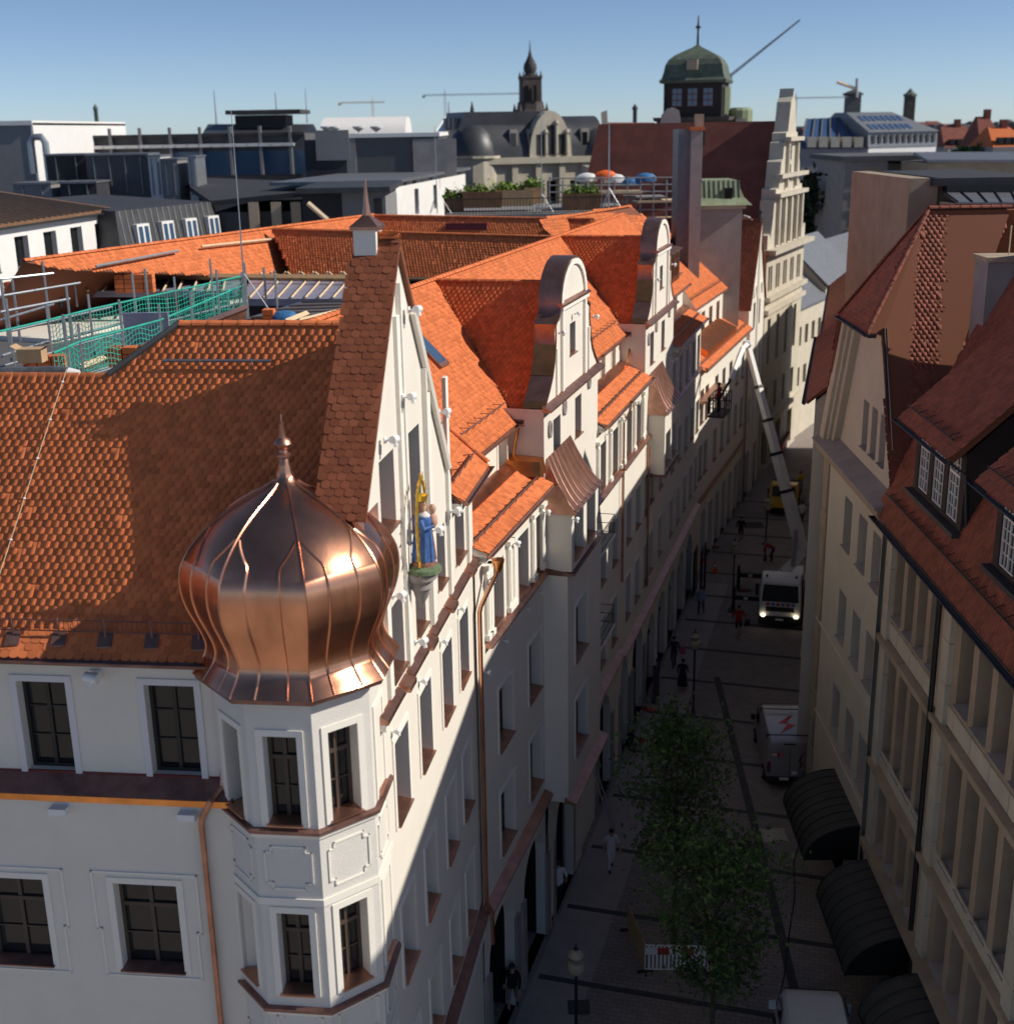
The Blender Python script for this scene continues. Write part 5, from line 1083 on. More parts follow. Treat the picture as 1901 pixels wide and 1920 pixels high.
# barriers round the tree
tb = G(1262, 1780)
def barrier(a, b, mt, lab, stripes=False):
    a, b = np.array(a, float), np.array(b, float); t = thing('barrier', lab, 'barrier', (a+b)/2*np.array([1, 1, 0]), 'barriers round the young tree'); d = (b-a)/np.linalg.norm(b-a); Lg = np.linalg.norm(b-a); n_ = np.array([d[1], -d[0], 0])
    mb = MB(); mb.tube([a+Z*.12, a+Z*1.05, b+Z*1.05, b+Z*.12, a+Z*.12], .025, 5); mb.build('frame', mt, t)
    for k in range(int(Lg/.13)): q = a+d*.13*(k+1); mb = MB(); mb.prism([q-d*.035+Z*.14, q+d*.035+Z*.14, q+d*.035+Z*1.02, q-d*.035+Z*1.02], n_*.02); mb.build('slat', mt, t)
    if stripes:
        for k in range(6): q = a+d*Lg*k/6; mb = MB(); mb.prism([q+Z*.72+n_*.04, q+d*Lg/6.1+Z*.72+n_*.04, q+d*Lg/6.1+Z*.98+n_*.04, q+Z*.98+n_*.04], n_*.01); mb.build('stripe', 'red' if k % 2 else 'white_paint', t)
    for q in (a, b): mb = MB(); mb.prism([q-n_*.28, q-n_*.28+d*.05, q+n_*.28+d*.05, q+n_*.28], Z*.1); mb.build('foot', 'black', t)
q = tb+np.array([-1.45, 1.1, 0]); r_ = tb+np.array([-1.1, -1.2, 0]); s_ = tb+np.array([1.3, -1.35, 0]); u_ = tb+np.array([1.2, 1.1, 0])
barrier(q, r_, 'wood', 'brown slatted barrier on the arch side of the young tree'); barrier(r_, s_, 'white_metal', 'barrier with red and white stripes below the young tree', True); barrier(s_, u_, 'wood', 'brown slatted barrier on the van side of the young tree')
t = thing('ladder', 'aluminium ladder leaning in the arch below the projecting bay', 'ladder', W2.p(13.6, 0, .5)); a, b = W2.p(13.5, 0, 1.2), W2.p(13.5, 3.3, .2); mb = MB()
for o_ in (0, .42): mb.tube([a+W2.u*o_, b+W2.u*o_], .03, 5)
mb.build('rail', 'steel', t)
for k in range(10): q = a+(b-a)*(k+.5)/10; mb = MB(); mb.tube([q, q+W2.u*.42], .018, 5); mb.build('rung', 'steel', t)
t = thing('notice_board', 'brown notice board standing against the white wall past the last arch', 'board', W2.p(26.6, 0, .6)); mb = MB(); mb.fbox(W2, 26.2, 27.2, .15, 1.9, .5, .56); mb.build('panel', 'statue_brown', t)
for s in (26.25, 27.1): mb = MB(); mb.fbox(W2, s, s+.07, 0, 2.0, .44, .62); mb.build('post', 'dark_brown_wood', t)

# ================================================================== vehicles
def loft(mb, secs):
    """secs: (y, half width, z0, z1, inset at the roof)"""
    rings = []
    for y, hw, z0, z1, ins in secs:
        zm = z0+(z1-z0)*.55; rings.append(mb.add([(-hw*.96, y, z0), (-hw, y, z0+.18*(z1-z0)), (-hw, y, zm), (-hw+ins*.7, y, z1-.12), (-hw+ins*1.5, y, z1), (hw-ins*1.5, y, z1), (hw-ins*.7, y, z1-.12), (hw, y, zm), (hw, y, z0+.18*(z1-z0)), (hw*.96, y, z0)]))
    for a, b in zip(rings[:-1], rings[1:]):
        for k in range(10): l = (k+1) % 10; mb.f.append((a+k, a+l, b+l, b+k))
    mb.f.append(tuple(rings[0]+k for k in range(9, -1, -1))); mb.f.append(tuple(rings[-1]+k for k in range(10)))
def wheel(t, x, y, r_, w_, name='wheel'):
    mb = MB(); mb.tube([(x-w_/2, y, r_), (x+w_/2, y, r_)], r_, 18); w = mb.build(name, 'rubber', t, True); mb = MB(); mb.tube([(x-w_/2-.01, y, r_), (x+w_/2+.01, y, r_)], r_*.6, 14); mb.build('rim', 'steel', w, True)
def van(loc, rz, paint, label, marks=False):
    t = thing('van', label, 'van', (0, 0, 0))
    mb = MB(); loft(mb, [(-2.5, .90, .42, 1.98, .10), (-2.46, .96, .38, 2.16, .12), (-1.6, .98, .36, 2.20, .12), (.9, .98, .36, 2.20, .12), (1.35, .97, .36, 2.08, .14), (1.95, .95, .36, 1.42, .2), (2.5, .92, .38, 1.12, .2), (2.68, .82, .42, .92, .16)]); mb.build('body', paint, t, True)
    mb = MB(); loft(mb, [(-2.56, .93, .28, .56, .02), (-2.4, .97, .26, .58, .02)]); mb.build('bumper', 'black', t)
    for x in (-.9, .9):
        for y in (-1.65, 1.75): wheel(t, x, y, .33, .22)
    mb = MB(); mb.poly([(-.78, 1.40, 2.05), (.78, 1.40, 2.05), (.84, 1.99, 1.45), (-.84, 1.99, 1.45)]); mb.build('windscreen', 'glass', t); bpy.data.objects[t.children[-1].name].location = (0, .03, .02)
    for sg in (-1, 1):
        mb = MB(); mb.prism([(sg*.985, .55, 1.35), (sg*.985, 1.6, 1.35), (sg*.975, 1.3, 1.95), (sg*.955, .55, 1.98)], (sg*.01, 0, 0)); mb.build('side_window', 'glass', t)
        mb = MB(); mb.box(sg*.86-.07, sg*.86+.07, -2.53, -2.48, .78, 1.25); mb.build('tail_light', 'red_dark', t)
        mb = MB(); mb.box(sg*1.12-.1, sg*1.12+.1, 1.45, 1.55, 1.25, 1.5); mb.build('mirror', 'white_paint' if paint == 'white_paint' else 'black', t)
    mb = MB(); mb.box(-.012, .012, -2.515, -2.47, .6, 1.9); mb.build('door_seam', 'black', t)
    mb = MB(); mb.box(-.42, -.02, -2.60, -2.56, .44, .55); mb.build('number_plate', 'white_paint', t); mb = MB(); mb.box(-.44, -.40, -2.602, -2.57, .44, .55); mb.build('plate_band', 'blue_mark', t)
    mb = MB(); mb.box(-.28, .22, -2.50, -2.44, 2.04, 2.09); mb.build('brake_light', 'black', t)
    mb = MB(); mb.box(-.8, .8, -2.525, -2.49, .86, .92); mb.build('door_crease', paint, t)
    if marks:
        bolt = [(.22, .9), (-.38, .1), (.02, .05), (-.42, -.95), (.42, .0), (.0, .08), (.34, .9)]
        mb = MB(); mb.prism([(x*.95+.05, y*.95-.9, 2.206) for x, y in bolt], (0, 0, .006)); mb.build('roof_flash', 'red', t)
        mb = MB(); mb.prism([(.45+x*.28, -2.508, 1.22+y*.52) for x, y in bolt], (0, -.006, 0)); mb.build('door_flash', 'red_dark', t)
        mb = MB(); mb.box(-.78, -.28, -2.513, -2.50, 1.48, 1.68); mb.build('door_sign', 'red', t)
        mb = MB(); mb.box(-.75, -.66, -2.516, -2.50, 1.51, 1.65); mb.box(-.64, -.54, -2.516, -2.50, 1.51, 1.65); mb.tube([(-.34+.07*math.cos(a), -2.515, 1.58+.06*math.sin(a)) for a in np.linspace(.7, 5.6, 9)], .012, 4); mb.build('sign_mark', 'white_paint', t, kind='stuff')
        mb = MB(); mb.box(.1, .32, -2.53, -2.50, .68, .82); mb.build('door_badge', 'white_metal', t)
        mb = MB(); mb.box(.5, .72, -1.62, -1.35, 2.204, 2.21); mb.build('roof_sign', 'red', t)
        for y in (-2.1, .4): mb = MB(); mb.tube([(-1.0, y, 2.3), (1.0, y, 2.3)], .025, 6); mb.tube([(-.92, y, 2.14), (-.92, y, 2.3)], .02, 5); mb.tube([(.92, y, 2.14), (.92, y, 2.3)], .02, 5); mb.build('roof_bar', 'black', t)
        for x in (-.85, .85): mb = MB(); mb.tube([(x, -2.1, 2.33), (x, .4, 2.33)], .018, 5); mb.build('roof_rail', 'steel', t)
    t.location = Vector([float(q) for q in loc]); t.rotation_euler = (0, 0, rz); return t
hv = R_(-5); d_ = np.array([math.sin(R_(5)), math.cos(R_(5)), 0]); van(G(1478, 1480)+d_*2.55, hv, 'silver', 'silver van with red lightning flash on roof and rear door', True)
van((8.75, 30.7, 0), R_(-6), 'white_paint', 'white van parked below the young trees, roof only in view')
t = van((30.6, 124.5, 0), R_(165), 'black', 'black van parked far down the lane')
# aerial lift truck
HD = R_(14.5); f0 = G(1460, 1180); ax = np.array([math.sin(HD), math.cos(HD), 0]); 
lt = thing('lift_truck', 'white truck-mounted aerial lift with spread outriggers and raised boom', 'truck', (0, 0, 0))
mb = MB(); mb.box(-.45, .45, -6.9, -.4, .55, .85); mb.build('chassis', 'black', lt)
mb = MB(); loft(mb, [(-1.85, 1.12, .75, 2.70, .05), (-1.8, 1.15, .7, 2.78, .06), (-.6, 1.15, .65, 2.80, .08), (-.22, 1.14, .62, 2.70, .10), (-.06, 1.12, .6, 1.72, .04), (.0, 1.1, .45, 1.35, .04)]); mb.build('cab', 'white_paint', lt, True)
mb = MB(); mb.poly([(-1.0, -.03, 1.62), (1.0, -.03, 1.62), (.93, -.20, 2.55), (-.93, -.20, 2.55)]); o = mb.build('windscreen', 'black', lt); o.location = (0, .03, 0)
mb = MB(); mb.box(-.78, .78, -.02, .03, 1.05, 1.32); mb.build('grille', 'black', lt); mb = MB(); mb.box(-1.15, 1.15, -.25, .08, .42, .78); mb.build('bumper', 'black', lt)
for x in (-.9, .9): mb = MB(); mb.lathe([(.10, -.06), (.15, 0), (.10, .06)], (x, .10, .82), 10); mb.build('headlight', 'headlight', lt, True)
for k in range(6): mb = MB(); mb.box(-.8+k*.27, -.8+k*.27+.2, .0, .025, 1.38, 1.54); mb.build('warning_stripe', 'red' if k % 2 else 'blue_mark', lt)
mb = MB(); mb.box(-.22, .22, .07, .10, .55, .66); mb.build('number_plate', 'white_paint', lt)
for sg in (-1, 1):
    mb = MB(); mb.box(sg*1.3-.08, sg*1.3+.08, -.45, -.3, 1.8, 2.5); mb.build('mirror', 'black', lt); mb = MB(); mb.prism([(sg*1.152, -1.4, 1.7), (sg*1.152, -.45, 1.7), (sg*1.13, -.55, 2.45), (sg*1.13, -1.4, 2.45)], (sg*.01, 0, 0)); mb.build('side_window', 'black', lt)
    mb = MB(); mb.lathe([(.07, 2.78), (.07, 2.9), (.03, 2.93)], (sg*.8, -.75, 0), 8); mb.build('beacon', 'red_dark', lt)
    for y in (-1.1, -4.6, -5.8): wheel(lt, sg*1.0, y, .46, .3)
    for y in (-2.3, -6.2):
        mb = MB(); mb.box(min(sg*.6, sg*2.75), max(sg*.6, sg*2.75), y-.13, y+.13, .75, 1.02); og = mb.build('outrigger', 'black', lt); mb = MB(); mb.tube([(sg*2.7, y, .05), (sg*2.7, y, 1.45)], .1, 8); mb.build('jack', 'black', og)
        mb = MB(); mb.box(sg*2.7-.3, sg*2.7+.3, y-.3, y+.3, 0, .06); mb.build('pad', 'black', og)
        mb = MB(); mb.box(sg*2.0-.12, sg*2.0+.12, y+.131, y+.14, .80, .96); mb.build('stripe', 'white_paint', og)
mb = MB(); mb.box(-1.15, 1.15, -6.9, -1.95, .95, 1.2); mb.build('deck', 'grey_wall', lt); mb = MB(); mb.box(-1.1, -.3, -6.6, -2.2, 1.2, 1.55); mb.build('locker', 'white_paint', lt)
mb = MB(); mb.lathe([(.7, 1.2), (.65, 1.6), (.5, 1.7)], (0, -4.6, 0), 14); mb.build('turret', 'white_paint', lt)
def to_local(p): c, s = math.cos(-(math.pi-HD)), math.sin(-(math.pi-HD)); v = np.array(p)-f0; return np.array([v[0]*c-v[1]*s, v[0]*s+v[1]*c, v[2]])
tur = f0+ax*4.6+Z*1.7; kn = at(1505, 1036, proj(f0+ax*5.6+Z*4)[2]); el = WD.p(*WD.pix(1401, 645, 2.6), 2.6); jt_ = WD.p(*WD.pix(1369, 712, 2.3), 2.3); bk = WD.p(*WD.pix(1350, 752, 2.1), 2.1)
def boxtube(a, b, r0, r1): mb = MB(); mb.tube([to_local(a), to_local(b)], [r0, r1], 4); return mb
boxtube(tur, kn, .42, .34).build('boom_base', 'white_paint', lt)
bs = thing('_x', '', '') if False else None
N = [0, .30, .48, .64, .80, 1.0]; rd_ = [.40, .35, .30, .25, .20]
for i in range(5):
    o = boxtube(kn+(el-kn)*(N[i]-(.02 if i else 0)), kn+(el-kn)*N[i+1], rd_[i], rd_[i]*.97).build('boom_section', 'white_paint', lt)
    if i: boxtube(kn+(el-kn)*(N[i]-.012), kn+(el-kn)*(N[i]+.002), rd_[i-1]*1.1, rd_[i-1]*1.1).build('collar', 'black', lt)
q = kn+(el-kn)*.16; mb = MB(); mb.tube([to_local(kn+(tur-kn)*.5+ax*-.7), to_local(kn+(el-kn)*.12-ax*.5)], .12, 8); mb.build('lift_cylinder', 'steel', lt)
mb = MB(); e2 = el+(bk-el)*.18+Z*.35; mb.tube([to_local(el), to_local(e2), to_local(jt_)], [.2, .17, .14], 4); mb.build('jib', 'white_paint', lt); mb = MB(); mb.lathe([(.25, -.2), (.3, 0), (.25, .2)], to_local(el), 8); mb.build('knuckle', 'white_metal', lt)
mb = MB(); mb.lathe([(.08, 0), (.10, .1), (.05, .18)], to_local(kn)+np.array([.3, .4, -.45]), 8); mb.build('warning_lamp', 'beacon', lt)
mb = MB(); mb.tube([to_local(jt_), to_local(bk+Z*.2)], .08, 6); mb.build('basket_arm', 'steel_dark', lt)
# basket
u_, n_ = WD.u, WD.n; c0 = bk-u_*.1-Z*.7; mb = MB()
cor = [c0+u_*a+n_*b for a, b in ((-1.1, -.45), (1.1, -.45), (1.1, .45), (-1.1, .45))]
mb.prism([to_local(q) for q in cor], (0, 0, .08)); mb.build('basket_floor', 'steel_dark', lt); mb = MB()
for k in range(4):
    a, b = cor[k], cor[(k+1) % 4]
    for z_ in (.55, 1.1): mb.tube([to_local(a+Z*z_), to_local(b+Z*z_)], .03, 5)
    for f_ in (0, .33, .66): mb.tube([to_local(a+(b-a)*f_+Z*.08), to_local(a+(b-a)*f_+Z*1.1)], .025, 5)
mb.build('basket_rail', 'steel_dark', lt); mb = MB(); mb.prism([to_local(c0-u_*.9-n_*.46+Z*.1), to_local(c0-u_*.4-n_*.46+Z*.1), to_local(c0-u_*.4-n_*.46+Z*1.0), to_local(c0-u_*.9-n_*.46+Z*1.0)], (0, .05, 0)); mb.build('basket_panel', 'grey_dark', lt)
person(0, 0, 'worker in dark red top standing in the lift basket', 'cloth_red', 'cloth_navy', pose='stand', face=R_(60), xyz=c0+Z*.08-u_*.2)
lt.location = Vector([float(q) for q in f0]); lt.rotation_euler = (0, 0, -HD+math.pi)
# yellow truck and skip
yt = thing('yellow_truck', 'small yellow flatbed truck under the white boom', 'truck', (0, 0, 0)); f1 = G(1467, 968)
mb = MB(); loft(mb, [(-1.6, .98, .6, 2.15, .06), (-.5, 1.0, .55, 2.25, .08), (-.15, .98, .5, 1.5, .06), (.0, .95, .45, 1.1, .05)]); mb.build('cab', 'yellow', yt, True); mb = MB(); mb.poly([(-.85, .0, 1.42), (.85, .0, 1.42), (.8, -.36, 2.1), (-.8, -.36, 2.1)]); o = mb.build('windscreen', 'black', yt); o.location = (0, .02, .04)
mb = MB(); mb.box(-.95, .95, -.2, .06, .38, .62); mb.build('bumper', 'black', yt); mb = MB(); mb.box(-1.05, 1.05, -5.2, -1.7, .9, 1.35); mb.build('bed', 'grey_dark', yt); mb = MB(); mb.box(-.4, .4, -5.1, -.4, .5, .8); mb.build('chassis', 'black', yt)
for sg in (-1, 1):
    for y in (-.9, -4.2): wheel(yt, sg*.85, y, .38, .25)
    mb = MB(); mb.lathe([(.08, -.04), (.1, 0), (.08, .04)], (sg*.75, .02, .85), 8); mb.build('headlight', 'lamp_glass', yt); mb = MB(); mb.box(sg*1.1-.06, sg*1.1+.06, -.5, -.4, 1.5, 1.9); mb.build('mirror', 'black', yt)
yt.location = Vector([float(q) for q in f1]); yt.rotation_euler = (0, 0, math.pi-R_(16))
sk = thing('skip', 'open red skip container behind the boom', 'skip', (0, 0, 0)); mb = MB()
A_ = [(-1.6, -.8, .15), (1.6, -.8, .15), (1.6, .8, .15), (-1.6, .8, .15)]; B_ = [(-2.2, -1.0, 1.5), (2.2, -1.0, 1.5), (2.2, 1.0, 1.5), (-2.2, 1.0, 1.5)]; a = mb.add(A_); b = mb.add(B_); c = mb.add([(x*.95, y*.93, .3) for x, y, z in A_]); d = mb.add([(x*.96, y*.93, 1.5) for x, y, z in B_])
mb.f += [(a+3, a+2, a+1, a), (c, c+1, c+2, c+3)]
for k in range(4): l = (k+1) % 4; mb.f += [(a+k, a+l, b+l, b+k), (b+k, b+l, d+l, d+k), (d+k, d+l, c+l, c+k)]
mb.build('tub', 'red', sk); mb = MB(); mb.tube([(-2.22, -1.02, 1.5), (2.22, -1.02, 1.5), (2.22, 1.02, 1.5), (-2.22, 1.02, 1.5), (-2.22, -1.02, 1.5)], .06, 5); mb.build('rim', 'red_dark', sk)
for x in (-1.3, 1.3): mb = MB(); mb.box(x-.1, x+.1, -.7, .7, 0, .16); mb.build('skid', 'black', sk)
sk.location = Vector([float(q) for q in G(1450, 852)]); sk.rotation_euler = (0, 0, R_(70))
# statue on the tall gable
st = thing('wall_statue', 'painted statue of a crowned woman in blue robe holding a child, on carved console', 'statue', W1.p(-6.75, 17.4, .3))
c = W1.p(-6.75, 0, .30); mb = MB(); mb.lathe([(.03, 17.55), (.10, 17.7), (.13, 17.74), (.17, 17.9), (.25, 17.98), (.24, 18.1), (.34, 18.18), (.36, 18.3), (.32, 18.34)], c-W1.n*.08, 10); mb.build('console', 'stone_grey', st, True)
mb = MB(); mb.lathe([(.37, 18.34), (.36, 18.42), (.28, 18.48)], c, 12); mb.build('turf_base', 'statue_green', st, True)
mb = MB(); mb.lathe([(.26, 18.46), (.25, 18.55), (.16, 18.62)], c, 10); mb.build('rock', 'statue_brown', st, True)
me = bpy.data.meshes.new('s'); J_ = [(0, 0, 18.55), (0, 0, 18.9), (0, 0, 19.25), (0, 0, 19.52), (0, 0, 19.64), (0, 0, 19.78), (.17, 0, 19.5), (.22, .12, 19.28), (.08, .24, 19.3), (-.17, 0, 19.5), (-.22, .12, 19.3), (-.06, .26, 19.34), (.02, .22, 19.42), (.02, .22, 19.6), (.02, .24, 19.7)]
mb = MB(); 
for k in range(9):
    a = 2*math.pi*k/9; fig = MB(); fig.tube([c+np.array([math.cos(a)*.225, math.sin(a)*.19, 18.58]), c+np.array([math.cos(a+.1)*.19, math.sin(a+.1)*.16, 19.0]), c+np.array([math.cos(a+.15)*.16, math.sin(a+.15)*.135, 19.3])], [.045, .035, .02], 6); fig.build('robe_fold', 'statue_blue' if k % 3 else 'statue_brown', st, True)
fig = MB(); fig.lathe([(.13, 19.5), (.12, 19.56), (.06, 19.62)], c+W1.n*.04, 10); fig.build('collar', 'cloth_white', st, True)
fig = MB(); fig.lathe([(.24, 18.58), (.22, 18.8), (.19, 19.1), (.17, 19.25), (.20, 19.42), (.17, 19.52), (.06, 19.58)], c, 14, 0, 1., .85); fig.build('robe', 'statue_blue', st, True)
fig = MB(); fig.lathe([(.05, 19.56), (.085, 19.63), (.095, 19.72), (.07, 19.81), (.02, 19.84)], c, 12); fig.build('head', 'statue_skin', st, True)
fig = MB(); fig.lathe([(.105, 19.62), (.115, 19.74), (.09, 19.84), (.02, 19.88)], c-W1.n*.03, 12); fig.build('hair', 'statue_brown', st, True)
fig = MB(); fig.lathe([(.10, 19.84), (.13, 19.96), (.12, 19.96), (.085, 19.86)], c, 8); fig.build('crown', 'gold', st)
fig = MB(); q = c+W1.n*.2+W1.u*.06; fig.lathe([(.05, 19.25), (.10, 19.36), (.09, 19.5), (.04, 19.56), (.07, 19.62), (.075, 19.69), (.03, 19.75)], q, 10); fig.build('child', 'statue_skin', st, True)
for sg in (-1, 1):
    fig = MB(); fig.tube([c+W1.u*sg*.17+Z*19.46, c+W1.u*sg*.24+W1.n*.08+Z*19.3, c+W1.u*sg*.08+W1.n*.24+Z*19.33], [.07, .055, .035], 7); fig.build('arm', 'statue_blue', st, True)
for k in range(26):                                   # gilded flame rays in an almond shape behind the figure
    a = 2*math.pi*k/26; rx, rz_ = .42, .98; o_ = c-W1.n*.02+W1.u*rx*math.cos(a)+Z*(19.28+rz_*math.sin(a)); d = W1.u*math.cos(a)*.8+Z*math.sin(a); d /= np.linalg.norm(d); e = np.cross(d, W1.n); Lr = .2 if k % 2 else .12
    mb = MB(); mb.prism([o_-e*.035, o_+e*.035, o_+d*Lr], W1.n*.02); mb.build('ray', 'gold', st)
mb = MB(); mb.tube([c-W1.n*.02+W1.u*.42*math.cos(a)+Z*(19.28+.98*math.sin(a)) for a in np.linspace(0, 2*math.pi, 33)], .03, 6); mb.build('almond_frame', 'gold', st)
# ================================================================== the city behind
def Yp(px, py, D): r = ray(px, py); return EYE+r*(D/r[1])
def blk(mb, px0, px1, py, D, L, zb=0., tilt=0.):
    a, b = Yp(px0, py, D), Yp(px1, py, D); z1 = a[2]; d = np.array([tilt*L, L, 0]); q = [np.array([a[0], D, 0]), np.array([b[0], D, 0])]; q += [q[1]+d, q[0]+d]
    mb.hexa([v+Z*zb for v in q]+[v+Z*z1 for v in q]); return a[0], b[0], z1
def wins(par, fr, lst, mt='glass', fm='frame_white', dd=.06):
    for s, h, w, t in lst:
        mb = MB(); mb.fbox(fr, s-.06, s+w+.06, h-.06, h+t+.06, 0, dd*.5); o = mb.build('window', fm, par); mb = MB(); mb.fbox(fr, s, s+w, h, h+t, dd*.5, dd); mb.build('pane', mt, o)
def lot(D, x, z=0): return np.array([x, D, z])
def front(D, x0): return Fr((x0, D), (1, 0))
def rside(D, x1): return Fr((x1, D), (0, 1))
# --- white block with ribbed brown roof, lit side with square windows
fA = Fr(G(-60, 434, 22.3), G(207, 395, 22.3)[:2]-G(-60, 434, 22.3)[:2]); LA = float(np.linalg.norm((G(207, 395, 22.3)-G(-60, 434, 22.3))[:2]))
t = thing('white_block', 'white block with square windows and ribbed brown metal roof', 'building', fA.p(LA/2, 0, -4))
mb = MB(); wl_ = [(s, 19.9, 1.5, 1.75) for s in np.arange(1.2, LA-2, 3.3)]; wall_mesh(mb, fA, 0, LA, 0, 22.3, ops_of(wl_), 0, .3); mb.poly([fA.p(LA, 0, 0), fA.p(LA, 0, -9), fA.p(LA, 22.3, -9), fA.p(LA, 22.3, 0)]); mb.poly([fA.p(0, 0, 0), fA.p(0, 0, -9), fA.p(0, 22.3, -9), fA.p(0, 22.3, 0)]); mb.build('wall', 'white_wall', t)
for q in wl_: window(t, fA, *q, .3, 0, 'plain', 'zinc')
mb = MB(); mb.prism([fA.p(-.3, 22.3, .3), fA.p(LA+.3, 22.3, .3), fA.p(LA+.3, 23.5, -8), fA.p(-.3, 23.5, -8)], Z*.15); rf = mb.build('roof', 'rust', t)
for k in range(int(LA/.7)): mb = MB(); mb.tube([fA.p(k*.7, 22.48, .3), fA.p(k*.7, 23.68, -8)], .045, 4); mb.build('rib', 'zinc_dark', rf)
gutter(t, fA.p(-.3, 22.3, .4), fA.p(LA+.3, 22.3, .4), fA.n, 'zinc_dark', .12)
# --- zinc mansard with four white windows
a, b = G(214, 396, 22.4), G(398, 378, 22.4); fB = Fr(a, (b-a)[:2]); LB = float(np.linalg.norm((b-a)[:2]))
t = thing('zinc_mansard', 'grey zinc mansard storey with four narrow white windows', 'building', fB.p(LB/2, 0, -4)); mb = MB()
mb.hexa([fB.p(-.4, 0, .6), fB.p(LB+.9, 0, .6), fB.p(LB+.9, 0, -10), fB.p(-.4, 0, -10), fB.p(-.4, 18.9, .6), fB.p(LB+.9, 18.9, .6), fB.p(LB+.9, 18.9, -10), fB.p(-.4, 18.9, -10)]); mb.build('wall', 'grey_mid', t)
mb = MB(); mb.hexa([fB.p(-.4, 18.9, .6), fB.p(LB+.9, 18.9, .6), fB.p(LB+.9, 18.9, -10), fB.p(-.4, 18.9, -10), fB.p(.1, 22.4, 0), fB.p(LB, 22.4, 0), fB.p(LB, 22.9, -10), fB.p(.1, 22.9, -10)]); rf = mb.build('mansard', 'zinc_dark', t)
for k in range(int(LB/.62)): s = .4+k*.62; mb = MB(); mb.tube([fB.p(s-.02, 18.95, .62), fB.p(s, 22.42, .02)], .03, 4); mb.build('seam', 'zinc', rf)
for k in range(4):
    s = LB*(.13+.245*k); mb = MB(); mb.hexa([fB.p(s, 19.4, .7), fB.p(s+1.25, 19.4, .7), fB.p(s+1.25, 19.4, .2), fB.p(s, 19.4, .2), fB.p(s, 21.5, .55), fB.p(s+1.25, 21.5, .55), fB.p(s+1.25, 21.5, 0), fB.p(s, 21.5, 0)]); o = mb.build('window', 'frame_white', t)
    for q in (.14, .72): mb = MB(); mb.hexa([fB.p(s+q, 19.5, .72), fB.p(s+q+.38, 19.5, .72), fB.p(s+q+.38, 19.5, .6), fB.p(s+q, 19.5, .6), fB.p(s+q, 21.35, .585), fB.p(s+q+.38, 21.35, .585), fB.p(s+q+.38, 21.35, .5), fB.p(s+q, 21.35, .5)]); mb.build('pane', 'glass_blue', o)
# --- low dark roofs with striped posts
t = thing('dark_roof_block', 'low dark grey roof with coloured posts under its eave', 'building', Yp(500, 410, 92)*np.array([1, 1, 0])); mb = MB(); x0, x1, z1 = blk(mb, 400, 655, 398, 92, 16); mb.build('wall', 'grey_mid', t)
mb = MB(); a, b = Yp(395, 386, 91), Yp(572, 368, 91); c, d = Yp(700, 352, 108), Yp(330, 338, 122); mb.prism([a, b, c, d], Z*.35); mb.build('roof', 'grey_dark', t)
for k, px in enumerate((478, 520, 557)): a = Yp(px, 415, 91.2); mb = MB(); mb.box(a[0]-.35, a[0]+.35, 91.0, 91.4, a[2]-3, Yp(px, 378, 91.2)[2]); mb.build('post', 'crane_tan', t)
t = thing('grey_roof_hut', 'grey rooftop hut with pale wall behind the orange ridge', 'building', Yp(680, 380, 88)*np.array([1, 1, 0])); mb = MB(); blk(mb, 640, 722, 358, 88, 9); mb.build('wall', 'grey_wall', t); mb = MB(); a, b = Yp(560, 372, 87), Yp(642, 358, 87); blk(mb, 565, 642, 362, 88.2, 9); mb.build('annex', 'grey_dark', t)
mb = MB(); q = [Yp(560, 346, 88), Yp(722, 352, 86.5)]; mb.box(q[0][0], q[1][0]+.3, 86.5, 98, Yp(700, 357, 88)[2]-.05, Yp(700, 357, 88)[2]+.3); mb.build('roof', 'zinc_dark', t)
mb = MB(); a = Yp(712, 398, 87.9); mb.box(a[0]-.35, a[0]+.2, 87.8, 88, a[2]-.8, a[2]+.9); mb.build('door', 'grey_dark', t)
t = thing('leaning_beam', 'mottled rusty beam leaning on the orange ridge', 'beam', Yp(600, 400, 82)); mb = MB(); mb.tube([Yp(577, 380, 82), Yp(614, 412, 82)], .16, 4); mb.build('beam', 'crane_tan', t)
# --- white low building with windows and planters in front
fC = Fr(G(722, 345, 23.1), (G(872, 318, 23.1)-G(722, 345, 23.1))[:2]); LC = float(np.linalg.norm((G(872, 318, 23.1)-G(722, 345, 23.1))[:2]))
t = thing('roof_terrace_block', 'long low white block with tall windows beside a roof terrace', 'building', fC.p(LC/2, 0, -3)); mb = MB(); cw_ = [(s, 20.2, 1.5, 2.1) for s in (LC*.06, LC*.3, LC*.53)]; wall_mesh(mb, fC, 0, LC, 0, 23.1, ops_of(cw_), 0, .3); mb.poly([fC.p(LC, 0, 0), fC.p(LC, 0, -8), fC.p(LC, 23.1, -8), fC.p(LC, 23.1, 0)]); mb.build('wall', 'white_wall', t)
for q in cw_: window(t, fC, *q, .3, 0, 'dark', None)
mb = MB(); mb.fbox(fC, -.4, LC+.4, 23.1, 23.35, -9, .5); mb.build('roof', 'zinc', t)
for k in range(9): s = LC*(.08+.1*k); mb = MB(); mb.fbox(fC, s, s+1.3, 22.75, 23.08, .0, .03); mb.build('clerestory_window', 'glass', t)
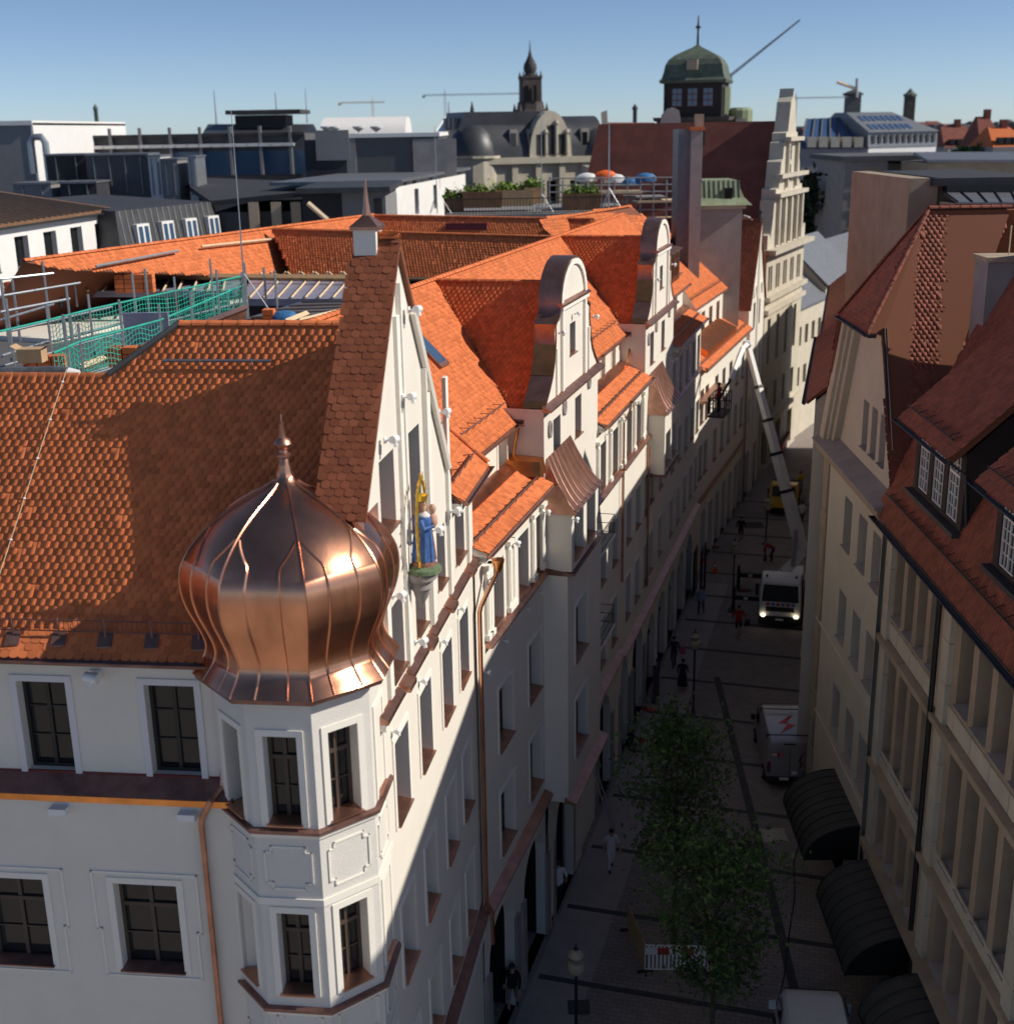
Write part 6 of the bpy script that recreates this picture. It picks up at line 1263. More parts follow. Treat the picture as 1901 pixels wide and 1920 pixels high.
for i, (px, py, w_, mt) in enumerate(((852, 400, 1.6, 'rust'), (965, 385, 3.0, 'wood'), (1002, 380, 1.6, 'wood'), (905, 388, 3.2, 'rust'), (1090, 392, 3.0, 'rust'))):
    c = Yp(px, py, 96); z0 = c[2]; t = thing('planter', ['rusty square steel planter at the terrace corner', 'long timber planter with herbs behind the terrace rail', 'square timber planter next to the long one', 'low rust-brown planter beside the square steel one', 'rust-brown planter at the scaffold end of the terrace'][i], 'planter', c, 'planters on the roof terrace')
    mb = MB(); mb.lathe([(w_*.62, 0), (w_*.66, 1.15), (w_*.60, 1.15), (w_*.58, 1.0)], c, 4, math.pi/4, 1., .7); mb.build('box', mt, t)
    r = np.random.default_rng(i); V = []; Fc = []
    for k in range(260):
        q = np.array([r.uniform(-w_*.42, w_*.42), r.uniform(-.5, .5), 1.05+abs(r.normal(0, .3))]); e = r.normal(0, .12, 3); e2 = r.normal(0, .12, 3); b0 = len(V); V += [tuple(q-e), tuple(q+e2), tuple(q+e)]; Fc.append((b0, b0+1, b0+2))
    me = bpy.data.meshes.new('herbs'); me.from_pydata(V, [], Fc); me.materials.append(MAT['leaf_bright']); o = link(bpy.data.objects.new('herbs', me)); o.parent = t
ter = thing('roof_terrace', 'dark railed roof terrace deck between the orange roofs and the palace', 'terrace', Yp(960, 405, 97)*np.array([1, 1, 0])); mb = MB(); a, b = Yp(835, 402, 93), Yp(1180, 402, 93); mb.box(a[0], b[0], 92, 104, 0, a[2]); mb.build('deck', 'grey_wall', ter)
mb = MB(); zt = a[2]
for k in range(60): x = a[0]+(b[0]-a[0])*k/59; mb.tube([(x, 92.1, zt), (x, 92.1, zt+1.1)], .018, 4, False)
for z_ in (.1, 1.1): mb.tube([(a[0], 92.1, zt+z_), (b[0], 92.1, zt+z_)], .03, 4)
mb.build('railing', 'steel_dark', ter)
# --- grey plant-room box, glass hall, rooftop units
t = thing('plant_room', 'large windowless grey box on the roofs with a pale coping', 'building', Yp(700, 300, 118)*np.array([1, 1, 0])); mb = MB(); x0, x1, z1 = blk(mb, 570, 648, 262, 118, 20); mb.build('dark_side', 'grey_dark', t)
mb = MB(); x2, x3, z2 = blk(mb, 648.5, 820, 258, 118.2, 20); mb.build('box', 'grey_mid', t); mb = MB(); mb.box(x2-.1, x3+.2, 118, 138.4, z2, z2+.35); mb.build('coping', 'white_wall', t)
mb = MB(); q = Yp(657, 328, 118.15); mb.box(q[0]-.6, q[0]+.6, 118.05, 118.2, q[2], q[2]+3.6); mb.build('door', 'grey_wall', t); mb = MB(); q = Yp(625, 300, 117.95); mb.box(q[0]-1.5, q[0]+1.5, 117.9, 118, q[2], q[2]+2.6); mb.build('hatch', 'grey_wall', t)
mb = MB(); q = Yp(776, 330, 118.15); mb.box(q[0], q[0]+3.9, 118.05, 118.2, q[2], z2-.2); mb.build('louvre', 'stone_grey', t)
t = thing('glass_hall', 'long grey hall with a band of glass under pale panels', 'building', Yp(330, 300, 140)*np.array([1, 1, 0])); mb = MB(); x0, x1, z1 = blk(mb, 70, 572, 258, 140, 30); mb.build('wall', 'grey_mid', t)
zg0, zg1 = Yp(300, 330, 139.8)[2], Yp(300, 285, 139.8)[2]
mb = MB(); mb.box(x0+14, x1, 139.7, 139.95, zg0, zg1); mb.build('glass_band', 'glass_blue', t); mb = MB(); mb.box(x0, x1, 139.4, 140, Yp(300, 268, 140)[2]+.6, z1+.15); mb.build('fascia', 'far_dark', t)
for k in range(20):
    xa = x0+2+(x1-x0-3)*k/20; mb = MB(); mb.box(xa, xa+(x1-x0)/24, 139.3, 139.6, Yp(300, 277, 139.5)[2], Yp(300, 271, 139.5)[2]); mb.build('panel', 'white_wall', t)
for k in range(9): xa = x0+1.5+(x1-x0-3)*k/8; mb = MB(); mb.box(xa-.15, xa+.15, 139.35, 139.7, zg0, zg1+2.5); mb.build('mullion', 'grey_wall', t)
for px0, px1, py, D, mt, nm, lab in ((160, 277, 292, 108, 'grey_mid', 'duct_unit', 'large ribbed grey duct box on the dark roofs'), (277, 300, 294, 107.5, 'white_wall', 'air_unit', 'white framed air unit at the end of the ribbed duct'), (302, 332, 300, 107, 'grey_wall', 'air_unit', 'small grey air unit beside the framed unit'), (352, 366, 295, 107, 'steel', 'air_unit', 'slim pale air unit standing apart'), (85, 160, 292, 110, 'far_dark', 'tank_frame', 'dark framed tank in front of the glass hall'), (24, 95, 346, 104, 'grey_wall', 'roof_box', 'open grey roof box above the brown roof'), (112, 180, 344, 104, 'grey_dark', 'roof_box', 'black roof box with pale rim above the brown roof'), (455, 485, 255, 150, 'grey_wall', 'stair_tower', 'narrow grey stair tower on the roof of the glass hall')):
    c = Yp((px0+px1)/2, py, D); t = thing(nm, lab, 'roof unit', c*np.array([1, 1, 0])); mb = MB(); x0, x1, z1 = blk(mb, px0, px1, py, D, 3.5, Yp(px0, 372, D)[2]-3); mb.build('case', mt, t)
    n_ = max(2, int((x1-x0)/1.2))
    for k in range(n_): xa = x0+(x1-x0)*(k+.5)/n_; mb = MB(); mb.box(xa-.05, xa+.05, D-.12, D-.003, Yp(px0, 365, D)[2], z1-.1); mb.build('rib', 'zinc', t)
    mb = MB(); mb.box(x0-.08, x1+.08, D-.15, D+3.6, z1, z1+.15); mb.build('lid', 'zinc', t)
t = thing('air_duct', 'bent silver duct on the grey block', 'duct', Yp(90, 270, 118)*np.array([1, 1, 0])); mb = MB(); a = Yp(64, 325, 116); mb.tube([a, a+Z*2.6, a+Z*3.1+np.array([.3, 0, 0]), a+Z*3.1+np.array([1.0, 0, 0]), a+Z*2.6+np.array([1.3, 0, 0]), a+np.array([1.3, 0, -1])], .32, 8); mb.build('pipe', 'steel', t, True)
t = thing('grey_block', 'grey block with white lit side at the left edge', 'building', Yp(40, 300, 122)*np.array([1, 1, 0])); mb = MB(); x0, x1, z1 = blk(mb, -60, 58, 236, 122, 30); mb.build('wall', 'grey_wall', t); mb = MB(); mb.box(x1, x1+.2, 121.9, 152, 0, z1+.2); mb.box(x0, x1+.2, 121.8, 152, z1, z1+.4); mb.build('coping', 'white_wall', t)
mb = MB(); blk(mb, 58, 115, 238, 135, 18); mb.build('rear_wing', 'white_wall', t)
t = thing('solar_roof', 'wide dark blue-grey sloping panel roof on the skyline', 'building', Yp(480, 250, 170)*np.array([1, 1, 0])); mb = MB(); a, b = Yp(375, 257, 165), Yp(600, 257, 165); c, d = Yp(588, 232, 175), Yp(390, 232, 175); mb.prism([a, b, c, d], -Z*.5); mb.build('roof', 'slate', t); mb = MB(); blk(mb, 378, 600, 258, 166, 14); mb.build('wall', 'far_grey', t); mb = MB(); blk(mb, 440, 535, 216, 172, 6); mb.build('superstructure', 'far_dark', t)
mb = MB(); q = Yp(440, 214, 171); mb.box(q[0]-1, q[0]+8.6, 170, 179, q[2], q[2]+.5); mb.build('flat_roof', 'far_dark', t)
t = thing('white_vault', 'white vaulted roof with dishes behind the grey box', 'building', Yp(680, 245, 160)*np.array([1, 1, 0])); a, b = Yp(600, 255, 160), Yp(760, 255, 160); mb = MB(); A_ = []; B_ = []
for k in range(9): th = math.pi*k/8; A_.append((a[0], 166-6*math.cos(th), a[2]+2.2*math.sin(th))); B_.append((b[0], 166-6*math.cos(th), a[2]+2.2*math.sin(th)))
mb.strip(A_, B_); mb.poly(A_); mb.poly(B_); mb.build('vault', 'white_wall', t, True); mb = MB(); mb.box(a[0], b[0], 160, 172, 0, a[2]+.02); mb.build('wall', 'grey_wall', t)
for px in (612, 626, 672, 705): mb = MB(); q = Yp(px, 238, 158); mb.tube([q, q-Z*2], .08, 5); mb.lathe([(.1, -.5), (.7, -.1), (.75, .1), (.7, .12)], q, 10); mb.build('dish', 'white_metal', t, True)
# --- palace with mansard domes
t = thing('mansard_palace', 'ornate stone palace with dark mansard roof, corner dome and carved round gable', 'palace', Yp(960, 300, 150)*np.array([1, 1, 0]))
fP = Fr(Yp(905, 300, 150), (math.cos(R_(18)), math.sin(R_(18)))); mb = MB(); zc = Yp(905, 298, 150)[2]; pw = [(2+k*2.9, zc-6.2, 1.3, 3.6) for k in range(5)]
wall_mesh(mb, fP, 0, 14.8, 0, zc, ops_of(pw), 0, .5); mb.poly([fP.p(14.8, 0, 0), fP.p(14.8, 0, -14), fP.p(14.8, zc, -14), fP.p(14.8, zc, 0)]); xl = Yp(822, 298, 158); mb.poly([xl*np.array([1, 1, 0]), fP.p(0, 0, 0), fP.p(0, zc, 0), np.array([xl[0], xl[1], zc])]); mb.build('wall', 'stone_light', t)
for q in pw: window(t, fP, *q, .5, 0, 'plain', None)
for k in range(6): s = .9+k*2.9; mb = MB(); mb.fbox(fP, s-.35, s+.35, zc-8, zc-.6, 0, .35); mb.build('column', 'stone_light', t)
mb = MB(); mb.fbox(fP, -.4, 15.2, zc-.6, zc+.1, -.3, .6); mb.build('cornice', 'stone_light', t)
mb = MB(); A_, B_ = [], []
for k in range(7): th = math.pi/2*k/6; A_.append(fP.p(-.2, zc+4.6*math.sin(th), -3.4*(1-math.cos(th)))); B_.append(fP.p(15, zc+4.6*math.sin(th), -3.4*(1-math.cos(th))))
mb.strip(A_, B_); mb.poly([A_[-1], B_[-1], B_[-1]-fP.n*9, A_[-1]-fP.n*9]); mb.poly(B_+[B_[-1]-fP.n*9, fP.p(15, zc, -13)]); mb.build('roof', 'slate', t, True)
for k in range(5):
    s = 3.4+k*2.2
    if k == 2: continue
    mb = MB(); mb.fbox(fP, s, s+.9, zc+.8, zc+3.2, -2.2, -.2); o = mb.build('dormer', 'stone_grey', t); mb = MB(); mb.fbox(fP, s+.15, s+.75, zc+1.0, zc+2.8, -.2, -.15); mb.build('pane', 'glass', o)
mb = MB(); c_ = fP.p(8.2, zc, .35); pts = [fP.p(8.2-2.6*math.cos(a), zc+(5.2*math.sin(a)), .3) for a in np.linspace(0, math.pi, 15)]; mb.prism(pts, -fP.n*2.2); mb.build('round_gable', 'stone_light', t)
for s, h0_, h1_ in ((6.9, .3, 2.6), (8.2, .3, 3.6), (9.5, .3, 2.6)): mb = MB(); mb.fbox(fP, s-.42, s+.42, zc+h0_, zc+h1_, .3, .34); mb.build('gable_window', 'far_dark', t); mb = MB(); mb.lathe([(.12, zc+.2), (.2, zc+.5), (.16, zc+h1_), (.3, zc+h1_+.2), (.1, zc+h1_+.6)], fP.p(s+.65, 0, .45), 7); mb.build('carving', 'stone_light', t)
mb = MB(); d0 = fP.p(-.4, zc, -2.4); mb.lathe([(3.0, -.1), (3.05, .5), (2.8, 1.6), (2.3, 2.7), (1.5, 3.5), (.6, 3.9), (.35, 4.6), (.2, 5.6), (.02, 6.4)], d0, 16); mb.build('corner_dome', 'slate', t, True); mb = MB(); mb.lathe([(3.2, zc-9), (3.2, zc), (3.5, zc+.1), (3.5, zc+.35)], d0*np.array([1, 1, 0]), 16); mb.build('corner_turret', 'stone_light', t)
mb = MB(); mb.lathe([(2.9, -.1), (2.9, .6), (2.5, 1.9), (1.8, 2.9), (.7, 3.6), (.1, 3.9)], fP.p(14.6, zc, -2.2), 16); mb.build('end_dome', 'slate', t, True)
a, b = xl, fP.p(-2.8, 0, -1.5); wv = Fr(a, (b-a)[:2]); Lw = float(np.linalg.norm((b-a)[:2])); mb = MB(); P = wv.p; mb.hexa([P(0, zc, .1), P(Lw, zc, .1), P(Lw, zc, -12), P(0, zc, -12), P(0, zc+5.2, -1.2), P(Lw, zc+5.2, -1.2), P(Lw, zc+5.2, -11), P(0, zc+5.2, -11)]); mb.build('mansard', 'slate', t)
for k in range(3):
    for h in (zc+.7, zc+3.4): mb = MB(); mb.fbox(wv, Lw*(.12+.24*k), Lw*(.12+.24*k)+1.1, h, h+1.2, -1.2, .25 if h < zc+2 else -.5); mb.build('dormer', 'stone_grey', t)
mb = MB(); x0, x1, z1 = blk(mb, 836, 918, 246, 168, 9, zc); mb.build('attic', 'slate', t); mb = MB(); a = [Yp(818, 246, 166), Yp(935, 246, 166), Yp(922, 216, 170), Yp(838, 216, 170)]; mb.prism(a, np.array([0, .3, .1])); sr = mb.build('glass_roof', 'solar', t)
for k in range(9): f_ = k/8; q0 = a[0]*(1-f_)+a[1]*f_; q1 = a[3]*(1-f_)+a[2]*f_; mb = MB(); mb.tube([q0-np.array([0, .1, 0]), q1-np.array([0, .1, 0])], .12, 4); mb.build('glazing_bar', 'white_wall', sr)
wins(t, Fr(Yp(830, 340, 157.2), (1, .0)), [(k*3.2, 15, 1.3, 2.8) for k in range(4)], 'glass', 'stone_grey')
# --- church spire
t = thing('church_spire', 'dark carved church tower with a small onion top', 'church tower', Yp(993, 240, 330)*np.array([1, 1, 0])); c = Yp(995, 240, 330); s_ = 330/F; zt = lambda py: float(Yp(995, py, 330)[2]); o_ = np.array([c[0], 330, 0])
mb = MB(); mb.lathe([(52*s_*.72, 0), (52*s_*.72, zt(222)), (30*s_*.9, zt(205)), (28*s_*.85, zt(190))], o_, 8, math.pi/8); mb.build('base', 'tower_stone', t)
mb = MB(); mb.lathe([(19*s_*1.02, zt(205)), (19*s_, zt(146)), (20.5*s_, zt(146)), (20.5*s_, zt(142))], o_, 4, math.pi/4+.2, 1.25, 1.25); mb.build('shaft', 'tower_stone', t)
mb = MB(); mb.lathe([(10*s_, zt(146)), (11*s_, zt(140)), (9*s_, zt(138)), (12*s_, zt(128)), (11*s_, zt(120)), (7*s_, zt(112)), (3.5*s_, zt(104)), (1.2*s_, zt(92)), (.5*s_, zt(75))], o_, 10); mb.build('onion_top', 'far_dark', t, True)
for k in range(4): a = math.pi/4+.2+k*math.pi/2; q = o_+np.array([math.cos(a), math.sin(a), 0])*22*s_; mb = MB(); mb.lathe([(2.2*s_, zt(150)), (2*s_, zt(142)), (.2*s_, zt(132))], q, 6); mb.build('pinnacle', 'tower_stone', t); q2 = o_+np.array([math.cos(a), math.sin(a), 0])*34*s_; mb = MB(); mb.lathe([(3.4*s_, zt(235)), (3.2*s_, zt(206)), (.2*s_, zt(192))], q2, 6); mb.build('buttress', 'tower_stone', t)
for k in range(2): mb = MB(); q = o_+np.array([(-6+14*k)*s_, -17.5*s_*1.0, 0]); mb.box(q[0]-2.5*s_, q[0]+2.5*s_, q[1]-6*s_, q[1], zt(190), zt(160)); mb.build('belfry_opening', 'dark_void', t)
# --- brown roofed museum wing with scrolled gable, tall flue, green capped block
t = thing('scroll_gable_hall', 'grey hall with scrolled gable and dark brown roof', 'building', Yp(1220, 330, 125)*np.array([1, 1, 0])); D = 118; z0 = Yp(1200, 390, D)[2]-6
gp = [(1168, 325), (1172, 305), (1183, 301), (1188, 312), (1200, 303), (1206, 285), (1205, 272), (1213, 270), (1214, 258), (1222, 252), (1232, 240), (1240, 236), (1243, 215), (1252, 204), (1263, 201), (1273, 206), (1276, 222), (1276, 330)]
pts = [Yp(x, y, D) for x, y in gp]; pts = [np.array([pts[0][0], D, 0])]+pts+[np.array([pts[-1][0], D, 0])]; mb = MB(); mb.prism(pts[::-1], (0, 1.2, 0)); mb.build('gable_wall', 'stone_grey', t)
for px in (1233, 1258): q = Yp(px, 300, D-.1); mb = MB(); mb.box(q[0]-.6, q[0]+.6, D-.08, D-.003, q[2]-.6, q[2]+.8); mb.build('window', 'glass', t)
mb = MB(); a, b = Yp(1112, 318, 119), Yp(1205, 318, 119); c, d = Yp(1225, 229, 127), Yp(1138, 229, 127); mb.prism([a, b, c, d], -Z*.5); mb.poly([b, c, Yp(1276, 250, 127), Yp(1276, 318, 127)]); mb.build('roof', 'roof_red', t); mb = MB(); blk(mb, 1112, 1276, 318, 119.3, 16); mb.build('wall', 'stone_grey', t)
mb = MB(); A_ = [Yp(x, y, 118.9) for x, y in ((1118, 290), (1130, 255), (1128, 210), (1138, 206), (1140, 240), (1126, 292))]; mb.prism(A_, (0, .8, 0)); mb.build('verge', 'stone_light', t)
t = thing('tall_flue', 'tall pale flue tower with louvred head', 'chimney', Yp(1300, 400, 84)*np.array([1, 1, 0])); mb = MB(); D = 84; x0, x1, z1 = blk(mb, 1272, 1296, 242, D+.4, 2.6); mb.build('sheet_flue', 'zinc', t); mb = MB(); x0, x1, z1 = blk(mb, 1296.5, 1318, 244, D, 2.4); mb.build('stack', 'stone_grey', t)
mb = MB(); mb.box(x0-.1, x1+.12, D-.1, D+2.5, z1, z1+.22); mb.build('cap', 'tile', t); mb = MB(); q = Yp(1318, 262, D+.9); mb.box(q[0]-.02, q[0]+.06, D+.5, D+1.5, q[2]-.35, q[2]+.6); mb.build('louvre', 'grey_dark', t); mb = MB(); q = Yp(1312, 240, D+1); mb.box(q[0]-.35, q[0]+.2, D+.7, D+1.2, z1, z1+1.0); mb.build('pot', 'stone', t)
t = thing('green_capped_block', 'pale block with a green copper mansard cap', 'building', Yp(1350, 420, 88)*np.array([1, 1, 0])); D = 88; mb = MB(); x0, x1, z1 = blk(mb, 1305, 1392, 385, D, 4.5); mb.build('wall', 'stone_grey', t)
mb = MB(); zA, zB = z1, Yp(1350, 338, D)[2]; mb.hexa([(x0-.4, D-.4, zA), (x1+.6, D-.4, zA), (x1+.6, D+5, zA), (x0-.4, D+5, zA), (x0-.05, D+.1, zA+.5), (x1+.1, D+.1, zA+.5), (x1+.1, D+4.4, zA+.5), (x0-.05, D+4.4, zA+.5)]); mb.hexa([(x0-.05, D+.1, zA+.5), (x1+.1, D+.1, zA+.5), (x1+.1, D+4.4, zA+.5), (x0-.05, D+4.4, zA+.5), (x0+.5, D+.6, zB), (x1-.35, D+.6, zB), (x1-.35, D+4, zB), (x0+.5, D+4, zB)]); cp = mb.build('cap', 'verdigris_light', t)
for k in range(9): x = x0+.3+(x1-x0-.5)*k/8; mb = MB(); mb.tube([(x, D+.06, zA+.5), (x, D+.57, zB)], .03, 4); mb.build('seam', 'verdigris', cp)
mb = MB(); q = Yp(1366, 366, D); mb.box(q[0]-.25, q[0]+.25, D+.0, D+.4, q[2]-.4, q[2]+.5); mb.build('hatch', 'glass', t); mb = MB(); mb.box(x0-.2, x1+.2, D-.2, D-.003, zA-.25, zA); mb.build('cornice', 'stone_light', t)
# --- belvedere tower
t = thing('belvedere_tower', 'dark square tower with green copper dome and finial', 'tower', Yp(1312, 260, 135)*np.array([1, 1, 0])); D = 135; s_ = 1/F*137; c0 = Yp(1305, 205, D+5.0); zt = lambda py: float(Yp(1305, py, D+5)[2]); fx = np.array([c0[0], D+5, 0]); rot = .0
def sq(mb, prof, ph=math.pi/4+R_(-16)): mb.lathe([(r*math.sqrt(2), z) for r, z in prof], fx, 4, ph)
mb = MB(); sq(mb, [(3.6, 0), (3.6, zt(226))]); mb.build('shaft', 'tower_stone', t); mb = MB(); sq(mb, [(3.85, zt(226)), (3.95, zt(219))]); mb.build('cornice', 'tower_stone', t)
mb = MB(); sq(mb, [(3.0, zt(222)), (3.0, zt(152))]); mb.build('lantern', 'dark_brown_wood', t); mb = MB(); sq(mb, [(3.35, zt(156)), (3.45, zt(151)), (3.3, zt(149))]); mb.build('eave', 'verdigris', t)
prof = [(3.4, zt(151)), (3.2, zt(146)), (3.05, zt(136)), (2.9, zt(122)), (2.6, zt(112)), (2.1, zt(104)), (1.5, zt(98)), (.9, zt(92)), (.45, zt(88)), (.12, zt(83))]
mb = MB(); sq(mb, prof); dm = mb.build('dome', 'verdigris', t)
mb = MB(); mb.lathe([(.14, zt(86)), (.1, zt(54)), (.32, zt(50)), (.1, zt(46)), (.05, zt(28))], fx, 8); mb.build('finial', 'far_dark', t)
fT = Fr(fx+np.array([math.cos(R_(-16+180+90)), math.sin(R_(-16+270)), 0])*0, (math.cos(R_(-16)), math.sin(R_(-16))))
for k in range(3):
    s = -2.15+k*1.6; mb = MB(); mb.fbox(fT, s, s+1.1, zt(200), zt(168), 3.0, 3.06); o = mb.build('window', 'red_dark', t)
    for i in (0, 1):
        for j in (0, 1, 2): h0 = zt(200)+.1+j*.6; mb = MB(); mb.fbox(fT, s+.08+i*.5, s+.52+i*.5, h0, h0+.5, 3.06, 3.08); mb.build('pane', 'glass_blue', o)
fT2 = Fr(fx, (math.cos(R_(74)), math.sin(R_(74))))
for k in range(4): s = -2.4+k*1.35; mb = MB(); mb.fbox(fT2, s, s+.6, zt(215), zt(165), 3.0, 3.3); mb.build('pilaster', 'verdigris_light', t)
mb = MB(); mb.fbox(fT, -.65, .45, zt(132), zt(114), 2.4, 3.3); mb.build('dome_dormer', 'stone', t); mb = MB(); q = Yp(1388, 214, D+6); mb.lathe([(1.3, -1.2), (1.3, .4), (1.0, .7)], q, 12); mb.build('side_lantern', 'verdigris_light', t)
mb = MB(); blk(mb, 1380, 1400, 222, D+3, 6); mb.build('side_wall', 'stone_grey', t)
# --- F: renaissance gable house down the lane
oF = WD.p(24.95, 0, 0); WF = Fr(oF, (math.sin(R_(25)), math.cos(R_(25)))); FL = 13.2
t = thing('renaissance_house', 'tall beige house with stepped scrolled gable and dark red roof', 'house', WF.p(6, 0, -4)); P = WF.p
fw1 = [(s, h, .55, 1.9) for h in (14.6,) for k in range(5) for s in (.7+k*2.5, 1.45+k*2.5)]+[(s, 4.8, 1.0, 2.2) for s in (1.2, 4.2, 7.2, 10.4)]+[(s, 8.8, 1.0, 3.6) for s in (1.2, 4.2, 7.2, 10.4)]+[(1.0, .4, 1.8, 3.0), (5.5, .4, 1.8, 3.0), (9.8, .4, 1.8, 3.0)]
mb = MB(); wall_mesh(mb, WF, 0, FL, 0, 17.6, ops_of(fw1), .15, .35); mb.poly([P(0, 0, .15), P(0, 0, -16), P(0, 17.6, -16), P(0, 17.6, .15)]); mb.poly([P(FL, 0, .15), P(FL, 0, -16), P(FL, 17.6, -16), P(FL, 17.6, .15)]); mb.build('wall', 'stone_light', t)
for q in fw1: window(t, WF, *q, .35, .15, 'plain', None)
for h, dd in ((17.5, .8), (13.9, .4), (4.1, .35), (12.9, .3)): mb = MB(); mb.fbox(WF, -.5 if dd > .5 else 0, FL+.3, h, h+.35, -.2, .15+dd); mb.build('cornice', 'stone_light', t)
gp = [(0, 17.8), (0, 18.9), (.5, 19.0), (.9, 18.6), (1.2, 19.4), (1.5, 20.2), (1.7, 21.4), (2.0, 21.5), (2.0, 22.2), (2.3, 22.3), (2.9, 22.2), (3.2, 23.2), (3.4, 24.2), (3.9, 24.4), (4.1, 25.6), (4.6, 25.7), (4.6, 26.3), (5.2, 26.4), (5.5, 27.4), (5.8, 28.6), (6.4, 29.0), (6.6, 29.6)]
full = [(s, h) for s, h in gp]+[(FL-s, h) for s, h in gp[::-1]]; mb = MB(); mb.prism([P(s, h, .15) for s, h in full], -WF.n*1.1); mb.build('gable', 'stone_light', t)
for h, a in ((21.6, 1.6), (25.7, 4.2), (23.0, 1.9)): mb = MB(); mb.fbox(WF, a, FL-a, h, h+.3, .15, .65); mb.build('gable_cornice', 'stone_light', t)
for s in (2.6, 4.5, 6.6, 8.7, 10.6): mb = MB(); mb.fbox(WF, s-.22, s+.22, 18.0, 21.6, .15, .45); mb.build('gable_column', 'stone_light', t)
for s in (5.0, 8.2): mb = MB(); mb.fbox(WF, s-.18, s+.18, 22.2, 25.6, .15, .42); mb.build('gable_column', 'stone_light', t)
wins(t, WF.off(0, .16), [(s, 18.6, .6, 2.4) for s in (3.2, 5.3, 7.4, 9.3)]+[(5.6, 22.8, .35, 1.1), (6.3, 22.8, .35, 1.1), (5.6, 24.3, .35, 1.1), (6.3, 24.3, .35, 1.1)], 'glass', 'stone_grey', .03)
mb = MB(); mb.prism([P(.3, 17.6, -.9), P(6.6, 27.2, -.9), P(6.6, 27.2, -16), P(.3, 17.6, -16)], -Z*.3); mb.prism([P(FL-.3, 17.6, -.9), P(6.6, 27.2, -.9), P(6.6, 27.2, -16), P(FL-.3, 17.6, -16)], -Z*.3); mb.build('roof', 'roof_red', t)
for dd, r_ in ((-1.8, 1.3), (-4.9, .9)): mb = MB(); mb.prism([P(-.05, 17.6, dd-r_)]+[P(-.05, 18.1+2.3*r_/1.3*math.sin(a), dd-r_*math.cos(a)) for a in np.linspace(0, math.pi, 11)]+[P(-.05, 17.6, dd+r_)], WF.u*.5); mb.build('scroll', 'stone_grey', t)
# small houses after it, down to the bend
WG = WF.off(FL+.1, -.2, R_(-4))
for i, (s0, s1, ev, rg) in enumerate(((0, 9, 11.5, 15), (9.1, 20, 12.5, 16.5), (20.1, 34, 12, 15.5))):
    P = WG.p; t = thing('lane_end_house', ['pale house with grey zinc roof next to the stepped gable', 'pale house with zinc roof at the middle of the lane end', 'pale house closing the far end of the lane'][i], 'house', WG.p((s0+s1)/2, 0, -4)); wn = [(s, h, 1, 1.7) for s in np.arange(s0+.8, s1-1.2, 2.1) for h in (4.6, 8.2)]
    mb = MB(); wall_mesh(mb, WG, s0, s1, 0, ev, ops_of(wn), 0, .3); mb.poly([P(s0, 0, 0), P(s0, 0, -8), P(s0, ev, -8), P(s0, rg, -4), P(s0, ev, 0)]); mb.build('wall', 'stone_light', t)
    for q in wn: window(t, WG, *q, .3, 0, 'plain', None)
    mb = MB(); mb.prism([P(s0-.2, ev, .3), P(s1, ev, .3), P(s1, rg, -4), P(s0-.2, rg, -4)], Z*.15); mb.prism([P(s0-.2, ev, -8.3), P(s1, ev, -8.3), P(s1, rg, -4), P(s0-.2, rg, -4)], Z*.15); mb.build('roof', 'zinc', t)
# --- right distance
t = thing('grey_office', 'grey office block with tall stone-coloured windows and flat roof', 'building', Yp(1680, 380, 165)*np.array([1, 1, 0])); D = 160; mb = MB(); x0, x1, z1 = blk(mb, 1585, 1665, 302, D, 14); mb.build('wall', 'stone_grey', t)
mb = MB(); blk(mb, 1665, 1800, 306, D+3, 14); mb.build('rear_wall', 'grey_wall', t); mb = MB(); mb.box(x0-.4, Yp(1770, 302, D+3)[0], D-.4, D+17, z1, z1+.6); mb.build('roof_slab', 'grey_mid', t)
for k in range(3): za, zb = Yp(1620, 338+36*k, D)[2], Yp(1620, 312+36*k, D)[2]; mb = MB(); mb.box(Yp(1612, 340, D)[0], Yp(1650, 340, D)[0], D-.12, D-.003, za, zb); mb.build('window_bay', 'stone', t); mb = MB(); mb.box(Yp(1612, 340, D)[0], Yp(1650, 340, D)[0], D-.18, D-.125, za-.9, za-.2); mb.build('sill_bar', 'grey_dark', t)
for k in range(4):
    for j in range(5): q = Yp(1692+16*k, 330+22*j, D+2.9); mb = MB(); mb.box(q[0]-.35, q[0]+.35, D+2.8, D+2.997, q[2]-.5, q[2]+.5); mb.build('window', 'frame_white', t)
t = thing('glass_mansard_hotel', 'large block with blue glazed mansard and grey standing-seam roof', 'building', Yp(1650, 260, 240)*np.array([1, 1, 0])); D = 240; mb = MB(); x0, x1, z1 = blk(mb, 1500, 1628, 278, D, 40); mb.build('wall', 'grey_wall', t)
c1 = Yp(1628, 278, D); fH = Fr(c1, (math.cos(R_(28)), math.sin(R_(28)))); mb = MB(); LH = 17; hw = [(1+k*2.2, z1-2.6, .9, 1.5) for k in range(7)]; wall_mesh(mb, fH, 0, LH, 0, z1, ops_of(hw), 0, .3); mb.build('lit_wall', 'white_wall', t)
for q in hw: window(t, fH, *q, .3, 0, 'plain', None)
mb = MB(); A_ = [Yp(1500, 278, D-.1), Yp(1628, 278, D-.1), Yp(1612, 218, D+7), Yp(1512, 222, D+7)]; mb.prism(A_, (0, .6, 0)); gr = mb.build('glazed_slope', 'solar', t)
for k in range(8): f_ = k/7; mb = MB(); mb.tube([A_[0]*(1-f_)+A_[1]*f_-np.array([0, .2, 0]), A_[3]*(1-f_)+A_[2]*f_-np.array([0, .2, 0])], .16, 4); mb.build('rib', 'grey_mid', gr)
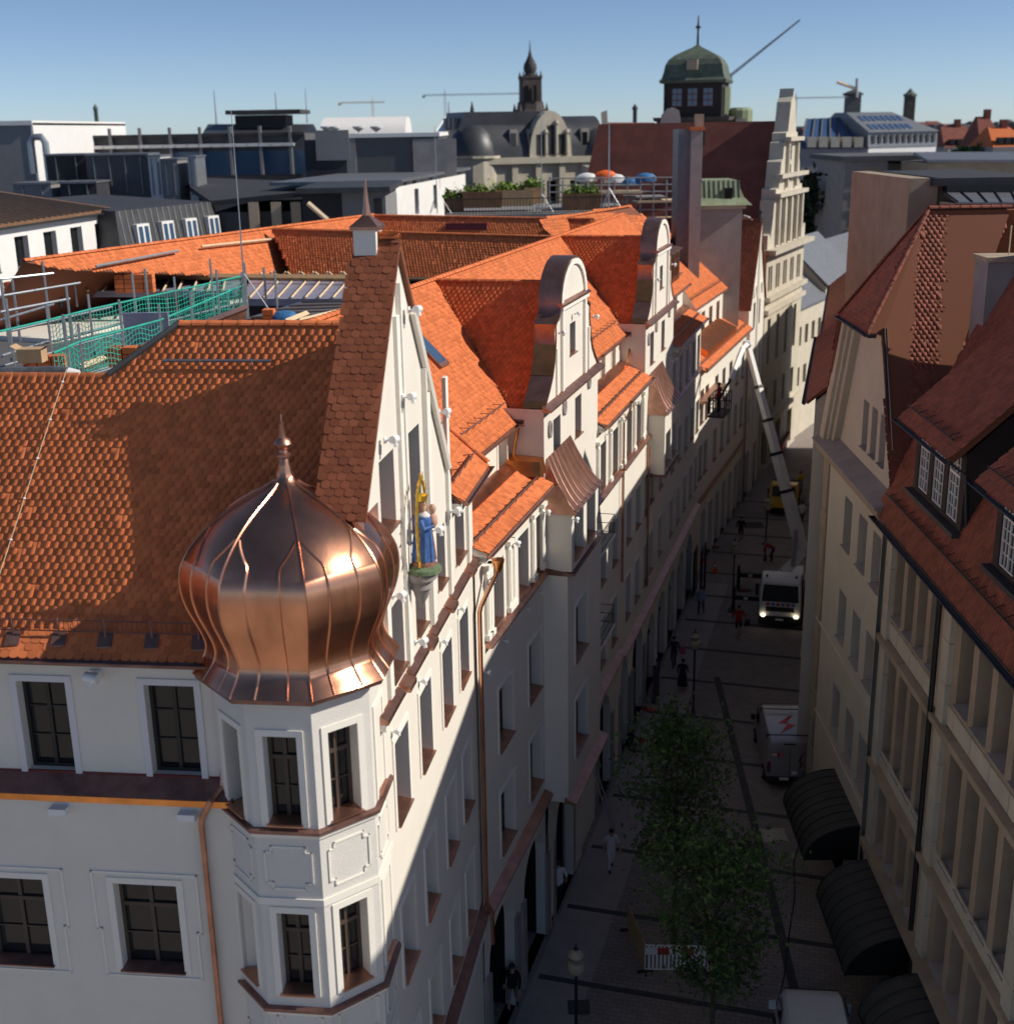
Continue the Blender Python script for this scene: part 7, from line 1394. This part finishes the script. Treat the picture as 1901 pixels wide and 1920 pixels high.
for k in range(5): q = Yp(1522+22*k, 266, D-.3); mb = MB(); mb.box(q[0]-.8, q[0]+.8, D-.4, D+1.5, q[2]-.9, q[2]+.9); mb.build('dormer', 'stone_light', t)
zr = Yp(1700, 252, D)[2]; mb = MB(); P = fH.p; mb.hexa([P(-.3, z1, .2), P(LH, z1, .2), P(LH, z1, -14), P(-.3, z1, -14), P(-.3, z1+2.6, .0), P(LH, z1+2.6, .0), P(LH, z1+2.6, -14), P(-.3, z1+2.6, -14)]); mb.build('attic', 'zinc', t)
for k in range(11): mb = MB(); mb.fbox(fH, .6+k*1.5, 1.3+k*1.5, z1+.7, z1+2.2, .2, .3); mb.build('attic_window', 'grey_dark', t)
mb = MB(); mb.hexa([P(-.4, z1+2.6, .4), P(LH+.3, z1+2.6, .4), P(LH+.3, z1+2.6, -14), P(-.4, z1+2.6, -14), P(-.4, z1+6.2, -6), P(LH-6, z1+6.2, -6), P(LH-6, z1+6.2, -9), P(-.4, z1+6.2, -9)]); mb.build('roof', 'zinc', t)
for k in range(8):
    for j in (0, 1): s = 1+k*1.35+j*.2; mb = MB(); hh = z1+3.1+j*1.5; dd = .4-(hh-z1-2.6)*6.4/3.6; mb.prism([P(s, hh, dd+.1), P(s+.8, hh, dd+.1), P(s+.8, hh+.9, dd-1.5), P(s, hh+.9, dd-1.5)], Z*.08); mb.build('roof_window', 'solar', t)
t = thing('brown_box_house', 'brown rendered block with flat roof and glazed lean-to behind the red ridge', 'building', Yp(1800, 380, 62)*np.array([1, 1, 0])); D = 60; mb = MB(); x0, x1, z1 = blk(mb, 1706, 1760, 334, D, 10); mb.build('wall', 'stone', t); mb = MB(); blk(mb, 1760.5, 1960, 342, D+.3, 10); mb.build('shaded_wall', 'stone', t); mb = MB(); mb.box(Yp(1745, 334, D)[0], Yp(1960, 334, D)[0], D-.4, D+10, z1-.35, z1); mb.build('flat_roof', 'grey_dark', t)
A_ = [Yp(1795, 382, D-3.2), Yp(1960, 382, D-3.2), Yp(1960, 362, D-.2), Yp(1768, 362, D-.2)]; mb = MB(); mb.prism(A_, Z*.08); lr = mb.build('glazed_roof', 'zinc', t)
for k in range(7): f_ = k/6; mb = MB(); mb.tube([A_[0]*(1-f_)+A_[1]*f_+Z*.1, A_[3]*(1-f_)+A_[2]*f_+Z*.1], .05, 4); mb.build('glazing_bar', 'grey_dark', lr)
mb = MB(); mb.box(A_[0][0]+.3, A_[1][0], D-2.8, D+.2, 0, A_[0][2]-.05); mb.build('lean_to_wall', 'stone', t); mb = MB(); mb.box(Yp(1768, 358, D)[0], A_[1][0], D-.5, D+.1, A_[2][2], A_[2][2]+.45); mb.build('upstand', 'black', t)
t = thing('blue_roof_hall', 'long hall with pale blue metal roof behind the brown block', 'building', Yp(1800, 300, 150)*np.array([1, 1, 0])); mb = MB(); A_ = [Yp(1738, 304, 148), Yp(1960, 304, 148), Yp(1960, 289, 158), Yp(1712, 289, 158)]; mb.prism(A_, Z*.3); mb.build('roof', 'tarp_blue', t); mb.build; bpy.data.objects[t.children[-1].name].data.materials[0] = MAT['zinc']; mb = MB(); blk(mb, 1740, 1960, 305, 148.4, 10); mb.build('wall', 'stone', t)
for i, (px0, px1, pr, pe, D, lab) in enumerate(((1770, 1850, 236, 276, 300, 'dark brown roofed block on the right skyline'), (1838, 1895, 218, 280, 280, 'tall brown roofed block with chimney on the right skyline'), (1862, 1940, 238, 275, 262, 'block with a sunlit orange roof on the right skyline'))):
    t = thing('far_roof_house', lab, 'house', Yp((px0+px1)/2, pe, D)*np.array([1, 1, 0])); mb = MB(); x0, x1, z1 = blk(mb, px0, px1, pe, D, 14); mb.build('wall', 'stone_grey', t); z2 = Yp(px0, pr, D+7)[2]; mb = MB(); mb.hexa([(x0, D, z1), (x1, D, z1), (x1, D+14, z1), (x0, D+14, z1), (x0+1, D+6.5, z2), (x1-3, D+6.5, z2), (x1-3, D+7.5, z2), (x0+1, D+7.5, z2)]); mb.build('roof', 'roof_red' if i < 2 else 'tile', t); mb = MB(); q = (x0+x1)/2; mb.box(q-.6, q+.6, D+6, D+7.5, z1, z2+1.5); mb.build('chimney', 'roof_red', t)
    for k in range(4): mb = MB(); xa = x0+(x1-x0)*(.2+.17*k); mb.box(xa-.5, xa+.5, D+.4, D+2, z1+.6, z1+1.8); mb.build('dormer', 'grey_dark', t)
# far towers
for px, pt_, pb, w_, D, mt, lab in ((1597, 178, 216, 28, 900, 'grey_mid', 'pale grey concrete tower topped by a crane'), (1703, 180, 224, 19, 700, 'tower_stone', 'brick church tower with small green cap'), (1190, 205, 232, 8, 400, 'far_dark', 'thin dark lantern spire behind the brown roof'), (184, 205, 250, 7, 800, 'verdigris', 'small green spire on the left skyline')):
    s_ = D/F; c = Yp(px, pb, D); t = thing('far_tower', lab, 'tower', c*np.array([1, 1, 0])); zt_ = Yp(px, pt_, D)[2]; mb = MB(); mb.lathe([(w_*s_*.62, 0), (w_*s_*.60, zt_)], (c[0], D, 0), 4, math.pi/4); mb.build('shaft', mt, t)
    mb = MB(); mb.lathe([(w_*s_*.66, zt_), (w_*s_*.66, zt_+3*s_), (w_*s_*.4, zt_+6*s_), (.3*s_, zt_+(10 if px != 1703 else 14)*s_)], (c[0], D, 0), 8); mb.build('cap', 'verdigris' if px in (1703, 184) else 'far_dark', t)
# cranes
def crane(px, pb, pt_, jl, jr, D, lab, mt='crane_grey', slope=0.):
    s_ = D/F; c = Yp(px, pb, D); t = thing('tower_crane', lab, 'crane', np.array([c[0], D, 0])); z1 = Yp(px, pt_, D)[2]; w_ = 1.6*s_; mb = MB()
    for a in (-w_, w_):
        for b in (-w_, w_): mb.tube([(c[0]+a, D+b, 0), (c[0]+a, D+b, z1)], .35*s_, 4)
    for k in range(40): z_ = z1-k*w_*2; mb.tube([(c[0]-w_, D-w_, z_), (c[0]+w_, D-w_, z_-w_*2)], .2*s_, 3, False)
    mb.build('mast', mt, t); mb = MB(); A0, A1 = np.array([c[0]+(jl-px)*s_, D, z1+slope*(jl-px)*s_]), np.array([c[0]+(jr-px)*s_, D, z1+slope*(jr-px)*s_])
    for o_ in (0, 1.8): mb.tube([A0+Z*o_*s_, A1+Z*o_*s_], .42*s_, 4)
    n_ = 40
    for k in range(n_): q0 = A0+(A1-A0)*k/n_; q1 = A0+(A1-A0)*(k+.5)/n_; q2 = A0+(A1-A0)*(k+1)/n_; mb.tube([q0, q1+Z*1.8*s_, q2], .2*s_, 3, False)
    mb.build('jib', mt, t); mb = MB(); mb.box(A0[0]-1.5*s_, A0[0]+4*s_, D-1, D+1, z1-3.5*s_, z1-.5*s_); mb.build('counterweight', mt, t); mb = MB(); mb.tube([(c[0], D, z1), (c[0], D, z1+9*s_)], .8*s_, 4); mb.build('apex', mt, t)
crane(836, 240, 178, 797, 972, 500, 'grey tower crane with a level jib left of the church spire'); crane(1490, 226, 184, 1463, 1582, 620, 'grey tower crane beside the dome with a short level jib'); crane(700, 225, 192, 640, 722, 900, 'pale orange tower crane far behind the white vault', 'crane_tan')
s_ = 300/F; t = thing('luffing_crane', 'luffing crane with its jib raised steeply beside the dome', 'crane', Yp(1370, 235, 300)*np.array([1, 1, 0])); a, b = Yp(1366, 146, 300), Yp(1500, 37, 300); mb = MB()
for o_ in (np.array([0, 0, 0]), np.array([-.2, 0, .35])): mb.tube([a+o_, b+o_*.3], .13, 4)
for k in range(40): mb.tube([a+(b-a)*k/40, a+(b-a)*(k+.5)/40+np.array([-.2, 0, .35])*(1-k/60), a+(b-a)*(k+1)/40], .07, 3, False)
mb.build('jib', 'crane_grey', t); mb = MB(); mb.tube([np.array([a[0], 300, 0]), a], .7, 4); mb.build('mast', 'crane_grey', t); mb = MB(); mb.box(a[0]-2, a[0]+.6, 299, 301, a[2]-.6, a[2]+1); mb.build('counterweight', 'crane_grey', t)
t = thing('luffing_crane', 'tan crane jib tilted on top of the concrete tower', 'crane', Yp(1606, 178, 880)); a, b = Yp(1606, 166, 880), Yp(1569, 153, 880); mb = MB(); mb.tube([a, b], 1.0, 4); mb.build('jib', 'crane_tan', t); mb = MB(); mb.tube([Yp(1606, 182, 880), Yp(1607, 146, 880)], 1.0, 4); mb.build('mast', 'crane_grey', t)
# antennas and rods on the roofs
for px, p0, p1, D, r_, lab in ((463, 595, 205, 46, .028, 'tall thin lightning rod on the unfinished roof'), (820, 400, 235, 92, .03, 'thin mast at the corner of the roof terrace'), (1016, 405, 190, 93, .035, 'mast with a slanted brace beside the timber planters'), (1141, 395, 232, 92, .05, 'pale pole in front of the brown museum roof'), (407, 245, 168, 200, .12, 'thin antenna above the dark panel roof'), (520, 235, 172, 190, .12, 'thin antenna above the flat superstructure'), (576, 230, 165, 200, .09, 'faint antenna near the white vault'), (842, 222, 190, 165, .14, 'finial rod on the palace corner dome')):
    a = Yp(px, p0, D); b = Yp(px, p1, D); b[0] = a[0]; b[1] = a[1]; t = thing('roof_mast', lab, 'mast', a); mb = MB(); mb.tube([a, b], [r_*1.3, r_*.5], 6); mb.build('rod', 'steel', t); mb = MB()
    if D < 100:
        for k in range(3): an = k*2.1; mb.tube([a+Z*1.6, a+np.array([math.cos(an)*1.0, math.sin(an)*1.0, 0])], r_*.7, 5)
        mb.build('stay', 'steel', t)
# trees beyond
tree(Yp(1560, 470, 175)*np.array([1, 1, 0]), 22, 6.5, 'dense dark tree behind the stepped gable', 5200, 'leaf_dark', .1, 11, 'trees beyond the lane', .55, .4, .6, True)
tree(Yp(1600, 470, 190)*np.array([1, 1, 0]), 21.5, 6.0, 'dark tree in front of the glazed hotel', 4200, 'leaf_dark', .1, 12, 'trees beyond the lane', .55, .4, .6, True)
tree(Yp(1620, 500, 140)*np.array([1, 1, 0]), 16, 4.2, 'dark bushy tree in front of the grey office block', 3600, 'leaf_dark', .1, 13, 'trees beyond the lane', .4, .3, .6, True)
tree(Yp(1552, 500, 150)*np.array([1, 1, 0]), 13.5, 3.0, 'bright sunlit green tree at the end of the lane', 3200, 'leaf_bright', .1, 14, 'trees beyond the lane', .35, .3, .6, True)
for i, px in enumerate((1810, 1850, 1885)): tree(Yp(px, 300, 270)*np.array([1, 1, 0]), 23, 5, ['left', 'middle', 'right'][i] and 'green tree top between the hall and the orange roofed block', 1600, 'leaf', .3, 20+i, 'far tree tops', .7, .3, .6, True)
tree(Yp(905, 385, 120)*np.array([1, 1, 0]), 21.6, 3, 'green tree top beside the white terrace block', 1500, 'leaf_bright', .3, 30, None, .3, .3, .6, True)
# low skyline: individual far blocks
r = random.Random(5)
for k in range(70):
    px = -40+k*29+r.uniform(-10, 10); D = r.uniform(420, 1500); py = 246+(px-950)*-.0173+r.uniform(-5, 7); a = Yp(px, py, D); w_ = r.uniform(14, 45)*D/F; hh = a[2]
    t = thing('far_house', 'hazy block on the far skyline', 'house', np.array([a[0], D, 0]), 'far skyline blocks'); mb = MB(); mb.box(a[0]-w_/2, a[0]+w_/2, D, D+18, 0, hh-3*D/F); mb.build('wall', r.choice(['far_grey', 'stone_grey', 'grey_wall', 'far_dark']), t); mb = MB(); z0 = hh-3*D/F; mb.hexa([(a[0]-w_/2, D, z0), (a[0]+w_/2, D, z0), (a[0]+w_/2, D+18, z0), (a[0]-w_/2, D+18, z0), (a[0]-w_/2+2, D+7, hh+2*D/F), (a[0]+w_/2-2, D+7, hh+2*D/F), (a[0]+w_/2-2, D+11, hh+2*D/F), (a[0]-w_/2+2, D+11, hh+2*D/F)]); mb.build('roof', r.choice(['roof_red', 'far_dark', 'far_grey', 'slate']), t)
# ================================================================== courtyard wings behind the corner house
def hit(px, py, o, n): r = ray(px, py); o = np.array(o, float); n = np.array(n, float); return EYE+r*(((o-EYE)@n)/(r@n))
wa, wb = G(44, 490, 22.0), G(700, 403, 22.0); wd_ = (wb-wa)/np.linalg.norm(wb-wa); wn_ = np.array([wd_[1], -wd_[0], 0]); pn = (wn_+Z)/math.sqrt(2)
WW = thing('courtyard_wing', 'long orange tiled wing in the courtyard with a blue rail on its slope', 'building', (wa+wb)/2*np.array([1, 1, 0]))
tiled(WW, [wa, hit(120, 505, wa, pn), hit(560, 522, wa, pn), hit(760, 440, wa, pn), wb], 'tile', n=3, w=.22, e=.2)
ridge(WW, wa+Z*.05, wb+Z*.05)
mb = MB(); q = [wa-wn_*.1, wb-wn_*.1]; mb.hexa([wa-wn_*9-Z*22, wa+wn_*1.0-Z*22, wb+wn_*1.0-Z*22, wb-wn_*9-Z*22, wa-wn_*9-Z*3.2, wa+wn_*1.0-Z*3.2, wb+wn_*1.0-Z*3.2, wb-wn_*9-Z*3.2]); mb.build('wall', 'plaster', WW)
mb = MB(); mb.poly([wa, wb, wb-wn_*5-Z*5, wa-wn_*5-Z*5]); mb.build('rear_slope', 'roof_under', WW)
for (x0, y0, x1, y1), m_ in (((180, 499, 335, 470), 'tarp_blue'), ((378, 462, 520, 447), 'wood_pale')):
    a, b = hit(x0, y0, wa+pn*.25, pn), hit(x1, y1, wa+pn*.25, pn); mb = MB(); mb.tube([a, b], .07, 4); mb.build('roof_rail', 'steel' if m_ != 'wood_pale' else 'wood_pale', WW)
ra, rb = G(510, 431, 22.0), W2.p(29.2, 22.02, -4.9); rd2 = (rb-ra); rd2 /= np.linalg.norm(rd2); rn = np.array([rd2[1], -rd2[0], 0]); pr_ = (rn+Z)/math.sqrt(2)
WX = thing('cross_wing', 'orange tiled cross wing running from the second gable into the courtyard', 'building', (ra+rb)/2*np.array([1, 1, 0]))
tiled(WX, [ra, hit(545, 516, ra, pr_), hit(1020, 524, ra, pr_), rb], 'tile', n=3)
ridge(WX, ra+Z*.05, rb+Z*.05)
mb = MB(); q0, q1 = hit(545, 518, ra, pr_), hit(1000, 526, ra, pr_); mb.tube([q0, q1], .09, 5); mb.build('eave_board', 'wood', WX)
mb = MB(); mb.hexa([q0*np.array([1, 1, 0])+rn*-.3, q1*np.array([1, 1, 0])+rn*-.3, rb*np.array([1, 1, 0])-rn*3, ra*np.array([1, 1, 0])-rn*3, q0-rn*.3-Z*.3, q1-rn*.3-Z*.3, rb-rn*3-Z*3.5, ra-rn*3-Z*3.5]); mb.poly([ra, rb, rb-rn*3.6-Z*3.6, ra-rn*3.6-Z*3.6]); mb.build('wall', 'grey_wall', WX)
sa, sb_ = G(702, 405, 22.0), G(1112, 412, 22.0); sd2 = (sb_-sa)/np.linalg.norm(sb_-sa); sn = np.array([sd2[1], -sd2[0], 0]); ps = (sn+Z)/math.sqrt(2)
WY = thing('rear_wing', 'orange tiled rear wing with a dark dormer slot below its ridge', 'building', (sa+sb_)/2*np.array([1, 1, 0]))
tiled(WY, [sa, hit(702, 450, sa, ps), hit(1150, 446, sa, ps), sb_], 'tile', n=3)
ridge(WY, sa+Z*.05, sb_+Z*.05); mb = MB(); a, b = hit(835, 432, sa, ps), hit(912, 432, sa, ps); mb.prism([a+Z*.04, b+Z*.04, b+Z*.42-sn*.1, a+Z*.42-sn*.1], -sn*.3); mb.build('dormer_slot', 'red_dark', WY)
mb = MB(); mb.hexa([np.array([sa[0], sa[1], 0]), np.array([sb_[0], sb_[1], 0]), np.array([sb_[0], sb_[1], 0])-sn*6, np.array([sa[0], sa[1], 0])-sn*6, sa-Z*.4, sb_-Z*.4, sb_-sn*6-Z*4, sa-sn*6-Z*4]); mb.build('wall', 'grey_wall', WY)
WZ = thing('far_pink_wing', 'sunlit orange slope rising behind the second curved gable', 'building', W2.p(52, 0, -9)); za, zb = G(1010, 416, 22.0), G(1182, 387, 22.4); zn = np.array([(zb-za)[1], -(zb-za)[0], 0]); zn /= np.linalg.norm(zn); pz_ = (zn+Z)/math.sqrt(2)
tiled(WZ, [za, hit(1040, 450, za, pz_), hit(1230, 460, za, pz_), hit(1255, 440, za, pz_), zb], 'tile', n=3, w=.22, e=.2); ridge(WZ, za+Z*.05, zb+Z*.05)
mb = MB(); mb.hexa([za*np.array([1, 1, 0])+zn*2, zb*np.array([1, 1, 0])+zn*2, zb*np.array([1, 1, 0])-zn*4, za*np.array([1, 1, 0])-zn*4, za+zn*1.6-Z*2.3, zb+zn*1.6-Z*2.3, zb-zn*4-Z*4, za-zn*4-Z*4]); mb.build('wall', 'grey_wall', WZ)
# ================================================================== unfinished roofs and scaffold
HD_ = 19.75
UR = thing('unfinished_roof', 'unfinished roof deck with bluish membrane and pale rafters', 'roof works', G(420, 560, HD_)*np.array([1, 1, 0]))
def deck(pts, mt, name, h=HD_, th=.3): mb = MB(); mb.prism([G(x, y, h) for x, y in pts], -Z*th); return mb.build(name, mt, UR)
mb = MB(); q = [G(x, y, 18.6) for x, y in ((-120, 720), (330, 640), (660, 640), (700, 540), (-120, 520))]; mb.prism(q, -Z*18.5); mb.build('wing_block', 'grey_mid', UR)
deck(((455, 560), (690, 560), (690, 520), (470, 520)), 'membrane', 'membrane', 20.0); deck(((150, 545), (440, 545), (452, 516), (160, 513)), 'membrane', 'membrane', 19.95)
for k in range(9): a, b = G(468+k*26, 558, 20.12), G(500+k*26, 522, 20.12); mb = MB(); mb.tube([a, b], .06, 4); mb.build('rafter', 'wood_pale', UR); mb = MB(); mb.tube([b, b+np.array([-.3, -.2, .35])], .05, 4); mb.tube([b, b+np.array([.3, -.2, .35])], .05, 4); mb.build('bracket', 'wood_pale', UR)
for k in range(10): a, b = G(165+k*28, 545, 20.1), G(190+k*26, 518, 20.1); mb = MB(); mb.tube([a, b], .06, 4); mb.build('rafter', 'wood_pale', UR); mb = MB(); mb.tube([b, b+np.array([-.25, -.2, .35])], .05, 4); mb.tube([b, b+np.array([.25, -.2, .35])], .05, 4); mb.build('bracket', 'wood_pale', UR)
mb = MB(); mb.tube([G(150, 516, 20.3), G(660, 521, 20.3)], .16, 4); mb.build('wall_plate', 'wood', UR)
deck(((455, 598), (660, 590), (660, 562), (560, 566)), 'foil', 'batten_deck', 20.2)
for k in range(9): a, b = G(470+k*12, 596-k*3.6, 20.32), G(660, 588-k*2.8, 20.32); mb = MB(); mb.tube([a, b], .05, 4); mb.build('batten', 'zinc' if k % 2 else 'copper', UR)
mb = MB(); mb.tube([G(560, 600, 20.6), G(662, 576, 20.6)], .07, 4); mb.build('barge_board', 'wood_pale', UR)
tiled(UR, [G(585, 604, 20.45), G(665, 604, 20.45), G(665, 580, 21.2), G(655, 582, 21.2)], 'tile', n=3)
# copper parapet
mb = MB(); a0, a1 = G(262, 655, 21.0), G(460, 578, 21.0); mb.prism([a0, a1, a1-Z*.9, a0-Z*.9], np.array([-.15, .1, 0])); mb.build('parapet_sheet', 'copper_dull', UR); mb = MB(); mb.tube([a0+Z*.02, a1+Z*.02], .12, 4); mb.build('parapet_cap', 'copper_dull', UR)
mb = MB(); q = G(278, 640, 20.8); mb.box(q[0]-.7, q[0]+.7, q[1]-.05, q[1]+.05, q[2]-.7, q[2]+.9); mb.build('membrane_panel', 'membrane', UR)
# scaffold with green netting
SC = thing('scaffold', 'steel tube scaffold with green safety net round the courtyard roof', 'scaffold', G(200, 620, 19)*np.array([1, 1, 0]))
cor = [G(460, 516, 21.6), G(168, 580, 21.6), G(90, 600, 21.6), G(-60, 635, 21.6)]
cor2 = [G(455, 535, 21.6), G(300, 600, 21.5), G(150, 640, 21.5), G(100, 662, 21.4)]
NET = []
def net_panel(a, b, h, mt='net'):
    L_ = np.linalg.norm(b-a); n_ = int(L_/.17); m_ = int(h/.15)
    mb = MB()
    for i in range(n_+1): q = a+(b-a)*i/n_; mb.tube([q-Z*.0, q-Z*h], .0115, 3, False)
    for j in range(m_+1):
        pts = [a+(b-a)*i/14-Z*(h*j/m_+.10*math.sin(i*1.1)*(1 if 0 < j < m_ else 0)) for i in range(15)]; mb.tube(pts, .0115, 3, False)
    return mb.build('safety_net', mt, SC, kind='stuff')
net_panel(cor[0], cor[1], 2.3); net_panel(cor[1], cor[2], 2.6, 'net_dark'); net_panel(cor2[0], cor2[1], 2.4, 'net_dark'); net_panel(cor2[1], cor2[2], 2.6); net_panel(cor2[2], cor2[3], 2.8)
posts = []
for c_ in (cor, cor2):
    for a, b in zip(c_[:-1], c_[1:]):
        L_ = np.linalg.norm(b-a); n_ = max(2, int(L_/2.2))
        for i in range(n_): q = a+(b-a)*i/n_; mb = MB(); mb.tube([q*np.array([1, 1, 0])+Z*17.5, q+Z*(.5+.4*(i % 2))], .04, 6); mb.build('standard', 'steel', SC)
        for dz in (0, -1.0, -2.0, -2.9): mb = MB(); mb.tube([a+Z*dz, b+Z*dz], .035, 6); mb.build('ledger', 'steel' if dz else 'net', SC)
        mb = MB(); mb.prism([a-Z*2.95, b-Z*2.95, b-Z*2.95+np.array([.3, .9, 0]), a-Z*2.95+np.array([.3, .9, 0])], Z*.06); mb.build('plank', 'wood', SC)
for (x0, y0, x1, y1, h) in ((0, 523, 100, 512, 22), (0, 585, 130, 560, 21.8), (0, 555, 150, 530, 21.6), (20, 620, 210, 575, 21), (0, 668, 90, 640, 20.8), (100, 640, 250, 600, 20.8), (0, 600, 100, 570, 21)): mb = MB(); mb.tube([G(x0, y0, h), G(x1, y1, h)], .05, 6); mb.build('ledger', 'steel', SC)
for px, y0, y1, h, m_ in ((22, 680, 530, 19.5, 'steel'), (38, 640, 530, 19.5, 'steel'), (93, 600, 495, 19.5, 'steel'), (115, 575, 505, 19.5, 'zinc_dark'), (145, 575, 505, 19.5, 'steel'), (265, 560, 510, 19.5, 'steel'), (285, 640, 510, 19.5, 'steel'), (365, 600, 545, 19.8, 'steel'), (388, 600, 560, 19.8, 'steel'), (430, 600, 545, 19.8, 'steel'), (317, 600, 560, 19.8, 'steel'), (500, 580, 505, 20, 'steel'), (520, 580, 510, 20, 'steel'), (130, 700, 608, 19.5, 'steel')):
    a = G(px, y0, h); hh = (y0-y1)/F*proj(a)[2]*1.04; mb = MB(); mb.tube([a, a+Z*hh], .05 if m_ != 'zinc_dark' else .12, 6); mb.build('standard', m_, SC)
# materials lying about
def brick_stack(px, py, h, nx, nz, lab, mt='tile'):
    c = G(px, py, h); t = thing('tile_stack', lab, 'tile stack', c, 'stacks of new roof tiles'); 
    for i in range(nx):
        for k in range(nz): mb = MB(); mb.box(c[0]+i*.44-.2, c[0]+i*.44+.2, c[1]-.25, c[1]+.25, c[2]+k*.21, c[2]+k*.21+.19); mb.build('bundle', mt, t)
brick_stack(222, 688, 20.4, 3, 3, 'stack of orange roof tiles behind the sloping verge'); brick_stack(228, 548, 20.1, 4, 4, 'large stack of orange tiles on the membrane deck'); brick_stack(150, 538, 20.0, 5, 2, 'low stack of orange tiles on the far deck'); brick_stack(62, 690, 20.2, 3, 2, 'orange tile bundles under the cardboard box'); brick_stack(20, 545, 20.4, 3, 2, 'orange tile bundles at the left scaffold'); brick_stack(505, 600, 20.5, 1, 2, 'two orange tile bundles beside the blue tarp')
c = G(62, 678, 20.75); t = thing('cardboard_box', 'open cardboard box on the tile bundles', 'box', c); mb = MB(); mb.box(c[0]-.35, c[0]+.35, c[1]-.25, c[1]+.25, c[2], c[2]+.4); mb.build('carton', 'cardboard', t)
for sg in (-1, 1): mb = MB(); mb.hexa([(c[0]+sg*.35, c[1]-.25, c[2]+.4), (c[0]+sg*.37, c[1]-.25, c[2]+.4), (c[0]+sg*.37, c[1]+.25, c[2]+.4), (c[0]+sg*.35, c[1]+.25, c[2]+.4), (c[0]+sg*.52, c[1]-.25, c[2]+.5), (c[0]+sg*.54, c[1]-.25, c[2]+.5), (c[0]+sg*.54, c[1]+.25, c[2]+.5), (c[0]+sg*.52, c[1]+.25, c[2]+.5)]); mb.build('flap', 'cardboard', t)
c = G(60, 712, 21.4); t = thing('foil_roll', 'dark plastic wrapped roll lying behind the left ridge', 'roll', c); mb = MB(); mb.tube([c+np.array([-1.2, 0, .1]), c+np.array([.5, .05, .12]), c+np.array([.9, 0, .12])], [.2, .2, .17], 10); mb.build('roll', 'foil', t, True); mb = MB(); mb.tube([c+np.array([.9, 0, .12]), c+np.array([1.15, 0, .1])], [.17, .12], 9); mb.build('wrapped_end', 'cloth_white', t, True)
c = G(535, 600, 20.5); t = thing('blue_tarp', 'crumpled blue tarp on the batten deck', 'tarp', c); mb = MB(); mb.lathe([(.55, 0), (.5, .15), (.3, .3), (.05, .36)], c, 11, .3, 1.1, .6); mb.build('sheet', 'tarp_blue', t, True)
for i, (x0, y0, x1, y1) in enumerate(((150, 690, 225, 660), (215, 632, 255, 642), (535, 604, 575, 588))): t = thing('plank_stack', ['pale planks lying towards the verge strip', 'pale metal rail lying by the net', 'pale timber lying on the batten deck'][i], 'planks', G((x0+x1)/2, (y0+y1)/2, 20.7)); mb = MB(); mb.tube([G(x0, y0, 20.7), G(x1, y1, 20.7)], .12, 4); mb.build('plank', 'wood_pale' if i != 1 else 'white_metal', t)
# second scaffold, round the far wing beside the flue
S2 = thing('scaffold', 'grey tube scaffold with plank levels beside the tall flue', 'scaffold', Yp(1200, 420, 96)*np.array([1, 1, 0]))
for k in range(11):
    px = 1030+k*24.5
    for D in (97, 99): a = Yp(px, 330+(k % 2)*6, D); mb = MB(); mb.tube([np.array([a[0], D, 14]), a], .06, 5); mb.build('standard', 'steel', S2)
for py in (332, 345, 358, 376, 392, 408, 432): a, b = Yp(1030, py+2, 97), Yp(1276, py, 97); mb = MB(); mb.tube([a, b], .05, 5); mb.build('ledger', 'steel', S2)
for py, x0, x1 in ((378, 1195, 1276), (362, 1080, 1205), (412, 1220, 1276), (430, 1215, 1275)): a, b = Yp(x0, py, 96.8), Yp(x1, py, 96.8); mb = MB(); mb.box(a[0], b[0], 96.8, 99.2, a[2]-.08, a[2]+.08); mb.build('plank', 'wood_pale', S2)
mb = MB(); a, b = Yp(1175, 372, 97), Yp(1240, 362, 100); mb.box(a[0], b[0], 97, 100, a[2], a[2]+.1); mb.build('roof_sheet', 'grey_wall', S2)
for i, (px, py, m_) in enumerate(((1135, 335, 'orange'), (1152, 342, 'white_paint'), (1180, 348, 'tarp_blue'), (1210, 340, 'tarp_blue'), (1100, 340, 'white_paint'))): c = Yp(px, py, 98); t = thing('material_bundle', ['orange bundle on the far scaffold', 'white sack on the far scaffold by the pole', 'blue sheet over the far scaffold deck', 'blue sheet at the flue end of the far scaffold', 'white sack at the palace end of the far scaffold'][i], 'bundle', c); mb = MB(); mb.lathe([(.7, 0), (.75, .3), (.5, .55), (.1, .65)], c, 8, .3, 1.2, .6); mb.build('bundle', m_, t, True)
